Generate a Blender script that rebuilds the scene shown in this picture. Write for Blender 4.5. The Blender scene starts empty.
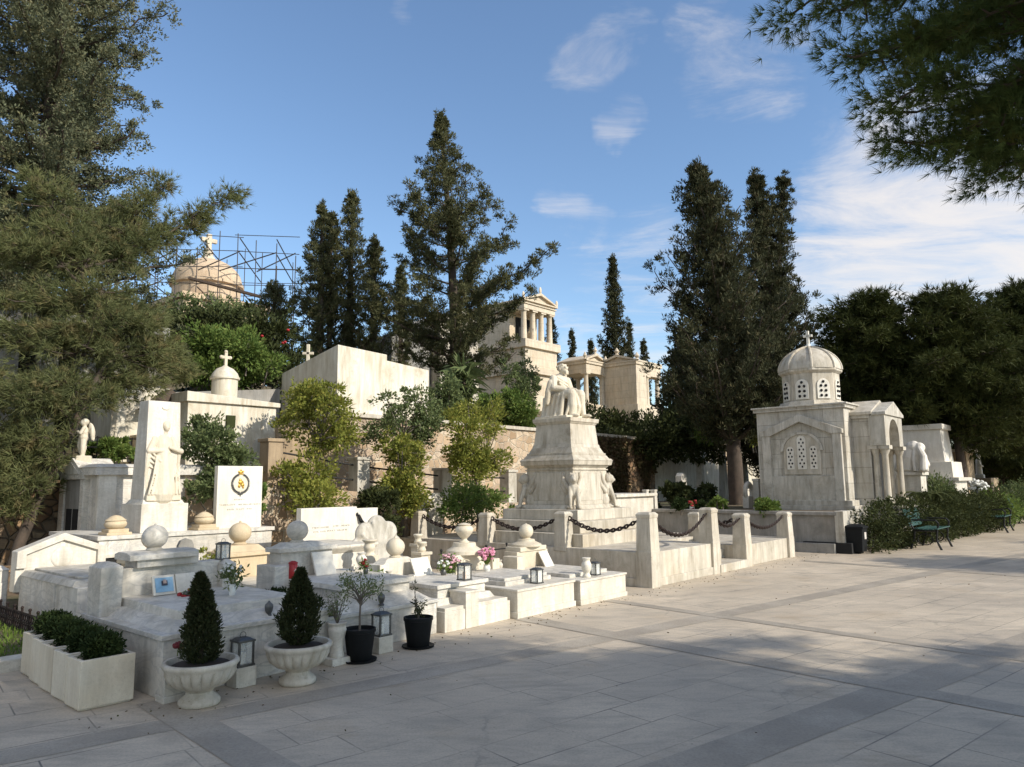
import bpy, math, random
import numpy as np
from mathutils import Vector, Matrix, Euler

random.seed(7)
RNG = np.random.default_rng(7)
C = bpy.context.scene.collection
R = math.radians
PI = math.pi

# ------------------------------------------------------------------ camera
FPX, PCX, PCY, EYE = 740.0, 512.0, 383.5, 1.55
PITCH = math.atan((482 - PCY) / FPX)
ROLL = R(.6)
_fw = Vector((0, math.cos(PITCH), math.sin(PITCH)))
_u0 = Vector((0, -math.sin(PITCH), math.cos(PITCH)))
_r0 = Vector((1, 0, 0))
_rt = _r0 * math.cos(ROLL) - _u0 * math.sin(ROLL)
_up = _u0 * math.cos(ROLL) + _r0 * math.sin(ROLL)
cam = bpy.data.cameras.new('camera')
cam.lens = 26.0 * 740 / 739.56
cam.sensor_width = 36
cam.clip_start = .05
cam.clip_end = 3000
camo = bpy.data.objects.new('camera', cam)
C.objects.link(camo)
camo.matrix_world = Matrix(((_rt.x, _up.x, -_fw.x, 0), (_rt.y, _up.y, -_fw.y, 0), (_rt.z, _up.z, -_fw.z, EYE), (0, 0, 0, 1)))
bpy.context.scene.camera = camo


def ray(px, py):
    return _fw + _rt * ((px - PCX) / FPX) - _up * ((py - PCY) / FPX)


def at(px, py, Y):
    d = ray(px, py)
    k = Y / d.y
    return Vector((d.x * k, Y, EYE + d.z * k))


# row frame: s runs along the row of graves, t runs back from the plaza
ROWZ = R(49)
O = Vector((-2.59, 5.65))
A = Vector((math.cos(ROWZ), math.sin(ROWZ)))
B = Vector((-math.sin(ROWZ), math.cos(ROWZ)))


def T(s, t, z=0.0):
    p = O + A * s + B * t
    return Vector((p.x, p.y, z))


def st(p):
    d = Vector((p[0], p[1])) - O
    return d.dot(A), d.dot(B)


def zp(py, s, t):
    """height of image row py above the spot (s,t)"""
    p = T(s, t)
    lo, hi = -5.0, 40.0
    for _ in range(40):
        m = (lo + hi) / 2
        v = Vector((p.x, p.y, m - EYE))
        yy = PCY - FPX * v.dot(_up) / v.dot(_fw)
        if yy > py:
            lo = m
        else:
            hi = m
    return lo


def hill_st(s, t):
    if t < 8:
        return 0.0
    k = min(1, max(0, (s - 4) / 3.0))
    base = 1.75 + 1.1 * k * k * (3 - 2 * k)
    if t < 20:
        return base + .2 * (t - 8)
    return base + 2.4 + .12 * (t - 20)


def hill(x, y):
    s, t = st((x, y))
    if t < 8 and s > 14:
        return .85 if t > -.5 else 0
    return hill_st(s, t)


# ------------------------------------------------------------------ materials
def nt(m):
    m.use_nodes = True
    n = m.node_tree
    n.nodes.clear()
    return n


class N:
    def __init__(s, name):
        s.m = bpy.data.materials.new(name)
        s.t = nt(s.m)
        s.out = s.t.nodes.new('ShaderNodeOutputMaterial')
        s.tc = s.t.nodes.new('ShaderNodeTexCoord').outputs['Object']

    def n(s, typ, **kw):
        x = s.t.nodes.new('ShaderNode' + typ)
        for k, v in kw.items():
            if k in x.inputs:
                if isinstance(v, bpy.types.NodeSocket):
                    s.t.links.new(v, x.inputs[k])
                else:
                    x.inputs[k].default_value = v
            else:
                setattr(x, k, v)
        return x

    def link(s, a, b):
        s.t.links.new(a, b)

    def mapping(s, scale=(1, 1, 1), rot=(0, 0, 0), loc=(0, 0, 0), vec=None):
        x = s.n('Mapping', Scale=scale, Rotation=rot, Location=loc)
        s.link(vec or s.tc, x.inputs['Vector'])
        return x.outputs[0]

    def noise(s, scale, detail=4, rough=.55, vec=None, dist=0):
        x = s.n('TexNoise', Scale=scale, Detail=detail, Roughness=rough, Distortion=dist)
        s.link(vec or s.tc, x.inputs['Vector'])
        return x.outputs['Fac']

    def ramp(s, fac, stops, interp='LINEAR'):
        x = s.n('ValToRGB')
        s.link(fac, x.inputs[0])
        x.color_ramp.interpolation = interp
        e = x.color_ramp.elements
        while len(e) < len(stops):
            e.new(.5)
        for i, (p, c) in enumerate(stops):
            e[i].position = p
            e[i].color = (*c, 1) if isinstance(c, tuple) else (c, c, c, 1)
        return x.outputs[0]

    def mix(s, fac, a, b, blend='MIX'):
        x = s.n('Mix', data_type='RGBA', blend_type=blend)
        for sock, v in ((x.inputs[0], fac), (x.inputs[6], a), (x.inputs[7], b)):
            if isinstance(v, bpy.types.NodeSocket):
                s.link(v, sock)
            elif isinstance(v, tuple):
                sock.default_value = (*v, 1)
            else:
                sock.default_value = v
        return x.outputs[2]

    def math(s, op, a, b=0.0):
        x = s.n('Math', operation=op)
        for i, v in enumerate((a, b)):
            if isinstance(v, bpy.types.NodeSocket):
                s.link(v, x.inputs[i])
            else:
                x.inputs[i].default_value = v
        return x.outputs[0]

    def bump(s, h, strength=.3, dist=.02):
        x = s.n('Bump', Strength=strength, Distance=dist)
        s.link(h, x.inputs['Height'])
        return x.outputs[0]

    def done(s, col, rough=.6, normal=None, **kw):
        p = s.n('BsdfPrincipled')
        for k, v in dict(kw, **{'Base Color': col, 'Roughness': rough}).items():
            if isinstance(v, bpy.types.NodeSocket):
                s.link(v, p.inputs[k])
            elif isinstance(v, tuple):
                p.inputs[k].default_value = (*v, 1) if len(v) == 3 else v
            else:
                p.inputs[k].default_value = v
        if normal:
            s.link(normal, p.inputs['Normal'])
        s.link(p.outputs[0], s.out.inputs[0])
        return s.m


def stone(name, c1, c2, grime=(.2, .18, .15), amount=.5, vein=None, rough=.55, scale=2.2, bump=.25, streak=1.0, course=None, rust=.0):
    """weathered marble: cloudy body, fine grain, veins, rain streaks, lichen blotches and specks, block joints"""
    q = N(name)
    oi = q.n('ObjectInfo')
    off = q.n('CombineXYZ')
    for k_, mul in ((0, 37.0), (1, 23.0), (2, 11.0)):
        q.link(q.math('MULTIPLY', oi.outputs['Random'], mul), off.inputs[k_])
    av = q.n('VectorMath', operation='ADD')
    q.link(q.tc, av.inputs[0])
    q.link(off.outputs[0], av.inputs[1])
    v = av.outputs[0]
    big = q.noise(scale, 6, .6, vec=v)
    col = q.mix(q.ramp(big, [(.35, 0.0), (.65, 1.0)]), c1, c2)
    if vein:
        w = q.noise(scale * 1.3, 5, .6, vec=q.mapping((1, 1, 2.5), (0.2, .5, .3), vec=v), dist=2.2)
        vm = q.ramp(w, [(.44, 0.0), (.5, 1.0), (.56, 0.0)])
        col = q.mix(q.math('MULTIPLY', vm, vein[1]), col, vein[0])
    fine = q.noise(38, 4, .7, vec=v)
    col = q.mix(q.ramp(fine, [(.3, .35), (.55, 0.0)]), col, tuple(x * .72 for x in c1))
    warm = q.noise(1.3, 6, .65, vec=q.mapping(loc=(2, 9, 5), vec=v))
    col = q.mix(q.ramp(warm, [(.5, 0.0), (.74, .26 + rust)]), col, (c1[0] * .86, c1[1] * .70, c1[2] * .50))
    stv = q.noise(3.4, 5, .62, vec=q.mapping((2.2, 2.2, .35 / streak), loc=(3, 1, 7), vec=v))
    thin = q.noise(9.0, 4, .6, vec=q.mapping((2.6, 2.6, .16), loc=(1, 5, 3), vec=v))
    blot = q.noise(1.7, 8, .7, vec=q.mapping(loc=(9, 4, 2), vec=v))
    g = q.ramp(stv, [(.42, 0.0), (.72, 1.0)])
    g2 = q.ramp(blot, [(.5, 0.0), (.7, 1.0)])
    g3 = q.math('MULTIPLY', q.ramp(thin, [(.52, 0.0), (.7, 1.0)]), .7)
    gm = q.math('MULTIPLY', q.math('MAXIMUM', q.math('MAXIMUM', g, g2), g3), amount)
    col = q.mix(gm, col, grime)
    sp = q.noise(85, 3, .6, vec=v)
    spm = q.math('MULTIPLY', q.ramp(sp, [(.62, 0.0), (.7, 1.0)]), q.ramp(blot, [(.4, .1), (.62, .9)]))
    col = q.mix(q.math('MULTIPLY', spm, min(.85, amount * 1.1)), col, tuple(x * .55 for x in grime))
    h = q.math('ADD', fine, q.math('MULTIPLY', big, .6))
    if course:
        sx = q.n('SeparateXYZ')
        q.link(q.tc, sx.inputs[0])
        cx = q.n('CombineXYZ')
        q.link(q.math('ADD', sx.outputs[0], sx.outputs[1]), cx.inputs[0])
        q.link(sx.outputs[2], cx.inputs[1])
        b = q.n('TexBrick', offset=.5, **{'Scale': 1.0, 'Mortar Size': .005, 'Mortar Smooth': .4, 'Brick Width': course[0], 'Row Height': course[1]})
        b.inputs['Color1'].default_value = (1, 1, 1, 1)
        b.inputs['Color2'].default_value = (0, 0, 0, 1)
        b.inputs['Mortar'].default_value = (.5, .5, .5, 1)
        q.link(cx.outputs[0], b.inputs['Vector'])
        bs = q.n('SeparateColor')
        q.link(b.outputs['Color'], bs.inputs[0])
        col = q.mix(q.math('MULTIPLY', bs.outputs[0], .22), col, tuple(x * .6 for x in c2))
        col = q.mix(q.math('MULTIPLY', b.outputs['Fac'], .7), col, tuple(x * .5 for x in grime))
        h = q.math('SUBTRACT', h, b.outputs['Fac'])
    return q.done(col, rough, q.bump(h, bump, .006))


M = {}
M['white'] = stone('white_marble', (.73, .69, .61), (.62, .58, .50), (.28, .23, .15), .56, ((.45, .42, .37), .35))
M['clean'] = stone('clean_white_marble', (.78, .74, .66), (.70, .66, .57), (.38, .33, .24), .42, ((.58, .55, .5), .3))
M['grey'] = stone('grey_veined_marble', (.70, .66, .59), (.60, .565, .50), (.28, .25, .19), .6, ((.34, .34, .33), .6), scale=1.6)
M['aged'] = stone('aged_marble', (.61, .56, .47), (.48, .435, .36), (.20, .165, .11), .72, rough=.75, scale=2.6, bump=.5, rust=.2)
M['agedblock'] = stone('aged_marble_blocks', (.65, .59, .49), (.52, .465, .375), (.19, .155, .105), .72, rough=.75, scale=2.0, bump=.5, course=(.95, .27), rust=.35)
M['dark'] = stone('sooty_marble', (.60, .565, .495), (.47, .44, .38), (.17, .145, .10), .72, rough=.78, bump=.5)
M['darkblock'] = stone('sooty_marble_blocks', (.61, .575, .505), (.49, .455, .39), (.17, .145, .10), .72, rough=.78, bump=.5, course=(1.05, .36), rust=.2)
M['cream'] = stone('cream_marble', (.68, .62, .50), (.60, .53, .41), (.34, .28, .19), .5, rough=.65)
M['ochre'] = stone('ochre_limestone', (.62, .51, .35), (.52, .41, .26), (.3, .22, .13), .45, rough=.75, bump=.4)
M['temple'] = stone('temple_marble', (.70, .60, .46), (.60, .51, .38), (.32, .26, .19), .6, rough=.7, scale=1.2, course=(1.1, .42), rust=.3)
M['plaster'] = stone('lime_plaster', (.74, .70, .61), (.64, .59, .48), (.36, .29, .18), .75, rough=.85, scale=1.0)
M['wallgrey'] = stone('grey_render', (.34, .325, .30), (.24, .23, .21), (.11, .105, .09), .6, rough=.85)
M['brown'] = stone('brown_stone', (.40, .30, .19), (.32, .24, .15), (.14, .1, .07), .6, rough=.85)
M['stucco'] = stone('ochre_stucco', (.64, .50, .35), (.54, .41, .28), (.26, .18, .12), .55, rough=.85)
M['concrete'] = stone('cast_stone', (.64, .59, .50), (.54, .49, .41), (.24, .20, .13), .7, rough=.85, scale=7, bump=.5)
M['terracotta'] = stone('terracotta', (.42, .2, .1), (.36, .16, .08), (.2, .12, .08), .4, rough=.8)


def simple(name, col, rough=.6, **kw):
    q = N(name)
    f = q.noise(14, 5, .6)
    c = q.mix(q.ramp(f, [(.35, 0.0), (.7, 1.0)]), col, tuple(v * .7 for v in col))
    return q.done(c, rough, q.bump(f, .12, .004), **kw)


M['iron'] = simple('rusty_iron', (.035, .022, .018), .7, Metallic=.4)
M['blackiron'] = simple('black_iron', (.02, .02, .02), .55, Metallic=.5)
M['pewter'] = simple('pewter_metal', (.13, .13, .125), .45, Metallic=.7)
M['blackplastic'] = simple('black_plastic', (.008, .009, .010), .65, **{'Specular IOR Level': .2})
M['binpaper'] = simple('white_paper', (.6, .55, .5), .6)
M['benchgreen'] = simple('green_bench_paint', (.014, .06, .048), .5)
M['steel'] = simple('scaffold_steel', (.07, .06, .06), .6, Metallic=.4)
M['plank'] = simple('dark_plank', (.08, .055, .04), .8)
M['soil'] = simple('dark_soil', (.04, .028, .02), .95)
M['hole'] = simple('dark_interior', (.012, .012, .012), .9)
M['bark'] = stone('bark', (.11, .08, .06), (.065, .05, .038), (.03, .025, .02), .6, rough=.95, scale=5, bump=.8)
M['barkgrey'] = stone('grey_bark', (.2, .17, .14), (.12, .1, .08), (.06, .05, .04), .5, rough=.95, scale=6, bump=.8)
M['redglass'] = simple('red_candle_glass', (.42, .012, .014), .3)
M['red'] = simple('red_petals', (.36, .012, .014), .6)
M['darkred'] = simple('dark_red_petals', (.16, .012, .016), .6)
M['pink'] = simple('pink_petals', (.72, .3, .42), .7)
M['palepink'] = simple('pale_pink_petals', (.66, .38, .44), .7)
M['whitepetal'] = simple('white_petals', (.8, .8, .76), .7)
M['orange'] = simple('amber_wax', (.75, .3, .05), .5)
M['gold'] = simple('gilt_metal', (.62, .38, .07), .4, Metallic=.6)
M['greyletter'] = simple('worn_lettering', (.33, .31, .27), .7)
M['photoblue'] = simple('blue_photo_print', (.25, .45, .62), .3)
M['photodark'] = simple('dark_photo_print', (.05, .05, .07), .3)
M['photoface'] = simple('pale_photo_print', (.5, .36, .3), .3)
M['wax'] = simple('white_wax', (.75, .72, .62), .5)


def glass():
    q = N('lantern_glass')
    p = q.n('BsdfPrincipled', Roughness=.06, IOR=1.45)
    p.inputs['Base Color'].default_value = (.9, .92, .88, 1)
    t = q.n('BsdfTransparent')
    mx = q.n('MixShader', Fac=.72)
    q.link(p.outputs[0], mx.inputs[1])
    q.link(t.outputs[0], mx.inputs[2])
    q.link(mx.outputs[0], q.out.inputs[0])
    return q.m


M['glass'] = glass()


def leafmat(name, c1, c2, trans=.3, scale=2.0, tip=None):
    q = N(name)
    c1, c2 = [tuple(v * 1.75 for v in c) for c in (c1, c2)]
    tip = tuple(v * 1.6 for v in tip) if tip else None
    f = q.noise(scale, 4, .6)
    c = q.mix(q.ramp(f, [(.32, 0.0), (.68, 1.0)]), c1, c2)
    if tip:
        f2 = q.noise(scale * 4.5, 3, .6, vec=q.mapping(loc=(5, 3, 1)))
        c = q.mix(q.ramp(f2, [(.52, 0.0), (.68, 1.0)]), c, tip)
    d = q.n('BsdfPrincipled', Roughness=.6)
    q.link(c, d.inputs['Base Color'])
    d.inputs['Specular IOR Level'].default_value = .08
    t = q.n('BsdfTranslucent')
    q.link(c, t.inputs[0])
    mx = q.n('MixShader', Fac=trans)
    q.link(d.outputs[0], mx.inputs[1])
    q.link(t.outputs[0], mx.inputs[2])
    q.link(mx.outputs[0], q.out.inputs[0])
    return q.m


L = {}
L['cypress'] = leafmat('cypress_scales', (.060, .062, .028), (.040, .044, .022), .2, 1.2, (.10, .088, .042))
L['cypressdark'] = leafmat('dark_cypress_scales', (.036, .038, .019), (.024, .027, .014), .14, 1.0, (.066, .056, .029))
L['bluish'] = leafmat('grey_green_needles', (.088, .094, .055), (.055, .062, .035), .22, .9, (.14, .125, .065))
L['pine'] = leafmat('olive_pine_needles', (.098, .104, .042), (.058, .068, .030), .3, .8, (.15, .125, .06))
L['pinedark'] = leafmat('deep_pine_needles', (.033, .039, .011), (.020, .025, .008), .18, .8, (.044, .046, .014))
L['pinenear'] = leafmat('overhead_pine_needles', (.062, .085, .026), (.038, .058, .02), .32, 1.5, (.085, .09, .025))
L['citrus'] = leafmat('yellow_green_leaves', (.15, .158, .032), (.08, .098, .022), .36, 2.6, (.24, .205, .05))
L['laurel'] = leafmat('green_leaves', (.085, .12, .03), (.05, .08, .02), .3, 2.2, (.14, .16, .04))
L['olive'] = leafmat('olive_green_leaves', (.085, .105, .042), (.055, .075, .032), .28, 2.0, (.13, .14, .06))
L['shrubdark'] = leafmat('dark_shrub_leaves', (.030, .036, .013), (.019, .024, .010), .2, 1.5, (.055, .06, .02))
L['box'] = leafmat('boxwood_leaves', (.020, .031, .010), (.011, .019, .007), .16, 9.0, (.034, .045, .015))
L['bronze'] = leafmat('topiary_leaves', (.026, .032, .013), (.015, .02, .009), .15, 9.0, (.045, .042, .02))
L['ivy'] = leafmat('dry_ivy_leaves', (.085, .055, .03), (.05, .04, .022), .2, 2.0, (.06, .07, .025))
L['grass'] = leafmat('grass_blades', (.09, .13, .025), (.06, .09, .02), .3, 3.0)


def rubble(name, stops, mortar, scale=2.6, wid=.045):
    q = N(name)
    wob = q.n('TexNoise', Scale=4.0, Detail=3)
    q.link(q.tc, wob.inputs['Vector'])
    vec = q.mix(.07, q.tc, wob.outputs['Color'])
    vec = q.mapping((1, 1, 1.25), vec=vec)
    v1 = q.n('TexVoronoi', feature='F1', Scale=scale, Randomness=.9)
    v2 = q.n('TexVoronoi', feature='DISTANCE_TO_EDGE', Scale=scale, Randomness=.9)
    q.link(vec, v1.inputs['Vector'])
    q.link(vec, v2.inputs['Vector'])
    sep = q.n('SeparateColor')
    q.link(v1.outputs['Color'], sep.inputs[0])
    c = q.ramp(sep.outputs[0], stops)
    fine = q.noise(17, 5, .65)
    c = q.mix(q.ramp(fine, [(.35, .55), (.65, 0.0)]), c, tuple(x * .55 for x in stops[1][1]))
    e = q.ramp(v2.outputs['Distance'], [(wid * .4, 0.0), (wid * 1.4, 1.0)])
    c = q.mix(e, mortar, c)
    big = q.noise(.9, 6, .65)
    c = q.mix(q.ramp(big, [(.5, 0.0), (.75, .55)]), c, (.12, .1, .08))
    h = q.math('ADD', q.math('MULTIPLY', e, 1.0), q.math('MULTIPLY', fine, .4))
    return q.done(c, .85, q.bump(h, .8, .03))


M['rubble'] = rubble('rubble_masonry', [(0.0, (.30, .2, .12)), (.35, (.56, .41, .26)), (.65, (.42, .31, .22)), (1.0, (.66, .54, .4))], (.56, .48, .36), 4.4, .04)
M['rubblered'] = rubble('reddish_rubble', [(0.0, (.18, .1, .06)), (.4, (.34, .21, .11)), (.7, (.38, .27, .16)), (1.0, (.24, .17, .11))], (.12, .09, .06), 5.0, .06)


def paving():
    q = N('marble_paving')
    vec = q.mapping(rot=(0, 0, -R(39.5)))
    b = q.n('TexBrick', offset=.43, offset_frequency=2, squash=.75, squash_frequency=3, **{'Scale': 1.0, 'Mortar Size': .006, 'Mortar Smooth': .3, 'Bias': 0.0, 'Brick Width': .74, 'Row Height': .37})
    b.inputs['Color1'].default_value = (1, 1, 1, 1)
    b.inputs['Color2'].default_value = (0, 0, 0, 1)
    b.inputs['Mortar'].default_value = (.5, .5, .5, 1)
    q.link(vec, b.inputs['Vector'])
    sep = q.n('SeparateColor')
    q.link(b.outputs['Color'], sep.inputs[0])
    base = q.mix(sep.outputs[0], (.56, .468, .352), (.63, .528, .40))
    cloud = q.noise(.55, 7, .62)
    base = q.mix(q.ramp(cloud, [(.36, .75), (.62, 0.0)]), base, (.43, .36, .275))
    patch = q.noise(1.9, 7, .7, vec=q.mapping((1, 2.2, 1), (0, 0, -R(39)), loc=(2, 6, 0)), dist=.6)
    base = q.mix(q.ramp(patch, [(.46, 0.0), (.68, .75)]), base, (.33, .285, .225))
    vein = q.noise(3.5, 6, .65, vec=q.mapping((1, 5, 1), (0, 0, -R(34))), dist=.8)
    base = q.mix(q.ramp(vein, [(.3, .35), (.52, 0.0), (.66, 0.0), (.8, .2)]), base, (.31, .275, .22))
    fine = q.noise(60, 4, .7)
    base = q.mix(q.ramp(fine, [(.3, .4), (.55, 0.0)]), base, (.19, .18, .16))
    rust = q.noise(.9, 6, .7, vec=q.mapping(loc=(4, 2, 0)))
    base = q.mix(q.ramp(rust, [(.56, 0.0), (.76, .5)]), base, (.36, .26, .15))
    spots = q.n('TexVoronoi', feature='F1', Scale=7.0, Randomness=1.0)
    q.link(q.tc, spots.inputs['Vector'])
    spm = q.ramp(spots.outputs['Distance'], [(.035, 1.0), (.07, 0.0)])
    base = q.mix(q.math('MULTIPLY', spm, .45), base, (.1, .095, .085))
    crv = q.n('TexVoronoi', feature='DISTANCE_TO_EDGE', Scale=.55, Randomness=1.0)
    cwob = q.n('TexNoise', Scale=3.0, Detail=6, Roughness=.7)
    q.link(q.tc, cwob.inputs['Vector'])
    q.link(q.mix(.22, q.tc, cwob.outputs['Color']), crv.inputs['Vector'])
    crm = q.math('MULTIPLY', q.ramp(crv.outputs['Distance'], [(.0, 1.0), (.006, 0.0)]), q.ramp(q.noise(.7, 3, .6, vec=q.mapping(loc=(1, 7, 0))), [(.5, 0.0), (.62, .4)]))
    base = q.mix(crm, base, (.12, .11, .095))
    gap = q.noise(1.1, 4, .6, vec=q.mapping(loc=(8, 8, 0)))
    mort = q.math('MULTIPLY', b.outputs['Fac'], q.ramp(gap, [(.4, .05), (.66, .8)]))
    col = q.mix(mort, base, (.09, .085, .075))
    h = q.math('SUBTRACT', q.math('MULTIPLY', fine, .15), q.math('MULTIPLY', mort, 1.0))
    rg = q.ramp(cloud, [(.3, .5), (.7, .72)])
    return q.done(col, rg, q.bump(h, .35, .008))


M['paving'] = paving()


def bandmat():
    q = N('dark_band_marble')
    v = q.noise(.9, 5, .6)
    c = q.mix(q.ramp(v, [(.4, 0.0), (.6, 1.0)]), (.37, .315, .245), (.30, .26, .205))
    cloud = q.noise(1.4, 7, .68, vec=q.mapping(loc=(3, 3, 0)))
    c = q.mix(q.ramp(cloud, [(.45, 0.0), (.66, .8)]), c, (.47, .41, .33))
    fine = q.noise(55, 4, .7)
    c = q.mix(q.ramp(fine, [(.3, .4), (.55, 0.0)]), c, (.1, .1, .1))
    return q.done(c, .6, q.bump(fine, .2, .004))


M['band'] = bandmat()


def earth():
    q = N('dry_earth')
    f = q.noise(.5, 8, .65)
    g = q.noise(9, 6, .7)
    c = q.mix(q.ramp(f, [(.4, 0.0), (.62, 1.0)]), (.17, .12, .075), (.07, .085, .03))
    c = q.mix(q.ramp(g, [(.35, .5), (.6, 0.0)]), c, (.05, .045, .025))
    return q.done(c, .95, q.bump(g, .8, .05))


M['earth'] = earth()


# ------------------------------------------------------------------ mesh builder
class MB:
    def __init__(s):
        s.v, s.f = [], []

    def add(s, vs, fs):
        o = len(s.v)
        s.v += [tuple(p) for p in vs]
        s.f += [tuple(i + o for i in f) for f in fs]
        return s

    def box(s, x0, x1, y0, y1, z0, z1):
        return s.hexa([(x0, y0), (x1, y0), (x1, y1), (x0, y1)], z0, [(x0, y0), (x1, y0), (x1, y1), (x0, y1)], z1)

    def hexa(s, q0, z0, q1, z1):
        vs = [(*p, z0) for p in q0] + [(*p, z1) for p in q1]
        n = len(q0)
        fs = [tuple(range(n - 1, -1, -1)), tuple(range(n, 2 * n))]
        fs += [(i, (i + 1) % n, n + (i + 1) % n, n + i) for i in range(n)]
        return s.add(vs, fs)

    def cbox(s, cx, cy, z0, z1, wx, wy, tx=None, ty=None):
        """box (or frustum) about a centre"""
        tx = wx if tx is None else tx
        ty = wy if ty is None else ty
        f = lambda a, b: [(cx - a / 2, cy - b / 2), (cx + a / 2, cy - b / 2), (cx + a / 2, cy + b / 2), (cx - a / 2, cy + b / 2)]
        return s.hexa(f(wx, wy), z0, f(tx, ty), z1)

    def obox(s, c, ax, ay, az):
        """box from centre and three half-axis vectors"""
        c, ax, ay, az = map(Vector, (c, ax, ay, az))
        vs = [c + ax * i + ay * j + az * k for k in (-1, 1) for (i, j) in ((-1, -1), (1, -1), (1, 1), (-1, 1))]
        return s.add(vs, [(3, 2, 1, 0), (4, 5, 6, 7), (0, 1, 5, 4), (1, 2, 6, 5), (2, 3, 7, 6), (3, 0, 4, 7)])

    def extr(s, poly, y0, y1, axis='y'):
        """poly of (a,z) extruded along y (a=x) or x (a=y)"""
        n = len(poly)
        if axis == 'y':
            vs = [(a, y0, z) for a, z in poly] + [(a, y1, z) for a, z in poly]
        else:
            vs = [(y0, a, z) for a, z in poly] + [(y1, a, z) for a, z in poly]
        fs = [tuple(range(n)), tuple(range(2 * n - 1, n - 1, -1))]
        fs += [(i, n + i, n + (i + 1) % n, (i + 1) % n) for i in range(n)]
        return s.add(vs, fs)

    def lathe(s, prof, cx=0, cy=0, z=0, n=24, mod=None, sc=1.0):
        m = len(prof)
        vs = []
        for i in range(n):
            a = 2 * PI * i / n
            for k, (r, h) in enumerate(prof):
                rr = r * sc * (mod(a, h) if mod else 1)
                vs.append((cx + rr * math.cos(a), cy + rr * math.sin(a), z + h * sc))
        fs = []
        for i in range(n):
            j = (i + 1) % n
            for k in range(m - 1):
                fs.append((i * m + k, j * m + k, j * m + k + 1, i * m + k + 1))
        fs.append(tuple(i * m for i in range(n - 1, -1, -1)))
        fs.append(tuple(i * m + m - 1 for i in range(n)))
        return s.add(vs, fs)

    def tube(s, pts, rad, n=8):
        pts = [Vector(p) for p in pts]
        if not hasattr(rad, '__len__'):
            rad = [rad] * len(pts)
        vs = []
        prev = None
        for i, p in enumerate(pts):
            d = (pts[min(i + 1, len(pts) - 1)] - pts[max(i - 1, 0)]).normalized()
            if prev is None:
                u = d.orthogonal().normalized()
            else:
                u = (prev - d * prev.dot(d))
                u = u.normalized() if u.length > 1e-5 else d.orthogonal().normalized()
            prev = u
            w = d.cross(u)
            for k in range(n):
                a = 2 * PI * k / n
                vs.append(p + (u * math.cos(a) + w * math.sin(a)) * rad[i])
        m = len(pts)
        fs = [(i * n + k, i * n + (k + 1) % n, (i + 1) * n + (k + 1) % n, (i + 1) * n + k) for i in range(m - 1) for k in range(n)]
        fs += [tuple(range(n - 1, -1, -1)), tuple((m - 1) * n + k for k in range(n))]
        return s.add(vs, fs)

    def ell(s, c, r, seg=14, rings=9, rot=None):
        c = Vector(c)
        if not hasattr(r, '__len__'):
            r = (r, r, r)
        Rm = Euler(rot).to_matrix() if rot else None
        vs = []
        for i in range(rings + 1):
            ph = PI * i / rings
            for k in range(seg if 0 < i < rings else 1):
                a = 2 * PI * k / seg
                p = Vector((r[0] * math.sin(ph) * math.cos(a), r[1] * math.sin(ph) * math.sin(a), -r[2] * math.cos(ph)))
                vs.append(c + (Rm @ p if Rm else p))
        idx = lambda i, k: 0 if i == 0 else (1 + (rings - 1) * seg if i == rings else 1 + (i - 1) * seg + k % seg)
        fs = []
        for i in range(rings):
            for k in range(seg):
                q = [idx(i, k), idx(i, k + 1), idx(i + 1, k + 1), idx(i + 1, k)]
                q = [x for j, x in enumerate(q) if x not in q[:j]]
                fs.append(tuple(q))
        return s.add(vs, fs)

    def cap(s, p0, p1, r0, r1=None, n=10):
        r1 = r0 if r1 is None else r1
        s.tube([p0, p1], [r0, r1], n)
        s.ell(p0, r0, n, 6)
        s.ell(p1, r1, n, 6)
        return s

    def caps(s, pts, rad, n=10):
        for i in range(len(pts) - 1):
            a = rad[i] if hasattr(rad, '__len__') else rad
            b = rad[i + 1] if hasattr(rad, '__len__') else rad
            s.cap(pts[i], pts[i + 1], a, b, n)
        return s

    def ring(s, c, u, w, a, b, r, n=10, m=5):
        """chain link: elongated torus in plane u,w"""
        c, u, w = Vector(c), Vector(u), Vector(w)
        nn = u.cross(w)
        vs, fs = [], []
        for i in range(n):
            t = 2 * PI * i / n
            p = c + u * (a * math.cos(t)) + w * (b * math.sin(t))
            d = (u * math.cos(t) + w * math.sin(t)).normalized()
            for k in range(m):
                q = 2 * PI * k / m
                vs.append(p + d * (r * math.cos(q)) + nn * (r * math.sin(q)))
        for i in range(n):
            for k in range(m):
                fs.append((i * m + k, ((i + 1) % n) * m + k, ((i + 1) % n) * m + (k + 1) % m, i * m + (k + 1) % m))
        return s.add(vs, fs)

    def xf(s, mat):
        s.v = [tuple(mat @ Vector(p)) for p in s.v]
        return s

    def join(s, o):
        return s.add(o.v, o.f)


def lnk(o, parent=None):
    C.objects.link(o)
    if parent is not None:
        o.parent = parent
    return o


def obj(name, mb, mat, parent=None, bevel=0.0, sharp=38, loc=None, rotz=0.0):
    me = bpy.data.meshes.new(name)
    me.from_pydata(mb.v, [], mb.f)
    me.update()
    me.polygons.foreach_set('use_smooth', [True] * len(me.polygons))
    me.set_sharp_from_angle(angle=R(sharp))
    me.materials.append(mat)
    o = bpy.data.objects.new(name, me)
    lnk(o, parent)
    if loc is not None:
        o.location = loc
    o.rotation_euler.z = rotz
    if bevel:
        b = o.modifiers.new('bevel', 'BEVEL')
        b.width = bevel
        b.segments = 2
        b.limit_method = 'ANGLE'
        b.angle_limit = R(40)
        b.harden_normals = True
    return o


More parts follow.
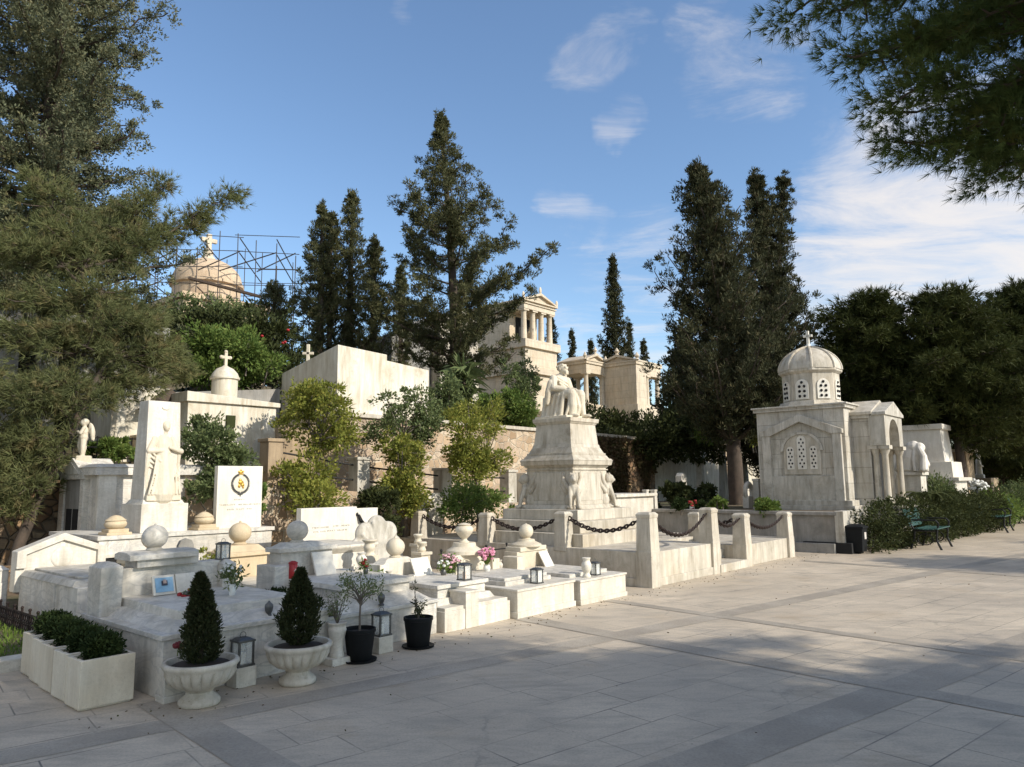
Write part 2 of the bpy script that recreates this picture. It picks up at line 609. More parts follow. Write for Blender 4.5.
def sculpt(name, mb, mat, parent, voxel=.012, smooth=3, noise=.004, loc=None, rotz=0):
    """fuse overlapping forms into one continuous carved surface"""
    o = obj(name, mb, mat, parent, loc=loc, rotz=rotz, sharp=180)
    r = o.modifiers.new('fuse', 'REMESH')
    r.mode = 'VOXEL'
    r.voxel_size = voxel
    r.use_smooth_shade = True
    sm = o.modifiers.new('smooth', 'SMOOTH')
    sm.iterations = smooth
    sm.factor = .5
    dg = bpy.context.evaluated_depsgraph_get()
    me = bpy.data.meshes.new_from_object(o.evaluated_get(dg))
    o.modifiers.clear()
    old = o.data
    o.data = me
    me.name = name
    bpy.data.meshes.remove(old)
    me.polygons.foreach_set('use_smooth', [True] * len(me.polygons))
    return o


def tag(o, label, cat, group=None):
    o['label'] = label
    o['category'] = cat
    if group:
        o['group'] = group
    return o


def thing(name, label, cat, loc=(0, 0, 0), rotz=None, group=None):
    o = bpy.data.objects.new(name, None)
    o.empty_display_size = .2
    lnk(o)
    o.location = loc
    o.rotation_euler.z = ROWZ if rotz is None else rotz
    return tag(o, label, cat, group)


def struct(name, mb, mat, **kw):
    o = obj(name, mb, mat, **kw)
    o['kind'] = 'structure'
    return o


def kids(o):
    return [c for c in bpy.data.objects if c.parent == o]


def dup(root, loc, rotz=None, label=None, scale=None):
    r = root.copy()
    lnk(r)
    r.location = loc
    if rotz is not None:
        r.rotation_euler.z = rotz
    if label:
        r['label'] = label
    if scale:
        r.scale = (scale,) * 3 if not hasattr(scale, '__len__') else scale

    def rec(a, b):
        for ch in kids(a):
            c = ch.copy()
            lnk(c, b)
            rec(ch, c)
    rec(root, r)
    return r


# ------------------------------------------------------------------ foliage
def np_mesh(name, V, k, mat, parent=None, loc=None, smooth=True):
    """V: (n*k,3) vertices, each k in a row a face"""
    n = len(V) // k
    me = bpy.data.meshes.new(name)
    me.vertices.add(len(V))
    me.vertices.foreach_set('co', V.astype(np.float32).ravel())
    me.loops.add(n * k)
    me.loops.foreach_set('vertex_index', np.arange(n * k, dtype=np.int32))
    me.polygons.add(n)
    me.polygons.foreach_set('loop_start', np.arange(0, n * k, k, dtype=np.int32))
    me.update(calc_edges=True)
    me.materials.append(mat)
    o = bpy.data.objects.new(name, me)
    lnk(o, parent)
    if loc is not None:
        o.location = loc
    return o


def unit(a):
    return a / np.maximum(np.linalg.norm(a, axis=1, keepdims=True), 1e-6)


def leaf_quads(P, D, l, w, rng):
    n = len(P)
    D = unit(D)
    S = unit(np.cross(D, rng.normal(size=(n, 3))))
    ln = (l * rng.uniform(.6, 1.25, n))[:, None]
    wd = (w * rng.uniform(.6, 1.25, n))[:, None]
    q = np.stack([P, P + D * ln * .45 + S * wd * .5, P + D * ln, P + D * ln * .5 - S * wd * .5], axis=1)
    return q.reshape(-1, 3)


def needle_tris(P, D, K, l, w, spread, rng):
    n = len(P)
    D = unit(D)
    P = np.repeat(P, K, 0)
    D = np.repeat(D, K, 0)
    d = unit(D + rng.normal(size=D.shape) * spread)
    S = unit(np.cross(d, rng.normal(size=d.shape)))
    ln = (l * rng.uniform(.65, 1.2, len(P)))[:, None]
    return np.stack([P - S * w, P + S * w, P + d * ln], axis=1).reshape(-1, 3)


def clump_leaves(cl, m, l, w, rng, up=.3, out=.6, flat=1.0):
    """cl: list of (x,y,z,r,dx,dy,dz); m leaves for a clump of r=1 at reference"""
    cl = np.asarray(cl, float)
    S = 5
    c0 = np.repeat(np.arange(len(cl)), S)
    sub = cl[c0, :3] + rng.normal(size=(len(c0), 3)) * .40 * cl[c0, 3:4] + cl[c0, 4:7] * .2 * cl[c0, 3:4]
    k2 = np.repeat(np.arange(len(sub)), int(m * 1.5 / S))
    k = c0[k2]
    g = rng.normal(size=(len(k), 3)) * .13
    P = sub[k2] + g * cl[k, 3:4]
    D = unit(g) * .85 + cl[k, 4:7] * out * .6 + np.array([0, 0, up]) + rng.normal(size=(len(k), 3)) * .3
    return leaf_quads(P, D, l, w, rng)


def interp(prof, u):
    xs, ys = zip(*prof)
    return float(np.interp(u, xs, ys))


def conifer(name, label, loc, h, prof, nb, rise, cr, m, l, w, leaf, bark='bark', seed=1, trunk_r=.18, zmin=.12, group=None, lean=(0, 0),
            open_=.55, kind='leaf', spread=.5, K=9, droop=0.0, limbs=True, curl=.25, fork=None, rotz=0, up=.3):
    rng = np.random.default_rng(seed)
    root = thing(name, label, 'tree', loc, rotz, group)
    axis = lambda u: np.array([lean[0] * u * u, lean[1] * u * u, h * u])
    tb = MB()
    us = np.linspace(0, 1, 10)
    tb.tube([axis(u) - np.array([0, 0, .4 if u == 0 else 0]) for u in us], [trunk_r * (1.15 - u) + .012 for u in us], 10)
    cl = []
    for i in range(nb):
        u = zmin + (1 - zmin) * (i + rng.uniform()) / nb
        u = min(u, .985)
        a = i * 2.39996 + rng.uniform(-.5, .5)
        pr_ = interp(prof, u)
        Lb = pr_ * rng.uniform(open_, 1.0)
        if rng.uniform() < .18:
            Lb = pr_ * rng.uniform(1.1, 1.38)
        d = np.array([math.cos(a), math.sin(a), 0])
        us_ = max(zmin * .8, u - Lb * (rise + curl) * .9 / h)
        p0 = axis(us_)
        ns = max(2, int(Lb / (cr * .62)))
        pts = []
        for k in range(ns + 1):
            f = k / ns
            q = p0 + d * Lb * f + np.array([0, 0, Lb * (rise * f + curl * f * f - droop * f * (1 - f) * 2)])
            pts.append(q + rng.normal(size=3) * cr * .12 * f)
        if limbs:
            tb.tube(pts, [max(.008, trunk_r * .32 * (1 - u) * (1 - k / (ns + .6)) + .012) for k in range(ns + 1)], 5)
        for k, q in enumerate(pts):
            f = k / ns
            if f < .22 and Lb > cr * 2.5:
                continue
            r = min(cr, .09 + .5 * pr_) * (1.05 - .45 * f) * rng.uniform(.7, 1.2)
            for _ in range(2 if .3 < f < .95 else 1):
                off = rng.normal(size=3) * r * np.array([.5, .5, .32])
                cl.append((*(q + off), r, *(d * .7 + np.array([0, 0, .5]))))
    top = axis(1)
    for k in range(4):
        cl.append((*(top - np.array([0, 0, k * cr * .7])), cr * .6, 0, 0, 1))
    obj('trunk', tb, M[bark], root)
    if kind == 'leaf':
        np_mesh('crown', clump_leaves(cl, m, l, w, rng, up), 4, L[leaf], root)
    else:
        cla = np.asarray(cl)
        k = np.repeat(np.arange(len(cla)), m)
        g = rng.normal(size=(len(k), 3)) * .5
        P = cla[k, :3] + g * cla[k, 3:4]
        D = unit(g) + cla[k, 4:7] * .8 + np.array([0, 0, .35])
        np_mesh('crown', needle_tris(P, D, K, l, w, spread, rng), 3, L[leaf], root)
    return root


def bush_leaves(blobs, n, l, w, rng, shell=.55, up=.25):
    """blobs: (x,y,z,rx,ry,rz); leaves in lumpy clumps inside"""
    P, D = [], []
    tot = sum(b[3] * b[4] * b[5] for b in blobs)
    for (x, y, z, rx, ry, rz) in blobs:
        m = max(20, int(n * rx * ry * rz / tot))
        nc = max(4, m // 26)
        d = unit(rng.normal(size=(nc, 3)))
        rr = rng.uniform(shell, 1.04, nc)[:, None]
        c = d * rr
        k = rng.integers(0, nc, m)
        g = rng.normal(size=(m, 3)) * .13
        p = c[k] + g
        P.append(p * np.array([rx, ry, rz]) + np.array([x, y, z]))
        D.append(d[k] * .7 + unit(g) * .6 + np.array([0, 0, up]) + rng.normal(size=(m, 3)) * .4)
    return leaf_quads(np.concatenate(P), np.concatenate(D), l, w, rng)


def bush(name, label, cat, loc, blobs, n, l, w, leaf, seed, stems=True, bark='barkgrey', group=None, base=(0, 0), shell=.5, stem_r=.03):
    rng = np.random.default_rng(seed)
    root = thing(name, label, cat, loc, 0, group)
    np_mesh('crown' if cat == 'tree' else 'foliage', bush_leaves(blobs, n, l, w, rng, shell), 4, L[leaf], root)
    if stems:
        tb = MB()
        arr = np.array(blobs)
        if cat == 'tree':
            cx, cy = arr[:, 0].mean(), arr[:, 1].mean()
            zl = max(.15, (arr[:, 2] - arr[:, 5]).min() * .6 + arr[:, 2].mean() * .4)
            fork = np.array([base[0] * .5 + cx * .5, base[1] * .5 + cy * .5, zl])
            tb.tube([(base[0], base[1], -.1), (base[0] * .9 + fork[0] * .1 + .03, base[1], zl * .5), tuple(fork)], [stem_r * 1.25, stem_r * 1.05, stem_r * .9], 8)
        else:
            fork = np.array([base[0], base[1], -.1])
        for b in blobs:
            c = np.array(b[:3])
            if cat != 'tree':
                fork = np.array([c[0] * .8 + base[0] * .2, c[1] * .8 + base[1] * .2, max(-.1, c[2] - b[5] * 1.6) if c[2] > 1 else -.1])
            mid = fork * .5 + c * .5 + rng.normal(size=3) * .05
            tb.tube([tuple(fork), tuple(mid), tuple(c)], [stem_r * .6, stem_r * .42, stem_r * .25], 6)
            for _ in range(3):
                e = unit(rng.normal(size=(1, 3)))[0] * np.array([b[3], b[4], b[5]]) * .8
                tb.tube([tuple(c), tuple(c + e)], [stem_r * .22, stem_r * .08], 4)
        obj('trunk' if cat == 'tree' else 'stems', tb, M[bark], root)
    return root


# ================================================================== SETTING
g = MB()
g.add([(-900, -300, -.05), (900, -300, -.05), (900, 1500, -.05), (-900, 1500, -.05)], [(0, 1, 2, 3)])
struct('ground', g, M['earth'])

g = MB()
q = [T(-14, -40), T(75, -40), T(75, 5.5), T(-14, 5.5)]
g.add(q, [(0, 1, 2, 3)])
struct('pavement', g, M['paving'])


def strip(name, p, q, w, z):
    p, q = T(*p), T(*q)
    d = (q - p).normalized()
    n = Vector((-d.y, d.x, 0)) * w / 2
    k = max(2, int((q - p).length / 1.0))
    vs = []
    for i in range(k + 1):
        c = p.lerp(q, i / k)
        vs += [c - n + Vector((0, 0, z)), c + n + Vector((0, 0, z))]
    g = MB().add(vs, [(2 * i, 2 * i + 2, 2 * i + 3, 2 * i + 1) for i in range(k)])
    struct(name, g, M['band'])


strip('paving_band', (-6, .42), (40, -7.77), .27, .002)
strip('paving_band', (-8, -1.7), (40, -11.4), .36, .002)
strip('paving_band', (4.11, .02), (2.6, -13.2), .26, .004)
strip('paving_band', (5.78, .02), (4.3, -13.2), .18, .004)
strip('paving_band', (-.03, .0), (-1.2, -12.5), .27, .004)
strip('paving_band', (12.0, -.3), (10.8, -13.2), .22, .004)

# hill rising behind the long retaining wall
g = MB()
ns, nt_ = 90, 44
for j in range(nt_ + 1):
    t = 8.3 + (95 - 8.3) * (j / nt_) ** 1.7
    for i in range(ns + 1):
        s = -40 + 150 * i / ns
        n = .25 * math.sin(s * .9 + t * .6) + .2 * math.sin(s * .37 - t * 1.1)
        z = hill_st(s, t) + (n if t > 9 else 0) - (max(0, s - 42) * .02)
        g.v.append(tuple(T(s, t, z)))
for j in range(nt_):
    for i in range(ns):
        a = j * (ns + 1) + i
        g.f.append((a, a + 1, a + ns + 2, a + ns + 1))
struct('hillside', g, M['earth'])

# garden strip between the graves and the walls
g = MB()
g.add([T(-14, 5.5, .03), T(6.9, 5.5, .03), T(6.9, 8.4, .05), T(-14, 8.4, .05)], [(0, 1, 2, 3)])
struct('garden_soil', g, M['earth'])
# raised garden terrace behind the chapel and monument
g = MB()
q = [(14, -.35), (60, -.35), (60, 8.1), (14, 8.1)]
q = [T(*p).to_2d() for p in q]
g.hexa([tuple(p) for p in q], -.05, [tuple(p) for p in q], .82)
struct('garden_terrace', g, M['earth'])

# sky
w = bpy.data.worlds.new('World')
bpy.context.scene.world = w
w.use_nodes = True
wt = w.node_tree
wt.nodes.clear()
SUN_AZ, SUN_EL = 119.0, 30.5


def W(typ, **kw):
    x = wt.nodes.new('ShaderNode' + typ)
    for k, v in kw.items():
        if k in x.inputs:
            x.inputs[k].default_value = v
        else:
            setattr(x, k, v)
    return x


sky = W('TexSky', sky_type='NISHITA', sun_disc=False, sun_elevation=R(SUN_EL), sun_rotation=R(SUN_AZ), altitude=100, air_density=1.12, dust_density=.12, ozone_density=3.4)
tc = W('TexCoord')
sepx = W('SeparateXYZ')
wt.links.new(tc.outputs['Generated'], sepx.inputs[0])
addz = W('Math', operation='ADD')
wt.links.new(sepx.outputs[2], addz.inputs[0])
addz.inputs[1].default_value = .12
dv = []
for i in (0, 1):
    m_ = W('Math', operation='DIVIDE')
    wt.links.new(sepx.outputs[i], m_.inputs[0])
    wt.links.new(addz.outputs[0], m_.inputs[1])
    dv.append(m_)
cmb = W('CombineXYZ')
wt.links.new(dv[0].outputs[0], cmb.inputs[0])
wt.links.new(dv[1].outputs[0], cmb.inputs[1])
mp = W('Mapping', Rotation=(0, 0, R(28)), Scale=(.85, 1.8, 1))
wt.links.new(cmb.outputs[0], mp.inputs[0])
cn = W('TexNoise', Scale=2.3, Detail=11, Roughness=.66, Distortion=.6)
wt.links.new(mp.outputs[0], cn.inputs['Vector'])
# where cloud banks sit: soft patches by direction in the sky
def sky_dir(azd, eld):
    a, e = R(azd), R(eld)
    return Vector((math.sin(a) * math.cos(e), math.cos(a) * math.cos(e), math.sin(e)))


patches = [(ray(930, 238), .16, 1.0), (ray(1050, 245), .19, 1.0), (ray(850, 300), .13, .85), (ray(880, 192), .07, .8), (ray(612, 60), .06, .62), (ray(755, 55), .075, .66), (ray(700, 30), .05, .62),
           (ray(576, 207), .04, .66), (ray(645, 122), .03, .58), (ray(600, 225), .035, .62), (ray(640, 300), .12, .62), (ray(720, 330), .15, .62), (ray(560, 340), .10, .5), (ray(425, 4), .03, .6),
           # added cloud outside the view, beside and behind, to lift and neutralise shade
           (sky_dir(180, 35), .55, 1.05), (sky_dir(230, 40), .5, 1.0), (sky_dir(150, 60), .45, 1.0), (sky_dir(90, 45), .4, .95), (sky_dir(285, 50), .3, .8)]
wn_ = W('TexNoise', Scale=5.0, Detail=5, Roughness=.6)
wt.links.new(tc.outputs['Generated'], wn_.inputs['Vector'])
wsub = W('VectorMath', operation='SUBTRACT')
wt.links.new(wn_.outputs['Color'], wsub.inputs[0])
wsub.inputs[1].default_value = (.5, .5, .5)
warp = W('VectorMath', operation='MULTIPLY_ADD')
wt.links.new(wsub.outputs[0], warp.inputs[0])
warp.inputs[1].default_value = (.22, .22, .10)
wt.links.new(tc.outputs['Generated'], warp.inputs[2])
acc = None
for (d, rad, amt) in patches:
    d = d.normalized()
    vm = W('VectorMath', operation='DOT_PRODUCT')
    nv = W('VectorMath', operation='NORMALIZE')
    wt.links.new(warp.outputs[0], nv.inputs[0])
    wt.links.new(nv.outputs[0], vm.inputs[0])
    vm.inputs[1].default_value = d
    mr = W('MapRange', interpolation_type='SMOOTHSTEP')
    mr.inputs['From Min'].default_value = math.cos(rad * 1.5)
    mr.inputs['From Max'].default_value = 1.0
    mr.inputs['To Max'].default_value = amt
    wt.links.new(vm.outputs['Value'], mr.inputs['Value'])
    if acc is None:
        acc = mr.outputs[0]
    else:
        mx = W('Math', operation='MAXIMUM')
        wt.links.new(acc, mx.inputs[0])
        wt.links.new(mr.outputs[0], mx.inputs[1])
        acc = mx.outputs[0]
# cloud density: the noise decides the shape, the patch only where clouds may gather
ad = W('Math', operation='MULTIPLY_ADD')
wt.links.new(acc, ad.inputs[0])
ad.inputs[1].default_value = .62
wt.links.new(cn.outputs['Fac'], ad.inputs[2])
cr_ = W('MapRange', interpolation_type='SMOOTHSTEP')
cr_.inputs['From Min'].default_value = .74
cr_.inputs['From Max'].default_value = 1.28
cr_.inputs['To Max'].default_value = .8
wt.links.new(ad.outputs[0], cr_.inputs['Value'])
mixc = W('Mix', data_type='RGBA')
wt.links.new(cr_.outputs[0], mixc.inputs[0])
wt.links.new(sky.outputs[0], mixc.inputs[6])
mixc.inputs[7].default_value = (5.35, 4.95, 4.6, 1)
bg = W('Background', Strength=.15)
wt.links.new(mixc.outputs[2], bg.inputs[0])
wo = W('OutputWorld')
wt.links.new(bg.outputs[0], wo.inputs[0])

sl = bpy.data.lights.new('sun', 'SUN')
sl.energy = 4.1
sl.angle = R(.53)
sl.color = (1.0, .93, .81)
so = bpy.data.objects.new('sun', sl)
lnk(so)
az, el = R(SUN_AZ), R(SUN_EL)
sd = Vector((math.sin(az) * math.cos(el), math.cos(az) * math.cos(el), math.sin(el)))
so.rotation_euler = sd.to_track_quat('Z', 'Y').to_euler()
so.location = sd * 60

sc = bpy.context.scene
sc.view_settings.view_transform = 'Standard'
sc.view_settings.look = 'None'
sc.view_settings.gamma = 1
sc.view_settings.exposure = .36
sc.render.engine = 'CYCLES'
sc.cycles.max_bounces = 6
sc.cycles.transparent_max_bounces = 10
sc.cycles.use_denoising = True
sc.cycles.use_adaptive_sampling = True
sc.cycles.adaptive_threshold = .02


# ================================================================== SMALL PROTOTYPES
def lathe_smooth(pts, n=40):
    """catmull-rom through profile points"""
    out = []
    P = [pts[0]] + list(pts) + [pts[-1]]
    for i in range(1, len(P) - 2):
        for k in range(4):
            f = k / 4
            o = []
            for c in (0, 1):
                p0, p1, p2, p3 = P[i - 1][c], P[i][c], P[i + 1][c], P[i + 2][c]
                o.append(.5 * (2 * p1 + (p2 - p0) * f + (2 * p0 - 5 * p1 + 4 * p2 - p3) * f * f + (3 * p1 - p0 - 3 * p2 + p3) * f ** 3))
            out.append((max(.0005, o[0]), o[1]))
    out.append(pts[-1])
    return out


def ball_finial(mb, cx, cy, z, r, flat=.95):
    mb.lathe([(r * .62, 0), (r * .66, r * .12), (r * .5, r * .22), (r * .55, r * .3)], cx, cy, z, 20)
    mb.ell((cx, cy, z + r * 1.1), (r, r, r * flat), 22, 14)
    mb.ell((cx, cy, z + r * 2.02), (r * .13, r * .13, r * .16), 8, 6)


def urn(mb, cx, cy, z, r, h):
    pr = [(r * .55, 0), (r * .6, h * .04), (r * .36, h * .12), (r * .3, h * .2), (r * .62, h * .34), (r * .95, h * .55), (r, h * .68), (r * .86, h * .8), (r * .62, h * .87),
          (r * .74, h * .9), (r * .72, h * .93), (r * .3, h * .98), (r * .1, h)]
    mb.lathe(lathe_smooth(pr), cx, cy, z, 24)


def letter_rows(mb, y, rows, cw=.016, ch=.02, seed=0, tilt=None):
    """worn lettering too weathered to read: rows of (x0, x1, z) short strokes on the face y"""
    rr = random.Random(seed)
    for (x0, x1, z) in rows:
        x = x0
        while x < x1:
            if rr.random() < .86:
                k = cw * rr.uniform(.5, .75)
                m = rr.random()
                if m < .5:
                    mb.box(x, x + k * .28, y - .003, y + .002, z, z + ch)
                if m > .25:
                    mb.box(x + k * .72, x + k, y - .0032, y + .002, z, z + ch)
                zz = z + ch * rr.choice((0, .42, .8))
                mb.box(x + .0004, x + k, y - .0028, y + .002, zz, zz + ch * .2)
            x += cw


def lantern(loc, label, rotz=ROWZ, s=1.0, mat='pewter', amber=False, group=None):
    r = thing('grave_lantern', label, 'lantern', loc, rotz, group)
    m = MB()
    a = .05 * s
    m.cbox(0, 0, 0, .014 * s, .125 * s, .125 * s)
    for i in (-1, 1):
        for j in (-1, 1):
            m.cbox(i * a, j * a, .014 * s - .001, .16 * s, .014 * s, .014 * s)
    m.cbox(0, 0, .159 * s, .172 * s, .125 * s, .125 * s)
    obj('frame', m, M[mat], r, .002)
    m = MB()
    m.cbox(0, 0, .1715 * s, .186 * s, .11 * s, .11 * s, .07 * s, .07 * s)
    m.ring((0, 0, .2 * s), (1, 0, 0), (0, 0, 1), .022 * s, .022 * s, .003 * s, 12, 5)
    obj('roof', m, M[mat], r, .002)
    for i in range(4):
        m = MB()
        c, d = (a, 0) if i % 2 else (0, a)
        sg = 1 if i < 2 else -1
        if i % 2:
            m.box(sg * a - .001, sg * a + .001, -a + .008 * s, a - .008 * s, .016 * s, .157 * s)
        else:
            m.box(-a + .008 * s, a - .008 * s, sg * a - .001, sg * a + .001, .016 * s, .157 * s)
        obj('pane', m, M['glass'], r)
    m = MB()
    m.lathe([(.022 * s, .015 * s), (.022 * s, .085 * s), (.004 * s, .088 * s)], n=14)
    obj('candle', m, M['orange' if amber else 'wax'], r)
    return r


def flower_heads(mb, rng, pts, r):
    for p in pts:
        mb.ell(p, (r, r, r * .8), 7, 5)
        for k in range(5):
            a = rng.uniform(0, 2 * PI)
            mb.ell((p[0] + r * .7 * math.cos(a), p[1] + r * .7 * math.sin(a), p[2] + rng.uniform(-.3, .5) * r), r * .55, 6, 4)


def bouquet(loc, label, colmat, n, r, spread, h, seed, vase='whitepetal', vr=.05, vh=.1, leafn=120, leaf='laurel', fr=.022, group=None):
    rng = np.random.default_rng(seed)
    t = thing('flower_vase', label, 'flowers', loc, rng.uniform(0, 6), group)
    m = MB()
    m.lathe(lathe_smooth([(vr * .7, 0), (vr * .75, vh * .1), (vr * .95, vh * .5), (vr * .8, vh * .85), (vr, vh)]), n=16)
    obj('vase', m, M[vase], t)
    m = MB()
    pts = []
    for k in range(n):
        d = unit(rng.normal(size=(1, 3)))[0] * rng.uniform(.55, 1)
        p = (d[0] * spread, d[1] * spread, vh + h + d[2] * spread * .75)
        pts.append(p)
    flower_heads(m, rng, pts, fr)
    obj('blossoms', m, M[colmat], t)
    m = MB()
    for p in pts:
        m.tube([(0, 0, vh * .8), (p[0] * .6, p[1] * .6, vh + h * .5), p], .003, 4)
    obj('stems', m, L['laurel'], t)
    P = np.array(pts)[rng.integers(0, n, leafn)] * np.array([.85, .85, 1]) + rng.normal(size=(leafn, 3)) * spread * .25 - np.array([0, 0, h * .3])
    np_mesh('leaves', leaf_quads(P, rng.normal(size=(leafn, 3)), .05, .02, rng), 4, L[leaf], t)
    return t


# ================================================================== FOREGROUND ROW OF GRAVES
def plot(mb, w, d, z, tiers, y0=0.0):
    """stacked tombstone tiers: (inset, z0, z1, inset at the top)"""
    for (i, a, b, j) in tiers:
        f = lambda k: [(k, y0 + k), (w - k, y0 + k), (w - k, d - .01), (k, d - .01)]
        mb.hexa(f(i), z + a, f(j), z + b)


# --- first grave: broad white tomb behind the box planters
GA = thing('grave', 'broad white marble grave beside the five box planters, its headstone topped by a ball', 'grave', T(0, 0))
m = MB()
plot(m, 1.45, 1.56, 0, [(.0, 0, .42, .0)])
m.box(-.02, 1.47, -.02, 1.57, .415, .455)
obj('base', m, M['grey'], GA, .006)
m = MB()
plot(m, 1.45, 1.5, 0, [(.06, .453, .52, .16), (.19, .515, .585, .2)])
obj('slab', m, M['grey'], GA, .006)
m = MB()
m.box(.12, 1.12, 1.30, 1.46, .45, .83)
m.box(.30, .86, 1.24, 1.5, .828, .9)
m.extr([(1.2, .895), (1.54, .895), (1.54, .945), (1.46, .965), (1.28, .965), (1.2, .945)], .22, .84, 'x')
hs = obj('headstone', m, M['grey'], GA, .006)
m = MB()
ball_finial(m, .5, 1.37, .962, .112)
obj('finial', m, M['grey'], hs)
for x0, x1, zt in ((-.01, .17, .86), (1.08, 1.22, .80)):
    m = MB()
    m.box(x0, x1, 1.2, 1.48, .453, zt)
    m.hexa([(x0, 1.2), (x1, 1.2), (x1, 1.48), (x0, 1.48)], zt - .002, [(x0 + .05, 1.25), (x1 - .05, 1.25), (x1 - .05, 1.42), (x0 + .05, 1.42)], zt + .035)
    obj('pillar', m, M['grey'], GA, .006)
# photo plaque propped on the slab
PL = thing('memorial_book', 'open marble book with a blue photo propped against the ball-topped headstone', 'plaque', T(.6, 1.13, .585))
m = MB()
for x in (-.2, 0.005):
    m.obox((x + .1, .02, .085), (.098, 0, 0), (0, .012, -.003), (0, .03, .082))
obj('pages', m, M['clean'], PL, .004)
m = MB()
m.obox((-.1, .0045, .09), (.078, 0, 0), (0, .0035, -.001), (0, .022, .06))
ph = obj('photo', m, M['photoblue'], PL)
m = MB()
m.obox((-.1, .0005, .075), (.055, 0, 0), (0, .003, -.001), (0, .0085, .025))
m.obox((-.1, .0005, .105), (.025, 0, 0), (0, .003, -.001), (0, .0065, .02))
obj('silhouette', m, M['photodark'], ph)
m = MB()
m.obox((-.1, -.0005, .118), (.014, 0, 0), (0, .003, -.001), (0, .006, .016))
obj('face', m, M['photoface'], ph)
m = MB()
rr = random.Random(4)
for k in range(6):
    z = .14 - k * .019
    x = .03
    while x < .18:
        w_ = rr.uniform(.008, .02)
        m.obox((x + w_ / 2, -.013 + z * .333, z), (w_ / 2, 0, 0), (0, .003, -.001), (0, .001, .0034))
        x += w_ + .006
obj('lettering', m, M['greyletter'], PL)

# --- planting bed between first and second graves
t_ = thing('planting_bed', 'low marble planting bed squeezed between two graves, holding clipped dark shrubs', 'planting bed', T(1.47, .1))
m = MB()
m.box(.0, .15, 0, 1.35, 0, .36)
obj('kerb', m, M['grey'], t_, .01)
m = MB()
m.box(.02, .13, .02, 1.33, .355, .375)
obj('soil', m, M['soil'], t_)
for k, (y, r) in enumerate(((.28, .1), (.5, .11), (.72, .11), (.95, .1))):
    b = np_mesh('shrub', bush_leaves([(.07, y, .43, r * .8, r, r)], 900, .03, .014, np.random.default_rng(50 + k), .6), 4, L['box'], t_)

# --- second grave (grey veined, red lantern)
GD = thing('grave', 'grey-veined stepped marble grave behind the black pots, with a red grave light', 'grave', T(1.65, .17))
m = MB()
plot(m, 1.26, 1.42, 0, [(0, 0, .32, 0)])
m.box(-.02, 1.28, -.02, 1.43, .315, .35)
obj('base', m, M['grey'], GD, .006)
m = MB()
plot(m, 1.26, 1.4, 0, [(.03, .348, .45, .17), (.2, .445, .54, .2), (.16, .536, .585, .17)])
obj('slab', m, M['grey'], GD, .006)
m = MB()
m.box(.0, .2, 1.05, 1.4, .35, .72)
m.box(.16, .8, 1.2, 1.42, .35, .84)
m.box(.12, .84, 1.16, 1.45, .838, .885)
m.hexa([(.16, 1.19), (.8, 1.19), (.8, 1.43), (.16, 1.43)], .883, [(.26, 1.24), (.64, 1.24), (.64, 1.4), (.26, 1.4)], .93)
hs = obj('headstone', m, M['grey'], GD, .006)
m = MB()
ball_finial(m, .42, 1.31, .925, .115)
obj('finial', m, M['grey'], hs)
m = MB()
m.obox((.62, 1.1, .7), (.13, 0, 0), (0, .015, 0), (0, .05, .12))
pg = obj('inscribed_page', m, M['clean'], GD, .004)
m = MB()
for k in range(6):
    m.obox((.62, 1.045 + .031 * (k + .8) * .42 + .025, .62 + .031 * k), (.09 * (1 - .1 * (k % 2)), 0, 0), (0, .004, 0), (0, .001, .004))
obj('lettering', m, M['greyletter'], pg)

r = thing('red_grave_light', 'tall red glass grave light standing by the grey ball headstone', 'lantern', T(1.86, 1.22, .585), ROWZ)
m = MB()
m.lathe([(.045, 0), (.047, .01), (.047, .135), (.04, .15), (.015, .155)], n=18)
obj('glass_jar', m, M['redglass'], r)
m = MB()
m.lathe([(.048, .148), (.048, .162), (.02, .175), (.004, .178)], n=18)
obj('lid', m, M['red'], r)
m = MB()
m.box(-.014, .014, -.0495, -.044, .07, .085)
m.box(-.005, .005, -.0497, -.044, .058, .1)
obj('cross', m, M['clean'], r)

# --- third grave
GE = thing('grave', 'white stepped marble grave with a lantern block at its front, before the shell headstone', 'grave', T(2.96, .1))
m = MB()
plot(m, 1.03, 1.5, 0, [(0, 0, .21, 0), (.02, .205, .245, .02)])
obj('base', m, M['white'], GE, .006)
m = MB()
plot(m, 1.03, 1.45, 0, [(.06, .243, .31, .1), (.14, .306, .41, .14), (.11, .406, .45, .11)], .12)
obj('slab', m, M['grey'], GE, .006)
m = MB()
m.box(.3, .5, -.012, .24, .0, .37)
m.box(.29, .51, -.02, .25, .366, .39)
obj('lantern_block', m, M['white'], GE, .006)
m = MB()
m.box(.14, .86, 1.24, 1.47, .24, .60)
m.hexa([(.2, 1.24), (.74, 1.24), (.74, 1.46), (.2, 1.46)], .598, [(.3, 1.3), (.62, 1.3), (.62, 1.42), (.3, 1.42)], .66)
hs = obj('headstone', m, M['white'], GE, .008)
m = MB()
ball_finial(m, .47, 1.36, .655, .115)
obj('finial', m, M['cream'], hs)
m = MB()
m.obox((.66, 1.1, .55), (.14, 0, 0), (0, .012, 0), (0, .05, .1))
m.obox((.66, 1.1, .455), (.16, 0, 0), (0, .05, 0), (0, 0, .012))
obj('open_book', m, M['clean'], GE, .004)

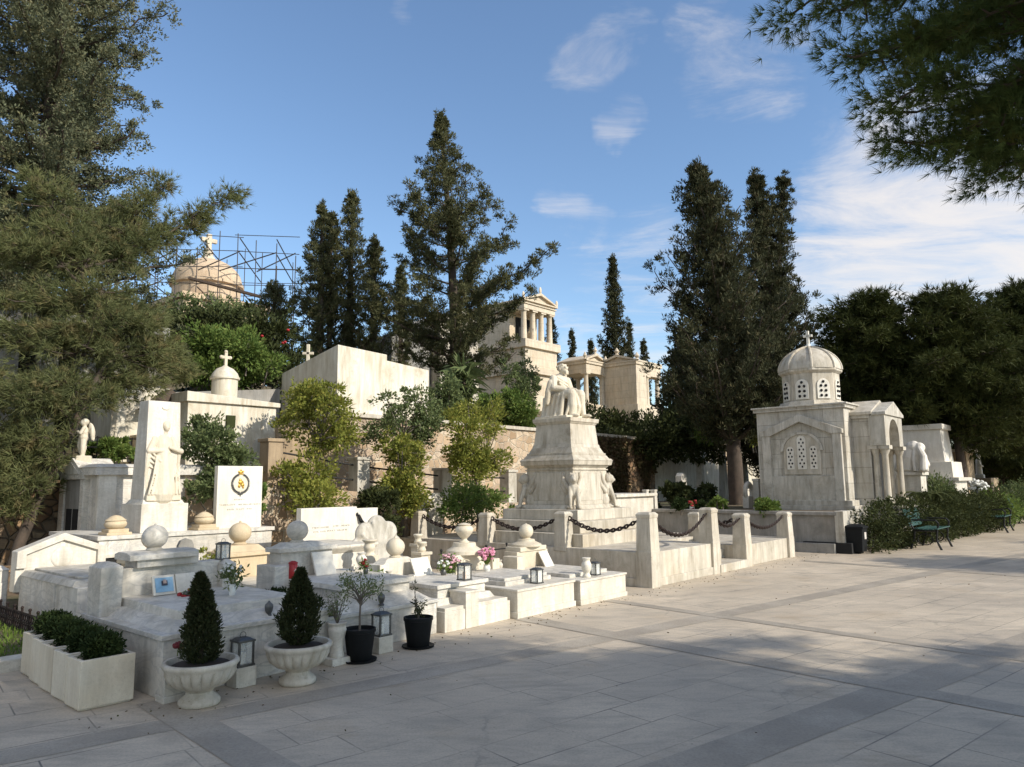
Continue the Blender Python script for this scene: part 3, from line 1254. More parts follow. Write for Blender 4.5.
# --- fourth grave (urn 452)
GF = thing('grave', 'white marble box grave headed by a tall cream urn with pink flowers', 'grave', T(4.03, .02))
m = MB()
plot(m, 1.12, 1.5, 0, [(0, 0, .07, 0), (.015, .068, .30, .015)])
m.box(.0, 1.12, .0, 1.5, .296, .325)
obj('base', m, M['white'], GF, .006)
m = MB()
m.box(.13, 1.0, .3, 1.3, .323, .375)
m.box(.16, .97, .34, 1.3, .373, .41)
obj('slab', m, M['grey'], GF, .006)
m = MB()
m.box(.2, .86, 1.24, 1.5, .32, .62)
m.box(.12, .26, 1.12, 1.4, .32, .56)
m.box(.80, .94, 1.12, 1.4, .32, .54)
m.lathe([(.24, 0), (.24, .05), (.16, .1), (.15, .15)], .52, 1.37, .615, 20)
hs = obj('headstone', m, M['cream'], GF, .006)
m = MB()
urn(m, .52, 1.37, .76, .12, .26)
obj('urn', m, M['cream'], hs)

# --- fifth grave (urn 516)
GG = thing('grave', 'white marble box grave nearest the chained terrace, headed by a round urn', 'grave', T(5.2, -.02))
m = MB()
plot(m, 1.08, 1.5, 0, [(0, 0, .06, 0), (.015, .058, .285, .015)])
m.box(.0, 1.08, .0, 1.5, .282, .31)
obj('base', m, M['white'], GG, .006)
m = MB()
m.box(.12, .98, .26, 1.2, .308, .355)
obj('slab', m, M['grey'], GG, .006)
m = MB()
m.box(.2, .88, 1.22, 1.46, .305, .58)
m.box(.06, .22, 1.1, 1.36, .305, .53)
m.box(.25, .83, 1.2, 1.48, .578, .64)
m.lathe([(.22, 0), (.22, .03), (.13, .07), (.12, .1)], .54, 1.34, .637, 20)
hs = obj('headstone', m, M['cream'], GG, .006)
m = MB()
ball_finial(m, .54, 1.34, .73, .105, 1.0)
obj('urn', m, M['cream'], hs)
m = MB()
m.obox((.72, 1.12, .45), (.1, 0, 0), (0, .01, 0), (0, .07, .11))
obj('leaning_plaque', m, M['clean'], GG, .003)

# ------------------------------------------------------------------ planters in front
BP = thing('box_planter', '', 'planter', T(-.5, .14), None, 'square stone planters with clipped box balls')
m = MB()
for a, b, c, d in ((0, .37, 0, .032), (0, .37, .238, .27), (0, .032, .03, .24), (.338, .37, .03, .24)):
    m.box(a, b, c, d, .012, .34)
m.box(.03, .345, .03, .245, .012, .06)
m.box(.012, .358, .012, .258, 0, .014)
obj('stone_box', m, M['cream'], BP, .008)
m = MB()
m.box(.031, .339, .031, .239, .28, .31)
obj('soil', m, M['soil'], BP)
np_mesh('box_ball', bush_leaves([(.185, .135, .385, .12, .092, .10), (.16, .135, .40, .08, .07, .07)], 5200, .028, .014, np.random.default_rng(3), .66), 4, L['box'], BP)
BP['label'] = 'square stone box planter, front one of the row and nearest the rose block'
names = ['square stone box planter, directly behind the front one of the row', 'square stone box planter, middle of the row of five',
         'square stone box planter, next to last toward the iron fence', 'square stone box planter, rearmost of the row by the iron fence']
for k in range(1, 5):
    dup(BP, T(-.5 + .022 * k + random.uniform(-.015, .015), .14 + .328 * k + random.uniform(-.008, .008)), ROWZ + random.uniform(-.03, .03), names[k - 1])


def planter_mod(a, h):
    if .13 < h < .255:
        f = math.sin((h - .13) / .125 * PI) ** .5
        return 1 + .10 * f * (abs(math.cos(a * 10)) ** .5 - .75)
    return 1


def topiary_mesh(h, r, n, seed, rng_shape):
    rng = np.random.default_rng(seed)
    u = rng.uniform(0, 1, n) ** .8
    a = rng.uniform(0, 2 * PI, n)
    rr = np.interp(u, [p[0] for p in rng_shape], [p[1] for p in rng_shape]) * r
    lump = 1 + .13 * np.sin(a * 4 + u * 15 + seed) + .12 * np.sin(a * 3 - u * 26 + seed) + .09 * np.sin(a * 7 + u * 43) + rng.normal(size=n) * .09
    rr = rr * lump * rng.uniform(.25, 1.0, n) ** .5
    P = np.stack([rr * np.cos(a) + .035 * u * u * math.cos(seed), rr * np.sin(a), u * h], 1)
    P = P[(np.sin(a * 6 + u * 31) + np.sin(a * 4 - u * 19 + seed) > -1.45)]
    keep_ = (np.sin(a * 6 + u * 31) + np.sin(a * 4 - u * 19 + seed) > -1.45)
    a, u, n = a[keep_], u[keep_], len(P)
    D = np.stack([np.cos(a) * .7, np.sin(a) * .7, np.full(n, .85)], 1) + rng.normal(size=(n, 3)) * .4
    return leaf_quads(P, D, .036, .012, rng)


def urn_planter(loc, label, h, r, seed, shape, group):
    t = thing('potted_cypress', label, 'potted tree', loc, .3 * seed, group)
    m = MB()
    pr = [(.13, 0), (.142, .012), (.142, .035), (.125, .055), (.095, .075), (.088, .095), (.11, .118), (.17, .14), (.215, .18), (.238, .225), (.243, .255), (.252, .268), (.262, .282), (.262, .298), (.252, .308),
          (.232, .308), (.222, .29), (.216, .262), (.02, .262)]
    m.lathe(pr, n=160, mod=planter_mod)
    obj('urn_bowl', m, M['concrete'], t, sharp=55)
    m = MB()
    m.lathe([(.214, 0), (.19, .015), (.1, .024), (.004, .03)], z=.266, n=24)
    obj('soil', m, M['soil'], t)
    m = MB()
    m.tube([(0, 0, .27), (.004, .006, .27 + h * .9)], [.016, .004], 7)
    obj('trunk', m, M['bark'], t)
    o = np_mesh('foliage', topiary_mesh(h, r, 13000, seed, shape), 4, L['bronze'], t)
    o.location.z = .285
    return t


urn_planter(T(.13, -.33), 'fluted stone urn with a slender pointed dwarf cypress, the urn nearest the box planters', .62, .120, 3,
            [(0, .6), (.08, .95), (.25, 1), (.5, .78), (.75, .5), (.92, .26), (1, .05)], 'fluted stone urns with dwarf cypresses')
urn_planter(T(.90, -.38), 'fluted stone urn with a plump egg-shaped dwarf cypress, the urn nearer the black pots', .58, .148, 5,
            [(0, .35), (.1, .75), (.25, 1), (.42, .95), (.65, .62), (.85, .32), (1, .04)], 'fluted stone urns with dwarf cypresses')


def black_pot(loc, label, s, plant, seed, group='black plastic pots before the graves'):
    rng = np.random.default_rng(seed)
    t = thing('potted_plant', label, 'potted plant', loc, rng.uniform(0, 6), group)
    m = MB()
    m.lathe([(.1 * s, .012), (.105 * s, .02), (.135 * s, .25 * s), (.142 * s, .252 * s), (.142 * s, .28 * s), (.13 * s, .28 * s), (.125 * s, .25 * s), (.01, .245 * s)], n=28)
    obj('pot', m, M['blackplastic'], t)
    m = MB()
    m.lathe([(.12 * s, 0), (.15 * s, .004), (.155 * s, .02), (.15 * s, .021), (.13 * s, .012), (.01, .01)], n=28)
    obj('saucer', m, M['blackplastic'], t)
    m = MB()
    m.lathe([(.127 * s, 0), (.05, .008), (.004, .01)], z=.246 * s, n=18)
    obj('soil', m, M['soil'], t)
    z0 = .25 * s
    m = MB()
    if plant == 'standard':
        m.tube([(0, 0, z0), (.008, .0, z0 + .14), (-.006, .004, z0 + .29)], [.011, .009, .009], 7)
        tips = []
        for k in range(26):
            d = unit(rng.normal(size=(1, 3)))[0]
            d[2] = abs(d[2]) * 1.1 + .2
            L_ = rng.uniform(.14, .27)
            e = np.array([-.006, .004, z0 + .27]) + d / np.linalg.norm(d) * L_ * np.array([.95, .95, 1])
            m.tube([(-.006, .004, z0 + rng.uniform(.22, .29)), tuple(e * .5 + np.array([0, 0, z0 + .3]) * .5), tuple(e)], [.005, .0035, .0015], 5)
            tips.append(e)
        tips = np.array(tips)
        P = tips[rng.integers(0, len(tips), 620)] + rng.normal(size=(620, 3)) * .035
        np_mesh('leaves', leaf_quads(P, rng.normal(size=(620, 3)) + np.array([0, 0, .4]), .04, .012, rng), 4, L['olive'], t)
    else:
        tips = []
        for k in range(5):
            a = rng.uniform(0, 6)
            hgt = (.33, .2, .16, .14, .12)[k]
            pts = [(0, 0, z0), (.02 * math.cos(a), .02 * math.sin(a), z0 + hgt * .5), (.05 * math.cos(a), .05 * math.sin(a), z0 + hgt)]
            m.tube(pts, [.006, .005, .002], 5)
            for f in (.35, .5, .7, .85, 1):
                tips.append(np.array(pts[2]) * f + np.array([0, 0, z0]) * (1 - f))
        tips = np.array(tips)
        P = tips[rng.integers(0, len(tips), 160)] + rng.normal(size=(160, 3)) * .018
        np_mesh('leaves', leaf_quads(P, rng.normal(size=(160, 3)) + np.array([0, 0, .3]), .045, .014, rng), 4, L['shrubdark'], t)
    obj('stems', m, M['barkgrey'], t)
    return t


black_pot(T(1.66, -.17), 'black plastic pot with a bare-stemmed round-headed olive sapling, nearest the urns', 1.0, 'standard', 21)
black_pot(T(2.36, -.16), 'black plastic pot with a short scraggly twig plant, nearer the lantern block grave', 1.0, 'twig', 22)

# marble block with a red rose
t_ = thing('flower_block', 'small marble block vase with one dark red rose, between box planter and urn', 'flower vase', T(-.03, -.12))
m = MB()
m.box(-.01, .21, -.02, .12, 0, .05)
m.box(.0, .2, -.005, .105, .048, .23)
obj('block', m, M['grey'], t_, .006)
m = MB()
m.tube([(.1, .05, .2), (.105, .045, .3), (.115, .05, .38)], .004, 5)
obj('stem', m, L['laurel'], t_)
m = MB()
flower_heads(m, np.random.default_rng(1), [(.115, .05, .385), (.1, .06, .375), (.13, .045, .37)], .024)
obj('rose', m, M['darkred'], t_)

# lantern blocks
for (s_, t__, lb, lb2) in ((.58, -.1, 'low white marble block carrying a pewter lantern between the two stone urns', 'pewter grave lantern on the low block between the two stone urns'),
                           (2.0, -.05, 'low white marble block carrying a pewter lantern between the two black pots', 'pewter grave lantern on the low block between the two black pots')):
    b = tag(obj('lantern_block', MB().box(-.085, .085, -.075, .075, 0, .15), M['white'], None, .006, loc=T(s_, t__), rotz=ROWZ), lb, 'stone block', 'low lantern blocks')
    lantern(T(s_, t__, .15), lb2, s=1.15, group='pewter grave lanterns')
lantern(T(3.36, .21, .49), 'lantern with an amber candle on the block in front of the white stepped grave', s=1.0, amber=True, group='pewter grave lanterns')
lantern(T(4.6, .2, .325), 'pewter lantern on the front edge of the plain box grave', s=1.0, group='pewter grave lanterns')
lantern(T(5.78, .16, .31), 'pewter lantern beside the white vase on the grave by the chained terrace', s=.95, group='pewter grave lanterns')
# small censers on the grave edges
for (s_, t__, z_, lb) in ((.92, .1, .455, 'small pewter incense cup on the front ledge of the broad white grave'), (2.2, .2, .37, 'small pewter incense cup on the sloping ledge of the grey-veined grave')):
    r = thing('incense_cup', lb, 'incense burner', T(s_, t__, z_), 0, 'small incense cups on the grave ledges')
    m = MB().lathe([(.028, 0), (.03, .008), (.018, .02), (.03, .045), (.036, .075), (.034, .085), (.004, .082)], n=16)
    obj('cup', m, M['pewter'], r)
    m = MB().lathe([(.035, .085), (.03, .1), (.014, .112), (.006, .125), (.001, .128)], n=16)
    obj('lid', m, M['pewter'], r)
# white vase column with dry plant
t_ = thing('potted_plant', 'white baluster vase on a plinth with wispy green stems, beside the plump urn', 'potted plant', T(1.47, -.1))
m = MB()
m.box(-.1, .1, -.08, .08, 0, .06)
obj('plinth', m, M['white'], t_, .005)
m = MB()
m.lathe(lathe_smooth([(.06, .058), (.064, .08), (.055, .12), (.062, .2), (.08, .28), (.07, .32), (.085, .345), (.08, .352), (.06, .34)]), n=24)
obj('vase', m, M['white'], t_)
m = MB()
rng = np.random.default_rng(8)
tips = []
for k in range(14):
    a = rng.uniform(0, 6.28)
    r_ = rng.uniform(.04, .13)
    p = (r_ * math.cos(a), r_ * math.sin(a), .34 + rng.uniform(.12, .27))
    m.tube([(0, 0, .33), (p[0] * .45, p[1] * .45, .34 + (p[2] - .34) * .6), p], [.004, .003, .0012], 4)
    tips += [np.array(p) * f + np.array([0, 0, .33]) * (1 - f) for f in (.5, .7, .9, 1)]
obj('stems', m, M['barkgrey'], t_)
tips = np.array(tips)
P = tips[rng.integers(0, len(tips), 230)] + rng.normal(size=(230, 3)) * .012
np_mesh('leaves', leaf_quads(P, rng.normal(size=(230, 3)) + np.array([0, 0, .5]), .05, .008, rng), 4, L['olive'], t_)

# flowers on the graves
bouquet(T(.60, .92, .585), 'low bunch of red flowers lying by the photo book', 'red', 9, 0, .07, -.02, 31, 'pewter', .03, .04, 30, fr=.024)
bouquet(T(.87, .62, .585), 'vase of drooping dark foliage and small white blooms on the broad white grave', 'whitepetal', 16, 0, .11, .1, 32, 'whitepetal', .035, .1, 240, 'olive', fr=.012)
bouquet(T(4.1, 1.2, .32), 'loose pink and green bouquet in a white pot beside the tall cream urn', 'palepink', 26, 0, .15, .14, 33, 'whitepetal', .07, .1, 300, fr=.02)
bouquet(T(4.62, 1.05, .41), 'round ball of bright pink hydrangea flowers before the tall cream urn', 'pink', 60, 0, .11, .14, 34, 'whitepetal', .05, .08, 120, fr=.022)
bouquet(T(3.0, 1.35, .35), 'small leafy green bouquet by the headstone of the stepped white grave', 'whitepetal', 6, 0, .1, .08, 35, 'whitepetal', .05, .1, 200, fr=.012)

t_ = thing('marble_vase', 'white marble baluster vase standing on the grave by the chained terrace', 'vase', T(5.53, .12, .31), 0)
m = MB().lathe(lathe_smooth([(.05, 0), (.055, .02), (.04, .05), (.06, .1), (.066, .16), (.045, .21), (.056, .24), (.05, .25), (.004, .245)]), n=20)
obj('body', m, M['clean'], t_)


# ================================================================== LEFT TOMBS
t_ = thing('tomb', 'grey marble chest tomb with a cream gabled headstone, behind the box planters', 'tomb', T(.42, 2.95))
m = MB()
m.box(0, .82, 0, 1.85, 0, .5)
m.box(-.02, .02, .62, .64, .02, .49)
obj('chest', m, M['grey'], t_, .008)
m = MB()
m.hexa([(-.02, .1), (.84, .1), (.84, 1.8), (-.02, 1.8)], .497, [(.03, .15), (.79, .15), (.79, 1.8), (.03, 1.8)], .56)
m.box(.1, .72, .3, 1.7, .558, .585)
obj('lid', m, M['dark'], t_, .01)
m = MB()
gp = [(-.06, .3), (.94, .3), (.94, .78), (.44, .98), (-.06, .78)]
m.extr(gp, 1.84, 2.02)
hs = obj('gabled_headstone', m, M['white'], t_, .01)
m = MB()
m.extr([(-.06, .58), (.04, .58), (.04, .74), (.44, .89), (.84, .74), (.84, .58), (.94, .58), (.94, .78), (.44, .98), (-.06, .78)], 1.8, 1.845)
obj('moulded_border', m, M['white'], hs, .006)
m = MB()
m.ell((.44, 1.84, .68), (.13, .02, .13), 20, 8)
obj('roundel', m, M['white'], hs)

tag(obj('tomb', MB().box(-.55, .32, 0, .6, 0, .55).hexa([(-.57, -.02), (.34, -.02), (.34, .62), (-.57, .62)], .548, [(-.5, .05), (.27, .05), (.27, .55), (-.5, .55)], .6), M['grey'], None, .012, loc=T(.05, 5.05), rotz=ROWZ),
    'low grey marble tomb at the left edge beyond the iron fence', 'tomb')

# little iron fence with its grass plot
t_ = thing('iron_fence', 'low rusty iron fence of scrolled panels round the grass plot', 'fence', T(.12, 3.1))
rng = np.random.default_rng(4)
for k in range(9):
    m = MB()
    y0 = k * .25
    m.tube([(0, y0, 0), (0, y0, .27)], .012, 6)
    m.ell((0, y0, .28), .018, 8, 6)
    obj('post', m, M['iron'], t_)
m = MB()
for z in (.05, .14, .23):
    m.obox((0, 1.0, z), (.006, 0, 0), (0, 1.0, 0), (0, 0, .008))
for k in range(32):
    y = .03 + k * .0625
    m.ring((0, y, .095), (0, 1, 0), (0, 0, 1), .026, .034, .006, 10, 4)
    m.ring((0, y, .187), (0, 1, 0), (0, 0, 1), .026, .034, .006, 10, 4)
obj('scroll_panel', m, M['iron'], t_)
m = MB()
m.obox((.18, 0, .23), (.2, 0, 0), (0, .006, 0), (0, 0, .008))
m.obox((.18, 0, .1), (.2, 0, 0), (0, .006, 0), (0, 0, .008))
obj('side_rail', m, M['blackiron'], t_)

g = MB()
for (a, b, c, d) in ((-3.5, .02, 1.85, 2.05),):
    q = [T(a, c), T(b, c), T(b, d), T(a, d)]
    q = [(p.x, p.y) for p in q]
    g.hexa(q, -.02, q, .1)
struct('plot_kerb', g, M['white'], bevel=.01)
g = MB()
g.add([T(-3.5, 2.04, .05), T(.1, 2.04, .05), T(.1, 5.0, .05), T(-3.5, 5.0, .05)], [(0, 1, 2, 3)])
struct('plot_soil', g, M['earth'])
n = 5200
P = np.stack([rng.uniform(-1.6, .08, n), rng.uniform(2.08, 4.9, n), np.full(n, .045)], 1)
keep = np.sin(P[:, 0] * 3.1 + 1) + np.sin(P[:, 1] * 2.7) > -.5
P = P[keep]
Pw = np.stack([O.x + A.x * P[:, 0] + B.x * P[:, 1], O.y + A.y * P[:, 0] + B.y * P[:, 1], P[:, 2]], 1)
o = np_mesh('grass', leaf_quads(Pw, rng.normal(size=Pw.shape) * .5 + np.array([0, 0, 1.0]), .07, .012, rng), 4, L['grass'])
tag(o, 'short green grass growing in the kerbed plot', 'grass')
o['kind'] = 'stuff'

# second row: low tombs with ochre urn pedestals
for k, (s_, lb) in enumerate(((1.36, 'ochre limestone pedestal with a globe, peeping out behind the ball headstone'), (2.45, 'ochre limestone pedestal with a globe, in the second row below the emblem stele'))):
    t_ = thing('tomb', lb, 'tomb', T(s_ - .42, 1.95), None, 'low tombs with ochre pedestals')
    m = MB()
    m.box(0, .85, 0, 1.75, 0, .34)
    m.box(.04, .81, .04, 1.2, .338, .4)
    obj('base', m, M['cream'], t_, .008)
    m = MB()
    m.box(.16, .7, 1.22, 1.66, .338, .66)
    m.box(.12, .74, 1.18, 1.7, .657, .71)
    m.hexa([(.16, 1.22), (.7, 1.22), (.7, 1.66), (.16, 1.66)], .708, [(.24, 1.3), (.62, 1.3), (.62, 1.6), (.24, 1.6)], .79)
    hs = obj('pedestal', m, M['ochre'], t_, .01)
    m = MB()
    ball_finial(m, .43, 1.44, .785, .14, .92)
    obj('globe', m, M['ochre'], hs)
# small green plants and round-topped stones between
bush('low_plant', 'bright green low plant growing between the ochre pedestals', 'plant', T(1.92, 3.45, .0), [(-.16, 0, .68, .12, .12, .08), (.18, .05, .70, .14, .12, .08), (0, 0, .4, .26, .2, .3)], 1100, .06, .03, 'citrus', 61, False)
tag(obj('headstone', MB().extr([(-.1, 0), (.1, 0), (.1, .80), (.07, .86), (0, .885), (-.07, .86), (-.1, .80)], -.03, .03), M['wallgrey'], None, .004, loc=T(1.92, 3.75), rotz=ROWZ), 'small grey round-topped headstone before the grey terrace wall', 'headstone')

# grey terrace with a niche
t_ = thing('tomb_terrace', 'grey marble terrace with a dark niche, carrying the tall relief stele', 'tomb', T(1.3, 4.85))
ztop = .90
m = MB()
m.box(0, 2.5, 0, 1.75, 0, ztop)
m.box(-.03, 2.53, -.03, 1.8, ztop - .05, ztop + .004)
for x in (.38, .62, 1.1, 1.6):
    m.box(x, x + .006, -.004, .0, .0, ztop - .05)
obj('retaining_wall', m, M['grey'], t_, .006)
m = MB()
for a, b, c, d in ((.03, .36, .62, .66), (.03, .07, .1, .622), (.32, .36, .1, .622)):
    m.box(a, b, -.035, .0, c, d)
fr = obj('niche_frame', m, M['white'], t_, .004)
obj('niche_opening', MB().box(.068, .322, -.012, -.001, .1, .621), M['hole'], fr)

SX, SY = T(2.29, 5.35), ROWZ
t_ = thing('relief_stele', 'tall tapering white stele carved with a robed standing figure', 'stele', T(2.2, 5.33, ztop))
hs_ = zp(402, 2.2, 5.3) - ztop
m = MB()
m.cbox(0, 0, 0, .4, .66, .68)
m.cbox(0, 0, .398, .46, .6, .58, .53, .46)
obj('plinth', m, M['white'], t_, .01)
m = MB()
m.cbox(0, 0, .455, hs_, .52, .44, .46, .30)
obj('shaft', m, M['white'], t_, .008)
# relief figure on the plaza side
m = MB()
F = -.20
zb = .5
m.caps([(0, F + .03, zb + .02), (.01, F + .04, zb + .3), (.0, F + .05, zb + .5)], [.14, .12, .1], 12)
m.ell((0, F + .03, zb + .58), (.105, .065, .14), 14, 9)
m.ell((.03, F + .005, zb + .80), (.038, .042, .055), 12, 8)
m.ell((.03, F + .02, zb + .815), (.05, .042, .062), 12, 8)
m.cap((.015, F + .03, zb + .68), (.028, F + .02, zb + .76), .026)
m.caps([(-.1, F + .03, zb + .66), (-.165, F + .01, zb + .52), (-.03, F - .03, zb + .52)], [.042, .036, .024])
m.caps([(.1, F + .03, zb + .66), (.15, F + .01, zb + .53), (.2, F - .01, zb + .52), (.06, F - .035, zb + .56)], [.04, .036, .034, .022])
for k in range(10):
    x = -.15 + k * .033
    m.caps([(x * .6, F - .03, zb + .46), (x + .02, F - .045, zb + .22), (x * 1.2, F - .055, zb + .03)], [.009, .013, .016], 6)
for k in range(4):
    m.caps([(-.15, F + .01, zb + .52 - k * .06), (-.05 + .02 * k, F - .045, zb + .40 - k * .05), (.1, F - .02, zb + .44 - k * .07)], [.016, .012, .014], 6)
m.caps([(-.165, F + .02, zb + .5), (-.19, F + .03, zb + .25), (-.17, F + .02, zb + .05)], [.03, .024, .02], 6)
m.caps([(.19, F + .02, zb + .5), (.17, F + .03, zb + .25), (.16, F + .02, zb + .05)], [.026, .024, .022], 6)
m.box(-.2, .2, F - .05, F + .05, zb - .05, zb + .02)
m.v = [(x * 1.22, (y + .2) * 1.05 - .232 + max(0, z - .5) * .065, .5 + (z - .5) * 1.24) for x, y, z in m.v]
sculpt('relief_figure', m, M['cream'], t_, .008, 1)
m = MB()
for k in range(9):
    a = PI * (k + .5) / 9
    m.ell((.02 + .05 * math.cos(a), -.155, hs_ - .09 - .03 * math.sin(a)), .012, 6, 5)
obj('wreath_carving', m, M['white'], t_)

for s_, lb in ((1.55, 'squat ochre stone urn on a square foot, on the terrace left of the relief stele'), (2.78, 'squat ochre stone urn on a square foot, on the terrace right of the relief stele')):
    r = thing('stone_urn', lb, 'urn', T(s_, 5.0, ztop + .004), None, 'squat urns flanking the relief stele')
    m = MB()
    m.cbox(0, 0, 0, .035, .32, .3)
    m.cbox(0, 0, .033, .08, .26, .24)
    obj('foot', m, M['ochre'], r, .006)
    m = MB()
    m.lathe(lathe_smooth([(.09, .078), (.12, .1), (.14, .14), (.125, .18), (.135, .19), (.12, .2), (.09, .225), (.05, .25), (.004, .262)]), n=22)
    obj('body', m, M['ochre'], r)

# emblem stele
t_ = thing('emblem_stele', 'flat white marble stele bearing a gilt wreath emblem and three lines of worn lettering', 'stele', T(3.33, 5.0, ztop))
ze = zp(466, 3.3, 5.0) - ztop
m = MB().box(-.37, .37, 0, .1, 0, ze)
obj('slab', m, M['clean'], t_, .006)
m = MB()
ez = ze - .27
for k in range(40):
    a = PI * .62 + 2 * PI * (k / 40) * .88
    a = PI / 2 + .38 + (2 * PI - .76) * k / 39
    c = Vector((.0 + .135 * math.cos(a), -.008, ez + .14 * math.sin(a)))
    tdir = Vector((-math.sin(a), 0, math.cos(a)))
    for sgn in (-1, 1):
        n_ = Vector((math.cos(a), 0, math.sin(a))) * sgn
        m.cap(c, c + tdir * .016 * (1 if math.cos(a) > 0 else -1) + n_ * .02, .008, .003, 5)
m.cap((-.03, -.008, ez - .155), (.03, -.008, ez - .155), .012, .012, 6)
m.cap((0, -.008, ez - .15), (0, -.008, ez - .19), .012, .006, 6)
em = obj('emblem', m, M['pewter'], t_)
m = MB()
m.ell((0, -.006, ez + .0), (.13, .005, .135), 28, 6)
obj('disc', m, M['cream'], em)
m = MB()
m.ell((0, -.012, ez + .02), (.045, .012, .035), 10, 6)
m.ell((.03, -.012, ez - .02), (.03, .012, .03), 10, 6)
m.ell((-.025, -.012, ez - .035), (.022, .01, .03), 10, 6)
m.ell((-.01, -.012, ez + .055), (.022, .012, .025), 10, 6)
m.ell((.04, -.012, ez - .055), (.018, .01, .02), 8, 6)
obj('gilt_figure', m, M['gold'], em)
m = MB()
m.ell((0, -.008, ez + .175), (.038, .012, .026), 12, 6)
m.box(-.034, .034, -.016, -.001, ez + .14, ez + .155)
m.ell((0, -.008, ez + .21), (.012, .01, .014), 8, 5)
m.ell((-.035, -.008, ez + .185), (.014, .01, .016), 8, 5)
m.ell((.035, -.008, ez + .185), (.014, .01, .016), 8, 5)
obj('crown_crest', m, M['gold'], em)
m = MB()
letter_rows(m, 0, [(-.09, .07, ez - .25), (-.33, -.06, ez - .325), (-.02, .32, ez - .325), (-.2, .2, ez - .395)], .024, .022, 3)
obj('lettering', m, M['greyletter'], t_)

# ------------------------------------------------------------------ little mausoleum with angel
MS, MT = 1.84, 6.5
t_ = thing('mausoleum', 'small grey marble mausoleum with a gabled doorway, an angel on its roof', 'mausoleum', T(MS, MT))
zr = zp(467, MS, MT)
m = MB()
m.box(.04, 1.7, .04, 1.56, 0, zr - .12)
obj('body', m, M['grey'], t_, .006)
m = MB()
m.box(0, .26, -.03, .06, 0, zr - .12)
obj('corner_pilaster', m, M['white'], t_, .006)
m = MB()
m.box(0, .2, 1.42, 1.62, 0, zr - .12)
obj('corner_pilaster', m, M['white'], t_, .006)
m = MB()
m.box(-.06, 1.74, -.07, 1.66, zr - .122, zr)
m.hexa([(-.08, -.09), (1.76, -.09), (1.76, 1.68), (-.08, 1.68)], zr - .002, [(.0, .0), (1.7, .0), (1.7, 1.6), (.0, 1.6)], zr + .05)
obj('cornice', m, M['grey'], t_, .006)
m = MB()
m.extr([(.42, zr - .18), (1.42, zr - .18), (1.42, zr - .1), (.92, zr + .16), (.42, zr - .1)], -.07, .5, 'x')
m.box(-.05, .045, .44, .58, 0, zr - .175)
m.box(-.05, .045, 1.26, 1.4, 0, zr - .175)
pd = obj('porch', m, M['grey'], t_, .006)
m = MB()
m.extr([(.55, zr - .1), (1.29, zr - .1), (.92, zr + .09)], -.085, -.065, 'x')
obj('pediment', m, M['dark'], pd)
m = MB()
m.box(-.02, .038, .58, 1.26, .05, zr - .18)
dr = obj('door', m, M['wallgrey'], t_)
m = MB()
for y in (.66, .94):
    for (a, b) in ((.12, .6), (.66, 1.2)):
        m.box(-.03, -.018, y, y + .22, a, b)
obj('door_panel', m, M['hole'], dr, .004)

ang = thing('angel_statue', 'small cream cherub statue with folded wing standing on the mausoleum roof', 'statue', T(MS + .1, MT + .92, zr + .15), ROWZ - R(25))
m = MB()
m.cbox(0, 0, -.16, .05, .26, .26, .2, .2)
m.caps([(-.02, -.05, .06), (-.02, -.055, .18), (-.02, -.03, .3)], [.035, .04, .05])
m.caps([(-.03, .05, .06), (-.015, .05, .18), (-.02, .03, .3)], [.035, .04, .05])
m.ell((-.02, 0, .35), (.075, .085, .08), 12, 8)
m.ell((-.015, 0, .43), (.07, .08, .1), 12, 8)
m.cap((-.015, 0, .5), (-.02, 0, .545), .03)
m.ell((-.03, 0, .585), (.058, .055, .062), 12, 9)
m.ell((-.015, 0, .6), (.062, .06, .055), 12, 8)
m.ell((-.088, 0, .578), (.012, .01, .014), 6, 5)
m.caps([(-.02, -.085, .49), (-.06, -.1, .41), (-.11, -.03, .44)], [.03, .026, .02])
m.caps([(-.02, .085, .49), (-.05, .1, .41), (-.11, .04, .42)], [.03, .026, .02])
for sg in (-1, 1):
    m.ell((.085, sg * .06, .47), (.045, .022, .12), 12, 8, (0, -.25, sg * .5))
    m.ell((.1, sg * .09, .40), (.03, .02, .11), 12, 8, (0, -.1, sg * .5))
m.caps([(-.07, 0, .33), (-.085, .03, .22), (-.06, .05, .08)], [.03, .03, .02], 8)
sculpt('body', m, M['cream'], ang, .0075, 2)

# white inscribed panel
t_ = thing('inscribed_panel', 'wide white marble panel with worn lettering and a dark bronze sprig, behind the grey-veined grave', 'stele', T(3.66, 3.85))
zz = zp(509, 3.5, 3.85)
m = MB()
m.box(0, 1.0, 0, .12, 0, zz)
m.box(.998, 1.42, .01, .12, 0, zz - .03)
m.box(.1, .9, -.06, .0, 0, .2)
obj('slab', m, M['clean'], t_, .006)
m = MB()
letter_rows(m, 0, [(.2, .5, zz - .3), (.56, .85, zz - .29), (.22, .42, zz - .36), (.46, .8, zz - .355)], .024, .022, 8)
obj('lettering', m, M['greyletter'], t_)
m = MB()
m.caps([(1.03, -.02, zz - .14), (1.06, -.03, zz - .22), (1.14, -.03, zz - .27)], [.02, .03, .012], 8)
m.ell((1.0, -.015, zz - .12), (.02, .015, .03), 8, 6)
obj('bronze_sprig', m, M['blackiron'], t_)

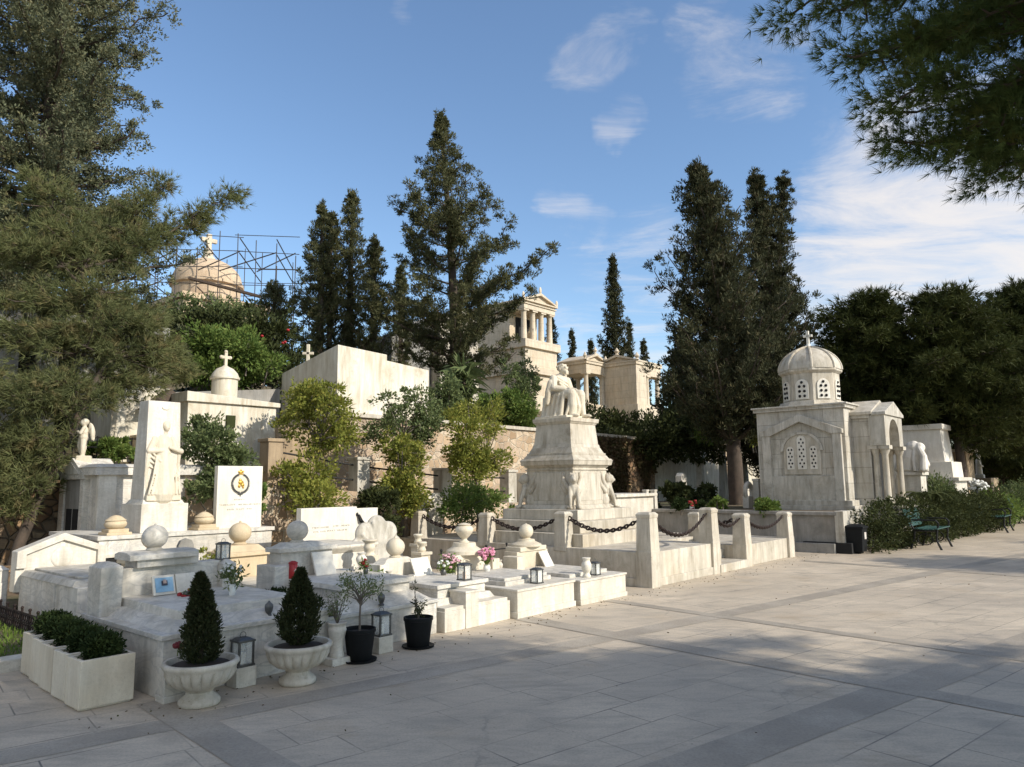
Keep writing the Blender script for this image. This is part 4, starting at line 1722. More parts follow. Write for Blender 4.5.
t_ = thing('sarcophagus', 'cream marble sarcophagus with an overhanging cap, before the wide inscribed panel', 'tomb', T(3.02, 2.3))
zz = zp(545, 3.2, 2.4)
m = MB()
m.box(0, .72, 0, .95, 0, zz - .1)
obj('body', m, M['white'], t_, .01)
m = MB()
m.hexa([(.0, .0), (.72, .0), (.72, .95), (.0, .95)], zz - .103, [(-.06, -.06), (.78, -.06), (.78, 1.01), (-.06, 1.01)], zz - .03)
m.box(-.06, .78, -.06, 1.01, zz - .031, zz)
obj('cap', m, M['white'], t_, .008)
t_ = thing('marble_post', 'short turned marble post topped with a vase, at the corner of the sarcophagus', 'post', T(3.42, 1.95))
m = MB()
m.cbox(0, 0, 0, .66, .17, .17)
m.lathe(lathe_smooth([(.085, .655), (.06, .69), (.075, .75), (.06, .8), (.085, .83), (.09, .85), (.02, .855)]), n=18)
obj('post', m, M['cream'], t_, .005)

# shell headstone
t_ = thing('shell_headstone', 'grey scallop-shell headstone with round lobes, behind the ball headstone', 'headstone', T(4.12, 2.65))
zz = zp(518, 4.1, 2.65)
m = MB()
rad = .4
cz = zz - .38
m.box(-.42, .42, -.04, .12, 0, cz - .1)
lobes = [(0, .25, .17), (-.2, .17, .16), (.2, .17, .16), (-.31, .0, .13), (.31, .0, .13)]
for (x, z, r_) in lobes:
    m.ell((x, .04, cz + z), (r_, .085, r_), 18, 10)
m.ell((0, .04, cz), (.3, .09, .28), 18, 10)
for k in range(9):
    a = PI * (k + .5) / 9
    m.caps([(.06 * math.cos(a), -.03, cz - .08), (.33 * math.cos(a), -.025, cz + .33 * math.sin(a))], [.012, .028], 6)
sculpt('shell', m, M['dark'], t_, .012, 2)
m = MB()
m.box(-.5, .5, -.9, .16, 0, .3)
obj('base', m, M['white'], t_, .008)
# small details by the shell: pillars and vases
for s_, t__, w_, hgt, lb in ((4.62, 2.3, .17, .55, 'low cream marble pillar with flat cap, right of the shell headstone'), (4.95, 2.75, .15, .62, 'slim cream marble pillar with flat cap, behind the tall cream urn')):
    t_ = thing('marble_pillar', lb, 'post', T(s_, t__), None, 'small marble pillars of the second row')
    m = MB()
    m.cbox(0, 0, 0, hgt, w_, w_)
    m.cbox(0, 0, hgt - .002, hgt + .04, w_ * 1.25, w_ * 1.25)
    obj('shaft', m, M['cream'], t_, .006)
    m = MB()
    m.lathe(lathe_smooth([(.05, 0), (.06, .03), (.045, .07), (.07, .12), (.06, .14), (.01, .14)]), z=hgt + .039, n=16)
    obj('vase', m, M['cream'], t_)
# more small things standing about on the graves
lantern(T(1.15, 1.34, .83), 'small pewter lantern on the right pillar of the broad white grave', s=.9, group='pewter grave lanterns')
for (s_, t__, z_, h_, r_, mt, lb) in ((3.08, 1.15, .35, .2, .055, 'white', 'small white vase on the stepped grave, left of its ball headstone'), (2.72, 1.2, .58, .2, .06, 'clean', 'slim white vase at the back corner of the grey-veined grave'),
                                      (5.08, 1.25, .3, .2, .05, 'white', 'small white vase squeezed between the two urn headed graves')):
    t_ = thing('marble_vase', lb, 'vase', T(s_, t__, z_), 0)
    m = MB()
    m.cbox(0, 0, 0, h_ * .16, r_ * 1.9, r_ * 1.9)
    m.lathe(lathe_smooth([(r_ * .6, h_ * .15), (r_ * .45, h_ * .24), (r_ * .95, h_ * .55), (r_, h_ * .72), (r_ * .6, h_ * .88), (r_ * .85, h_), (r_ * .1, h_ * .98)]), n=18)
    obj('body', m, M[mt], t_)
bouquet(T(3.75, .95, .45), 'little pot of white flowers on the slab of the stepped white grave', 'whitepetal', 14, 0, .08, .06, 36, 'pewter', .04, .08, 90, fr=.016)
bouquet(T(2.55, .9, .585), 'small bunch of red and green on the grey-veined slab', 'red', 8, 0, .06, .04, 37, 'pewter', .03, .07, 80, fr=.016)

# iron rail behind the graves
t_ = thing('iron_rail', 'thin black iron rail running behind the cream urn graves', 'railing', T(4.9, 2.2))
m = MB()
m.tube([(0, 0, .52), (1.9, 0, .52)], .01, 6)
m.tube([(0, 0, .3), (1.9, 0, .3)], .01, 6)
obj('rail', m, M['blackiron'], t_)
for k in range(5):
    m = MB()
    m.tube([(k * .47, 0, 0), (k * .47, 0, .58)], .013, 6)
    m.ell((k * .47, 0, .59), .02, 8, 6)
    obj('rail_post', m, M['blackiron'], t_)

# ================================================================== CHAINED MONUMENT TERRACE
t_ = thing('monument_terrace', 'raised stone platform with a stepped gap in its front wall, under the seated statue', 'platform', T(7.1, .1))
m = MB()
m.box(0, 2.19, 0, 5.6, 0, .5)
m.box(-.03, 2.2, -.03, .2, 0, .12)
m.box(-.03, .2, .195, 5.6, 0, .12)
m.box(2.185, 3.28, 1.0, 5.6, 0, .5)
m.box(3.275, 5.6, .02, 5.6, 0, .38)
obj('platform_wall', m, M['aged'], t_, .008)
m = MB()
m.box(2.18, 3.29, -.06, 1.05, 0, .14)
m.box(2.188, 3.278, .4, 1.02, .138, .3)
obj('steps', m, M['aged'], t_, .008)

posts = {}


def post(key, s_, t__, z, h, label, w=.2, down=0):
    r = thing('stone_post', label, 'post', T(s_, t__, z), None, 'square tapering chain posts')
    m = MB()
    m.cbox(0, 0, -down - .06, .02, w * 1.16, w * 1.16)
    m.cbox(0, 0, .0, h - .07, w * 1.12, w * 1.12, w * .98, w * .98)
    m.cbox(0, 0, h - .072, h - .02, w * 1.02, w * 1.02, w * 1.1, w * 1.1)
    m.hexa([(-w * .55, -w * .55), (w * .55, -w * .55), (w * .55, w * .55), (-w * .55, w * .55)], h - .022, [(-w * .4, -w * .4), (w * .4, -w * .4), (w * .4, w * .4), (-w * .4, w * .4)], h + .015)
    obj('shaft', m, M['aged'], r, .008)
    posts[key] = (s_, t__, z, h)
    return r


post('a', 7.2, .19, .5, .57, 'tapering stone chain post at the front corner of the monument terrace', .23, .5)
post('b', 9.19, .19, .5, .57, 'tapering stone chain post at the left side of the stepped gap', .23, .5)
post('c', 10.48, .19, .38, .55, 'tapering stone chain post at the right side of the stepped gap', .23, .5)
post('d', 12.55, .2, .38, .5, 'tapering stone chain post at the terrace end nearest the chapel', .23, .5)
post('e', 7.2, 1.75, .5, .55, 'tapering stone chain post just left of the statue steps', .21)
post('f', 7.2, 3.45, .5, .5, 'tapering stone chain post behind the pink hydrangea', .21)
post('g', 7.2, 5.25, .5, .5, 'tapering stone chain post beside the yellow-green tree, furthest from the plaza', .21)
post('h', 10.5, 1.1, .38, .55, 'tapering stone chain post set back inside the stepped gap', .21)


def chain(a, b, label, sag=.2, zf=.86):
    sa, sb = posts[a], posts[b]
    p = T(sa[0], sa[1], sa[2] + sa[3] * zf)
    q = T(sb[0], sb[1], sb[2] + sb[3] * zf)
    d = (q - p)
    h = Vector((d.x, d.y, 0)).normalized()
    p = p + h * .1
    q = q - h * .1
    n = max(8, int((q - p).length * 1.06 / .062))
    m = MB()
    for i in range(n):
        f = (i + .5) / n
        e = .5 / n
        fn = lambda f: p.lerp(q, f) - Vector((0, 0, sag * 4 * f * (1 - f)))
        c = fn(f)
        u = (fn(f + e) - fn(f - e)).normalized()
        side = u.cross(Vector((0, 0, 1))).normalized()
        up = side.cross(u)
        wv = side if i % 2 else up
        wv = (wv + (up if i % 2 else side) * .35).normalized()
        m.ring(c, u, wv, .044, .027, .0135, 10, 5)
    mid = (p + q) / 2
    m.v = [tuple(Vector(v) - mid) for v in m.v]
    o = obj('chain', m, M['iron'], loc=mid)
    tag(o, label, 'chain', 'rusty chains between the stone posts')


chain('a', 'e', 'rusty iron chain sagging in front of the statue steps')
chain('e', 'f', 'rusty iron chain hanging behind the round lidded urn')
chain('f', 'g', 'rusty iron chain hanging behind the tall cream urn')
chain('a', 'b', 'rusty iron chain sagging low along the front edge of the terrace', .3)
chain('b', 'c', 'rusty iron chain strung across the stepped gap', .17)
chain('h', 'c', 'short rusty iron chain from the set-back post to the right gap post', .1)
chain('c', 'd', 'rusty iron chain on the terrace end nearest the chapel', .2)

# monument
MC = (8.45, 2.6)
t_ = thing('monument_pedestal', 'tall stepped marble pedestal with winged lion figures at its corners', 'monument', T(MC[0], MC[1], .5))
m = MB()
m.cbox(0, 0, -.02, .2, 2.35, 2.35)
m.cbox(0, 0, .198, .39, 2.0, 2.0)
m.cbox(0, 0, .388, .57, 1.68, 1.68)
obj('steps', m, M['aged'], t_, .012)
m = MB()
m.cbox(0, 0, .568, .64, 1.3, 1.3, 1.22, 1.22)
m.cbox(0, 0, .638, 1.3, 1.1, 1.1, 1.04, 1.04)
m.cbox(0, 0, 1.248, 1.27, 1.09, 1.09)
m.cbox(0, 0, 1.298, 1.34, 1.07, 1.07, 1.14, 1.14)
m.cbox(0, 0, 1.338, 1.42, 1.19, 1.19, 1.22, 1.22)
m.cbox(0, 0, 1.418, 1.46, 1.24, 1.24, 1.18, 1.18)
m.cbox(0, 0, 1.458, 1.52, 1.14, 1.14, 1.06, 1.06)
m.cbox(0, 0, 1.518, 1.56, 1.04, 1.04)
m.cbox(0, 0, 1.558, 1.66, 1.0, 1.0, .90, .90)
dd = obj('dado', m, M['aged'], t_, .008)
m = MB()
for (dx, dy) in ((0, -1), (-1, 0), (1, 0), (0, 1)):
    if dx == 0:
        m.obox((0, dy * .54, .96), (.36, 0, 0), (0, .012, 0), (0, 0, .25))
    else:
        m.obox((dx * .54, 0, .96), (.012, 0, 0), (0, .36, 0), (0, 0, .25))
obj('recessed_panel', m, M['aged'], dd, .01)
m = MB()
m.cbox(0, 0, 1.655, 1.72, .90, .90, .87, .87)
m.cbox(0, 0, 1.718, 2.08, .85, .85, .78, .78)
m.cbox(0, 0, 2.078, 2.12, .79, .79, .85, .85)
m.cbox(0, 0, 2.118, 2.19, .87, .87, .89, .89)
obj('upper_die', m, M['aged'], t_, .008)


def lion():
    m = MB()
    # faces +x; seated on forelegs, wing rising behind
    m.ell((.02, 0, .33), (.1, .1, .17), 12, 9, (0, .15, 0))
    m.ell((.09, 0, .52), (.075, .07, .085), 12, 9)
    m.ell((.04, 0, .53), (.09, .095, .105), 12, 9)
    m.ell((.155, 0, .505), (.035, .035, .03), 10, 7)
    m.ell((.06, .055, .61), (.02, .018, .03), 8, 6)
    m.ell((.06, -.055, .61), (.02, .018, .03), 8, 6)
    for sg in (-1, 1):
        m.caps([(.06, sg * .065, .36), (.13, sg * .075, .18), (.16, sg * .08, .04)], [.05, .038, .032])
        m.ell((.2, sg * .08, .03), (.055, .036, .03), 10, 6)
        m.ell((-.08, sg * .1, .14), (.12, .06, .13), 12, 8)
        m.ell((.03, sg * .12, .03), (.09, .035, .03), 10, 6)
        m.caps([(-.02, sg * .1, .36), (-.1, sg * .16, .5), (-.14, sg * .18, .64)], [.05, .045, .02])
        m.caps([(-.05, sg * .12, .3), (-.14, sg * .18, .4), (-.18, sg * .2, .52)], [.045, .04, .02])
    m.ell((-.06, 0, .25), (.13, .1, .2), 12, 9, (0, .4, 0))
    return m


base_l = None
for (sx, sy) in ((-1, -1), (1, -1), (-1, 1), (1, 1)):
    a = math.atan2(sy, sx)
    if base_l is None:
        base_l = sculpt('winged_lion', lion(), M['aged'], t_, .010, 1)
        o = base_l
    else:
        o = base_l.copy()
        lnk(o, t_)
    o.location = (sx * .515, sy * .515, .568)
    o.scale = (.92, .92, 1.0)
    o.rotation_euler.z = a


def seated_statue():
    m = MB()
    # faces -y; sits on a draped block
    m.cbox(0, .06, 0, .05, .72, .74)
    m.cbox(0, .16, .04, .42, .46, .42, .42, .38)
    m.ell((0, .14, .44), (.24, .21, .09), 16, 8)
    # torso, shoulders, chest drape
    m.caps([(0, .14, .44), (0, .13, .6), (0, .09, .74)], [.18, .165, .14], 14)
    m.ell((0, .08, .76), (.215, .11, .09), 16, 9)
    m.ell((0, .03, .68), (.14, .09, .13), 14, 9)
    m.cap((0, .07, .8), (0, .04, .89), .058, .052)
    # head with hair and beard, looking slightly down
    m.ell((0, .02, .955), (.075, .088, .1), 16, 11, (-.15, 0, 0))
    m.ell((0, .045, .975), (.086, .085, .088), 14, 10)
    m.ell((0, -.075, .945), (.014, .02, .022), 8, 6)
    m.ell((0, -.05, .895), (.05, .04, .055), 12, 8)
    m.ell((-.08, .04, .95), (.015, .02, .03), 8, 6)
    m.ell((.08, .04, .95), (.015, .02, .03), 8, 6)
    m.ell((0, -.06, .985), (.06, .02, .014), 10, 6)
    for sx in (-1, 1):
        m.ell((sx * .03, -.062, .965), (.016, .014, .010), 8, 6)
        m.ell((sx * .03, -.068, .988), (.026, .014, .009), 8, 6)
        for k in range(4):
            m.ell((sx * (.045 + .012 * k), .0 + .03 * k, 1.03 - .012 * k), (.03, .03, .026), 8, 6)
    for k in range(5):
        m.cap((-.03 + .015 * k, -.08, .9), (-.034 + .017 * k, -.075, .845), .010, .007, 6)
    # thighs, shins, feet under the mantle
    for sx, kx, fx, fy in ((-1, -.13, -.13, -.30), (1, .14, .17, -.36)):
        m.caps([(sx * .1, .08, .46), (kx, -.26, .46)], [.115, .095], 12)
        m.caps([(kx, -.27, .45), (kx * 1.03, -.28, .25), (fx, fy + .06, .06)], [.09, .075, .055], 12)
        m.ell((fx, fy - .02, .05), (.05, .11, .04), 12, 7)
    # mantle falling between and beside the knees
    m.caps([(0, -.2, .44), (0, -.24, .25), (0, -.22, .06)], [.075, .08, .09], 10)
    for k in range(7):
        x = -.2 + k * .066
        m.caps([(x * .8, -.29 + .02 * abs(k - 3), .42), (x, -.33 + .03 * abs(k - 3), .22), (x * 1.15, -.29 + .03 * abs(k - 3), .06)], [.018, .026, .026], 7)
    for sx in (-1, 1):
        for k in range(5):
            y = -.14 + k * .1
            m.caps([(sx * .2, y, .45), (sx * .24, y + .02, .25), (sx * (.27 + .02 * (k % 2)), y + .03, .05)], [.04, .045, .05], 8)
    # diagonal folds over the chest
    for k in range(5):
        m.caps([(-.17 + k * .02, .03 - k * .012, .79 - k * .06), (.02, -.07, .68 - k * .06), (.17, .03, .6 - k * .05)], [.024, .02, .026], 7)
    # arms: right resting on the thigh, left on the lap with a scroll
    m.caps([(-.21, .09, .76), (-.27, .04, .58), (-.16, -.14, .55)], [.075, .066, .045], 10)
    m.ell((-.14, -.2, .55), (.035, .06, .028), 10, 7)
    for k in range(4):
        m.cap((-.165 + k * .018, -.24, .552), (-.165 + k * .018, -.285, .535), .0105, .009, 6)
    m.cap((-.11, -.2, .56), (-.095, -.24, .55), .012, .01, 6)
    m.caps([(.21, .09, .76), (.28, .06, .58), (.17, -.1, .56)], [.075, .066, .045], 10)
    m.ell((.13, -.15, .56), (.035, .055, .028), 10, 7)
    for k in range(4):
        m.cap((.105 + k * .018, -.185, .56), (.1 + k * .018, -.225, .545), .0105, .009, 6)
    m.caps([(.28, .1, .7), (.31, .12, .5), (.3, .16, .3)], [.06, .06, .05], 8)
    m.caps([(-.28, .1, .68), (-.31, .14, .5), (-.3, .18, .3)], [.06, .06, .05], 8)
    return m


t_ = thing('seated_statue', 'white marble statue of a robed bearded man seated on top of the tall pedestal', 'statue', T(MC[0], MC[1] + .02, .5 + 2.189))
sculpt('figure', seated_statue(), M['cream'], t_, .009, 1)


# ================================================================== RETAINING WALLS
def wall_run(mb, pts, y0, y1, z0=-.1):
    """wall along local x with a sloping top: pts of (s,ztop)"""
    for (a, za), (b, zb) in zip(pts[:-1], pts[1:]):
        n = len(mb.v)
        mb.v += [tuple(T(a, y0, z0)), tuple(T(b, y0, z0)), tuple(T(b, y1, z0)), tuple(T(a, y1, z0)), tuple(T(a, y0, za)), tuple(T(b, y0, zb)), tuple(T(b, y1, zb)), tuple(T(a, y1, za))]
        mb.f += [(n, n + 1, n + 5, n + 4), (n + 2, n + 3, n + 7, n + 6), (n + 4, n + 5, n + 6, n + 7), (n + 1, n + 2, n + 6, n + 5), (n + 3, n, n + 4, n + 7)]
    return mb


t_ = thing('retaining_wall', 'long upper wall of rubble, dry ivy and whitewash running behind the monument', 'wall', (0, 0, 0), 0)
W0 = 3.0
obj('rubble_section', wall_run(MB(), [(7.2, W0 + .05), (17.2, W0)], 8, 8.35), M['rubble'], t_)
obj('ivy_section', wall_run(MB(), [(17.203, W0), (20.9, W0 - .05)], 8.01, 8.35), M['rubblered'], t_)
obj('whitewashed_section', wall_run(MB(), [(20.903, W0 - .05), (26.0, W0 - .2)], 7.99, 8.35), M['plaster'], t_)
obj('rubble_section', wall_run(MB(), [(26.003, W0 - .2), (27.8, W0 - .2)], 8.02, 8.35), M['rubble'], t_)
obj('whitewashed_section', wall_run(MB(), [(27.803, W0 - .22), (36, W0 - .3)], 7.99, 8.35), M['plaster'], t_)
m = MB()
wall_run(m, [(7.2, W0 + .13), (17.2, W0 + .08), (20.9, W0 + .03), (26.0, W0 - .12), (36, W0 - .22)], 7.93, 8.42, W0 - .32)
m2 = MB()
for (a, za), (b, zb) in zip([(7.2, W0 + .05), (17.2, W0), (20.9, W0 - .05), (26.0, W0 - .2)], [(17.2, W0), (20.9, W0 - .05), (26.0, W0 - .2), (36, W0 - .3)]):
    vs = [T(a, 7.93, za), T(b, 7.93, zb), T(b, 8.42, zb), T(a, 8.42, za)]
    vs += [v + Vector((0, 0, .09)) for v in vs]
    m2.add(vs, [(3, 2, 1, 0), (4, 5, 6, 7), (0, 1, 5, 4), (1, 2, 6, 5), (2, 3, 7, 6), (3, 0, 4, 7)])
obj('coping', m2, M['aged'], t_)
rng = np.random.default_rng(77)
n = 9000
P = np.stack([rng.uniform(17.3, 20.8, n), 7.97 - np.abs(rng.normal(size=n)) * .05, rng.uniform(1.0, 3.0, n)], 1)
keep = (np.sin(P[:, 0] * 2.1) + np.sin(P[:, 0] * 5.3 + P[:, 2]) + np.sin(P[:, 2] * 2.6 + P[:, 0])) > -1.1
keep &= (np.abs(P[:, 0] - 19.3) > .28)
P = P[keep]
Pw = np.stack([O.x + A.x * P[:, 0] + B.x * P[:, 1], O.y + A.y * P[:, 0] + B.y * P[:, 1], P[:, 2]], 1)
np_mesh('dry_ivy', leaf_quads(Pw, rng.normal(size=Pw.shape) + np.array([.1, -.5, -.6]), .12, .07, rng), 4, L['ivy'], t_)

m = MB()
wall_run(m, [(5.72, 2.75), (7.22, 2.85)], 7.95, 8.35)
t_ = tag(obj('stone_wall', m, M['brown'], None), 'ochre brown rendered wall between the white domed chapel and the rubble wall', 'wall')

t_ = thing('fence_wall', 'lower rubble wall carrying square pillars and two iron rails, behind the yellow-green trees', 'wall', (0, 0, 0), 0)
wp = [(3.2, 1.65), (4.8, 1.55), (6.75, 1.38), (9.07, 1.15), (11.3, 1.05), (13.2, 1.0)]
obj('wall', wall_run(MB(), wp, 6.4, 6.7), M['rubble'], t_)
PS = [(4.77, 2.38, 1.5, 'ochre'), (6.75, 2.08, 1.36, 'dark'), (9.07, 1.88, 1.13, 'dark'), (11.3, 1.85, 1.03, 'dark')]
for (s_, zt, zb, mt) in PS:
    m = MB()
    c = T(s_, 6.55)
    for (hw, a, b) in ((.15, zb - .1, zt - .06), (.18, zt - .062, zt)):
        m.add([T(s_ + i * hw, 6.55 + j * hw, z) for z in (a, b) for (i, j) in ((-1, -1), (1, -1), (1, 1), (-1, 1))], [(3, 2, 1, 0), (4, 5, 6, 7), (0, 1, 5, 4), (1, 2, 6, 5), (2, 3, 7, 6), (3, 0, 4, 7)])
    obj('pillar', m, M['brown' if mt == 'ochre' else 'dark'], t_, .008)
for f in (.35, .75):
    for (p, q) in zip(PS[:-1], PS[1:]):
        m = MB()
        m.tube([T(p[0], 6.55, p[2] + (p[1] - p[2]) * f), T(q[0], 6.55, q[2] + (q[1] - q[2]) * f)], .018, 6)
        obj('rail', m, M['blackiron'], t_)
g = MB()
for (a, za), (b, zb) in zip(wp[:-1], wp[1:]):
    g.add([T(a, 6.65, za - .12), T(b, 6.65, zb - .12), T(b, 8.1, zb - .1), T(a, 8.1, za - .1)], [(0, 1, 2, 3)])
struct('upper_path', g, M['earth'])

m = wall_run(MB(), [(-9, 1.95), (1.6, 1.95), (3.9, 1.9)], 8.55, 8.9)
tag(obj('stone_wall', m, M['rubblered'], None), 'reddish rubble wall at the far left behind the gabled headstone', 'wall')
m = wall_run(MB(), [(-.2, .42), (.75, .40), (1.6, .36)], 7.2, 7.5)
tag(obj('stone_kerb', m, M['rubblered'], None), 'low rough kerb wall at the foot of the leaning pine', 'wall')

# white upper building
t_ = thing('white_building', 'flat white rendered tomb building high on the rubble wall, rain-streaked', 'building', (0, 0, 0), 0)
def hexw(mb, q, z0, zt):
    vs = [T(*p, z0) for p in q] + [T(*p, z) for p, z in zip(q, zt)]
    return mb.add(vs, [(3, 2, 1, 0), (4, 5, 6, 7), (0, 1, 5, 4), (1, 2, 6, 5), (2, 3, 7, 6), (3, 0, 4, 7)])
m = MB()
hexw(m, [(7.3, 8.12), (8.72, 8.12), (8.72, 10.4), (7.3, 10.4)], 2.6, (4.68, 4.62, 4.3, 4.25))
obj('tall_block', m, M['plaster'], t_, .012)
m = MB()
hexw(m, [(8.7, 8.2), (10.15, 8.2), (10.15, 10.2), (8.7, 10.2)], 2.6, (4.5, 4.40, 4.3, 4.35))
obj('lower_block', m, M['plaster'], t_, .012)
m = MB()
hexw(m, [(7.4, 8.06), (10.2, 8.06), (10.2, 8.14), (7.4, 8.14)], 3.0, (3.22, 3.2, 3.2, 3.22))
obj('plinth', m, M['plaster'], t_, .008)
m = MB()
p = T(7.5, 9.6, 4.3)
m.obox(p + Vector((0, 0, .3)), (.035, 0, 0), (0, .035, 0), (0, 0, .3))
m.obox(p + Vector((0, 0, .38)), (.13, .0, 0), (0, .035, 0), (0, 0, .03))
obj('cross', m, M['cream'], t_, .006)
m = wall_run(MB(), [(4.6, 3.55), (7.2, 3.85)], 10.3, 10.6, 1.8)
tag(obj('stone_wall', m, M['wallgrey'], None), 'dark old wall behind the little white dome', 'wall')

# little white chapel with dome
t_ = thing('chapel', 'small white rendered chapel with a tiny drum dome and a green shutter', 'chapel', (0, 0, 0), 0)
m = MB()
hexw(m, [(3.87, 8.0), (5.72, 8.0), (5.72, 9.9), (3.87, 9.9)], 0.2, (3.22, 3.12, 3.12, 3.22))
obj('wall', m, M['plaster'], t_, .01)
m = MB()
hexw(m, [(3.82, 7.94), (5.78, 7.94), (5.78, 9.95), (3.82, 9.95)], 3.12, (3.31, 3.21, 3.21, 3.31))
obj('cornice', m, M['plaster'], t_, .01)
dp = T(5.1, 9.0)
m = MB()
m.lathe([(.26, 3.1), (.26, 3.74), (.3, 3.75), (.3, 3.79), (.27, 3.8)], dp.x, dp.y, 0, 24)
m.lathe([(.285, 3.79), (.25, 3.88), (.17, 3.97), (.07, 4.02), (.03, 4.05)], dp.x, dp.y, 0, 24)
rf = obj('dome', m, M['plaster'], t_)
m = MB()
c = Vector((dp.x, dp.y, 4.04))
m.obox(c + Vector((0, 0, .14)), A.to_3d() * .03, B.to_3d() * .025, (0, 0, .15))
m.obox(c + Vector((0, 0, .18)), A.to_3d() * .1, B.to_3d() * .024, (0, 0, .03))
m.ell(c + Vector((0, 0, .3)), .04, 8, 6)
m.ell(c + A.to_3d() * .1 + Vector((0, 0, .18)), .04, 8, 6)
m.ell(c - A.to_3d() * .1 + Vector((0, 0, .18)), .04, 8, 6)
obj('cross', m, M['cream'], rf)
m = MB()
q = T(4.72, 7.985, 2.78)
m.obox(q, A.to_3d() * .09, B.to_3d() * .03, (0, 0, .12))
obj('shutter', m, L['shrubdark'], t_)
m = MB()
poly = [(-.17, 0), (.17, 0), (.17, .3), (.12, .4), (0, .45), (-.12, .4), (-.17, .3)]
m.extr(poly, -.03, .03)
o = obj('arched_niche', m, M['dark'], t_, .008, loc=T(5.38, 7.99, 2.05), rotz=ROWZ)
t_ = thing('white_tomb_house', 'white tomb building with a round rosette and dark gabled roof, half hidden by the pine', 'building', T(3.0, 9.0), None)
m = MB()
m.box(-.1, 1.0, 0, 1.5, 1.0, 3.45)
obj('wall', m, M['plaster'], t_, .01)
m = MB()
m.extr([(.35, 3.0), (1.3, 3.0), (.82, 3.4)], -.4, -.02)
obj('gable_roof', m, M['plank'], t_)
m = MB()
for k in range(8):
    a = k * PI / 4
    m.ell((.1 + .14 * math.cos(a), -.03, 3.32 + .14 * math.sin(a)), (.06, .03, .06), 8, 6)
m.ell((.1, -.03, 3.32), (.08, .04, .08), 10, 7)
obj('rosette', m, M['clean'], t_)

# grey mausoleum with slits
t_ = thing('grey_mausoleum', 'dark grey pillared mausoleum in deep shade behind the angel', 'mausoleum', T(1.2, 10.0))
m = MB()
m.box(0, 3.0, .3, 2.5, 1.5, 4.7)
obj('wall', m, M['wallgrey'], t_)
for k in range(5):
    m = MB()
    m.box(.1 + k * .66, .42 + k * .66, 0, .32, 1.5, 4.5)
    obj('pier', m, M['wallgrey'], t_, .01)
m = MB()
m.box(.05, 2.95, .295, .299, 1.6, 4.4)
obj('dark_bay', m, M['hole'], t_)
m = MB()
m.box(-.1, 3.1, -.12, 2.6, 4.495, 4.85)
obj('cornice', m, M['wallgrey'], t_, .01)
t_ = thing('iron_railing', 'black iron railing along the terrace behind the angel', 'railing', T(.4, 8.75))
m = MB()
for z in (2.05, 2.25, 2.42):
    m.tube([(0, 0, z), (3.2, 0, z)], .012, 6)
for k in range(17):
    m.tube([(k * .2, 0, 1.9), (k * .2, 0, 2.45)], .01 if k % 4 else .02, 5)
obj('railing', m, M['blackiron'], t_)
obj('end_pillar', MB().cbox(3.0, .1, 1.7, 2.45, .24, .24).cbox(3.0, .1, 2.448, 2.5, .29, .29), M['ochre'], t_, .006)

# ================================================================== HILL BUILDINGS
# domed mausoleum under scaffolding
DY = 45.0
dc = at(207, 286, DY)
dz = dc.z
t_ = thing('domed_mausoleum', 'ochre domed mausoleum on the hill, a marble cross on its dome', 'mausoleum', (dc.x, dc.y, 0), ROWZ)
hz = hill(dc.x, dc.y) - .5
m = MB()
m.box(-2.6, 2.6, -2.6, 2.6, hz, dz - 1.6)
m.box(-2.8, 2.8, -2.8, 2.8, dz - 1.62, dz - 1.3)
obj('wall', m, M['stucco'], t_, .02)
m = MB()
m.lathe([(2.0, dz - 1.4), (2.0, dz - .2), (2.2, dz - .12), (2.2, dz + .05), (2.05, dz + .1)], n=16)
dr = obj('drum', m, M['stucco'], t_)
m = MB()
m = MB()
pr = [(2.08 * math.cos(u), dz + .08 + 1.62 * math.sin(u)) for u in np.linspace(0, 1.42, 12)]
m.lathe(pr, n=28)
dm = obj('dome', m, M['stucco'], t_)
m = MB()
m.lathe([(.5, dz + 1.6), (.42, dz + 1.8), (.28, dz + 1.95), (.3, dz + 2.2), (.2, dz + 2.35)], n=14)
m.obox((0, 0, dz + 2.75), A.to_3d() * .0 + Vector((.14, 0, 0)), (0, .12, 0), (0, 0, .6))
m.obox((0, 0, dz + 2.95), (.5, 0, 0), (0, .11, 0), (0, 0, .13))
obj('cross', m, M['temple'], dm, .02)

t_ = thing('scaffolding', 'rusty tube scaffolding standing around the ochre dome on the hill', 'scaffolding', (dc.x, dc.y, 0), R(8))
sz = 60.8e-3
xs = [-6.0, -5.0, -4.0, -3.0, -2.0, -.9, .3, 1.5, 2.6, 3.6, 4.7, 5.8]
tops = [dz + 2.8, dz + 3.4, dz + 4.0, dz + 3.1, dz + 2.6, dz + 2.4, dz + 2.2, dz + 3.0, dz + 3.1, dz + 2.3, dz + 2.6, dz + 1.9]
rs_ = random.Random(5)
for yy in (-3.4, 3.4):
    for x, tp in zip(xs, tops):
        m = MB()
        m.tube([(x, yy, hz + 2), (x + rs_.uniform(-.08, .08), yy, tp + (.3 if yy > 0 else -.6) + rs_.uniform(-.3, .3))], .029, 6)
        obj('upright', m, M['steel'], t_)
    for lv in np.arange(dz - 2.6, dz + 2.5, .95):
        for a, b in ((0, 4), (4, 8), (8, 11)):
            if rs_.random() < .88:
                m = MB()
                m.tube([(xs[a] - .25, yy, lv + rs_.uniform(-.1, .1)), (xs[b] + .25, yy, lv + rs_.uniform(-.1, .1))], .021, 6)
                obj('rail', m, M['steel'], t_)
for x in xs[::2]:
    for lv in (dz - .9, dz + 1.2, dz + 2.1):
        m = MB()
        m.tube([(x, -3.2, lv), (x, 3.2, lv)], .035, 6)
        obj('cross_tube', m, M['steel'], t_)
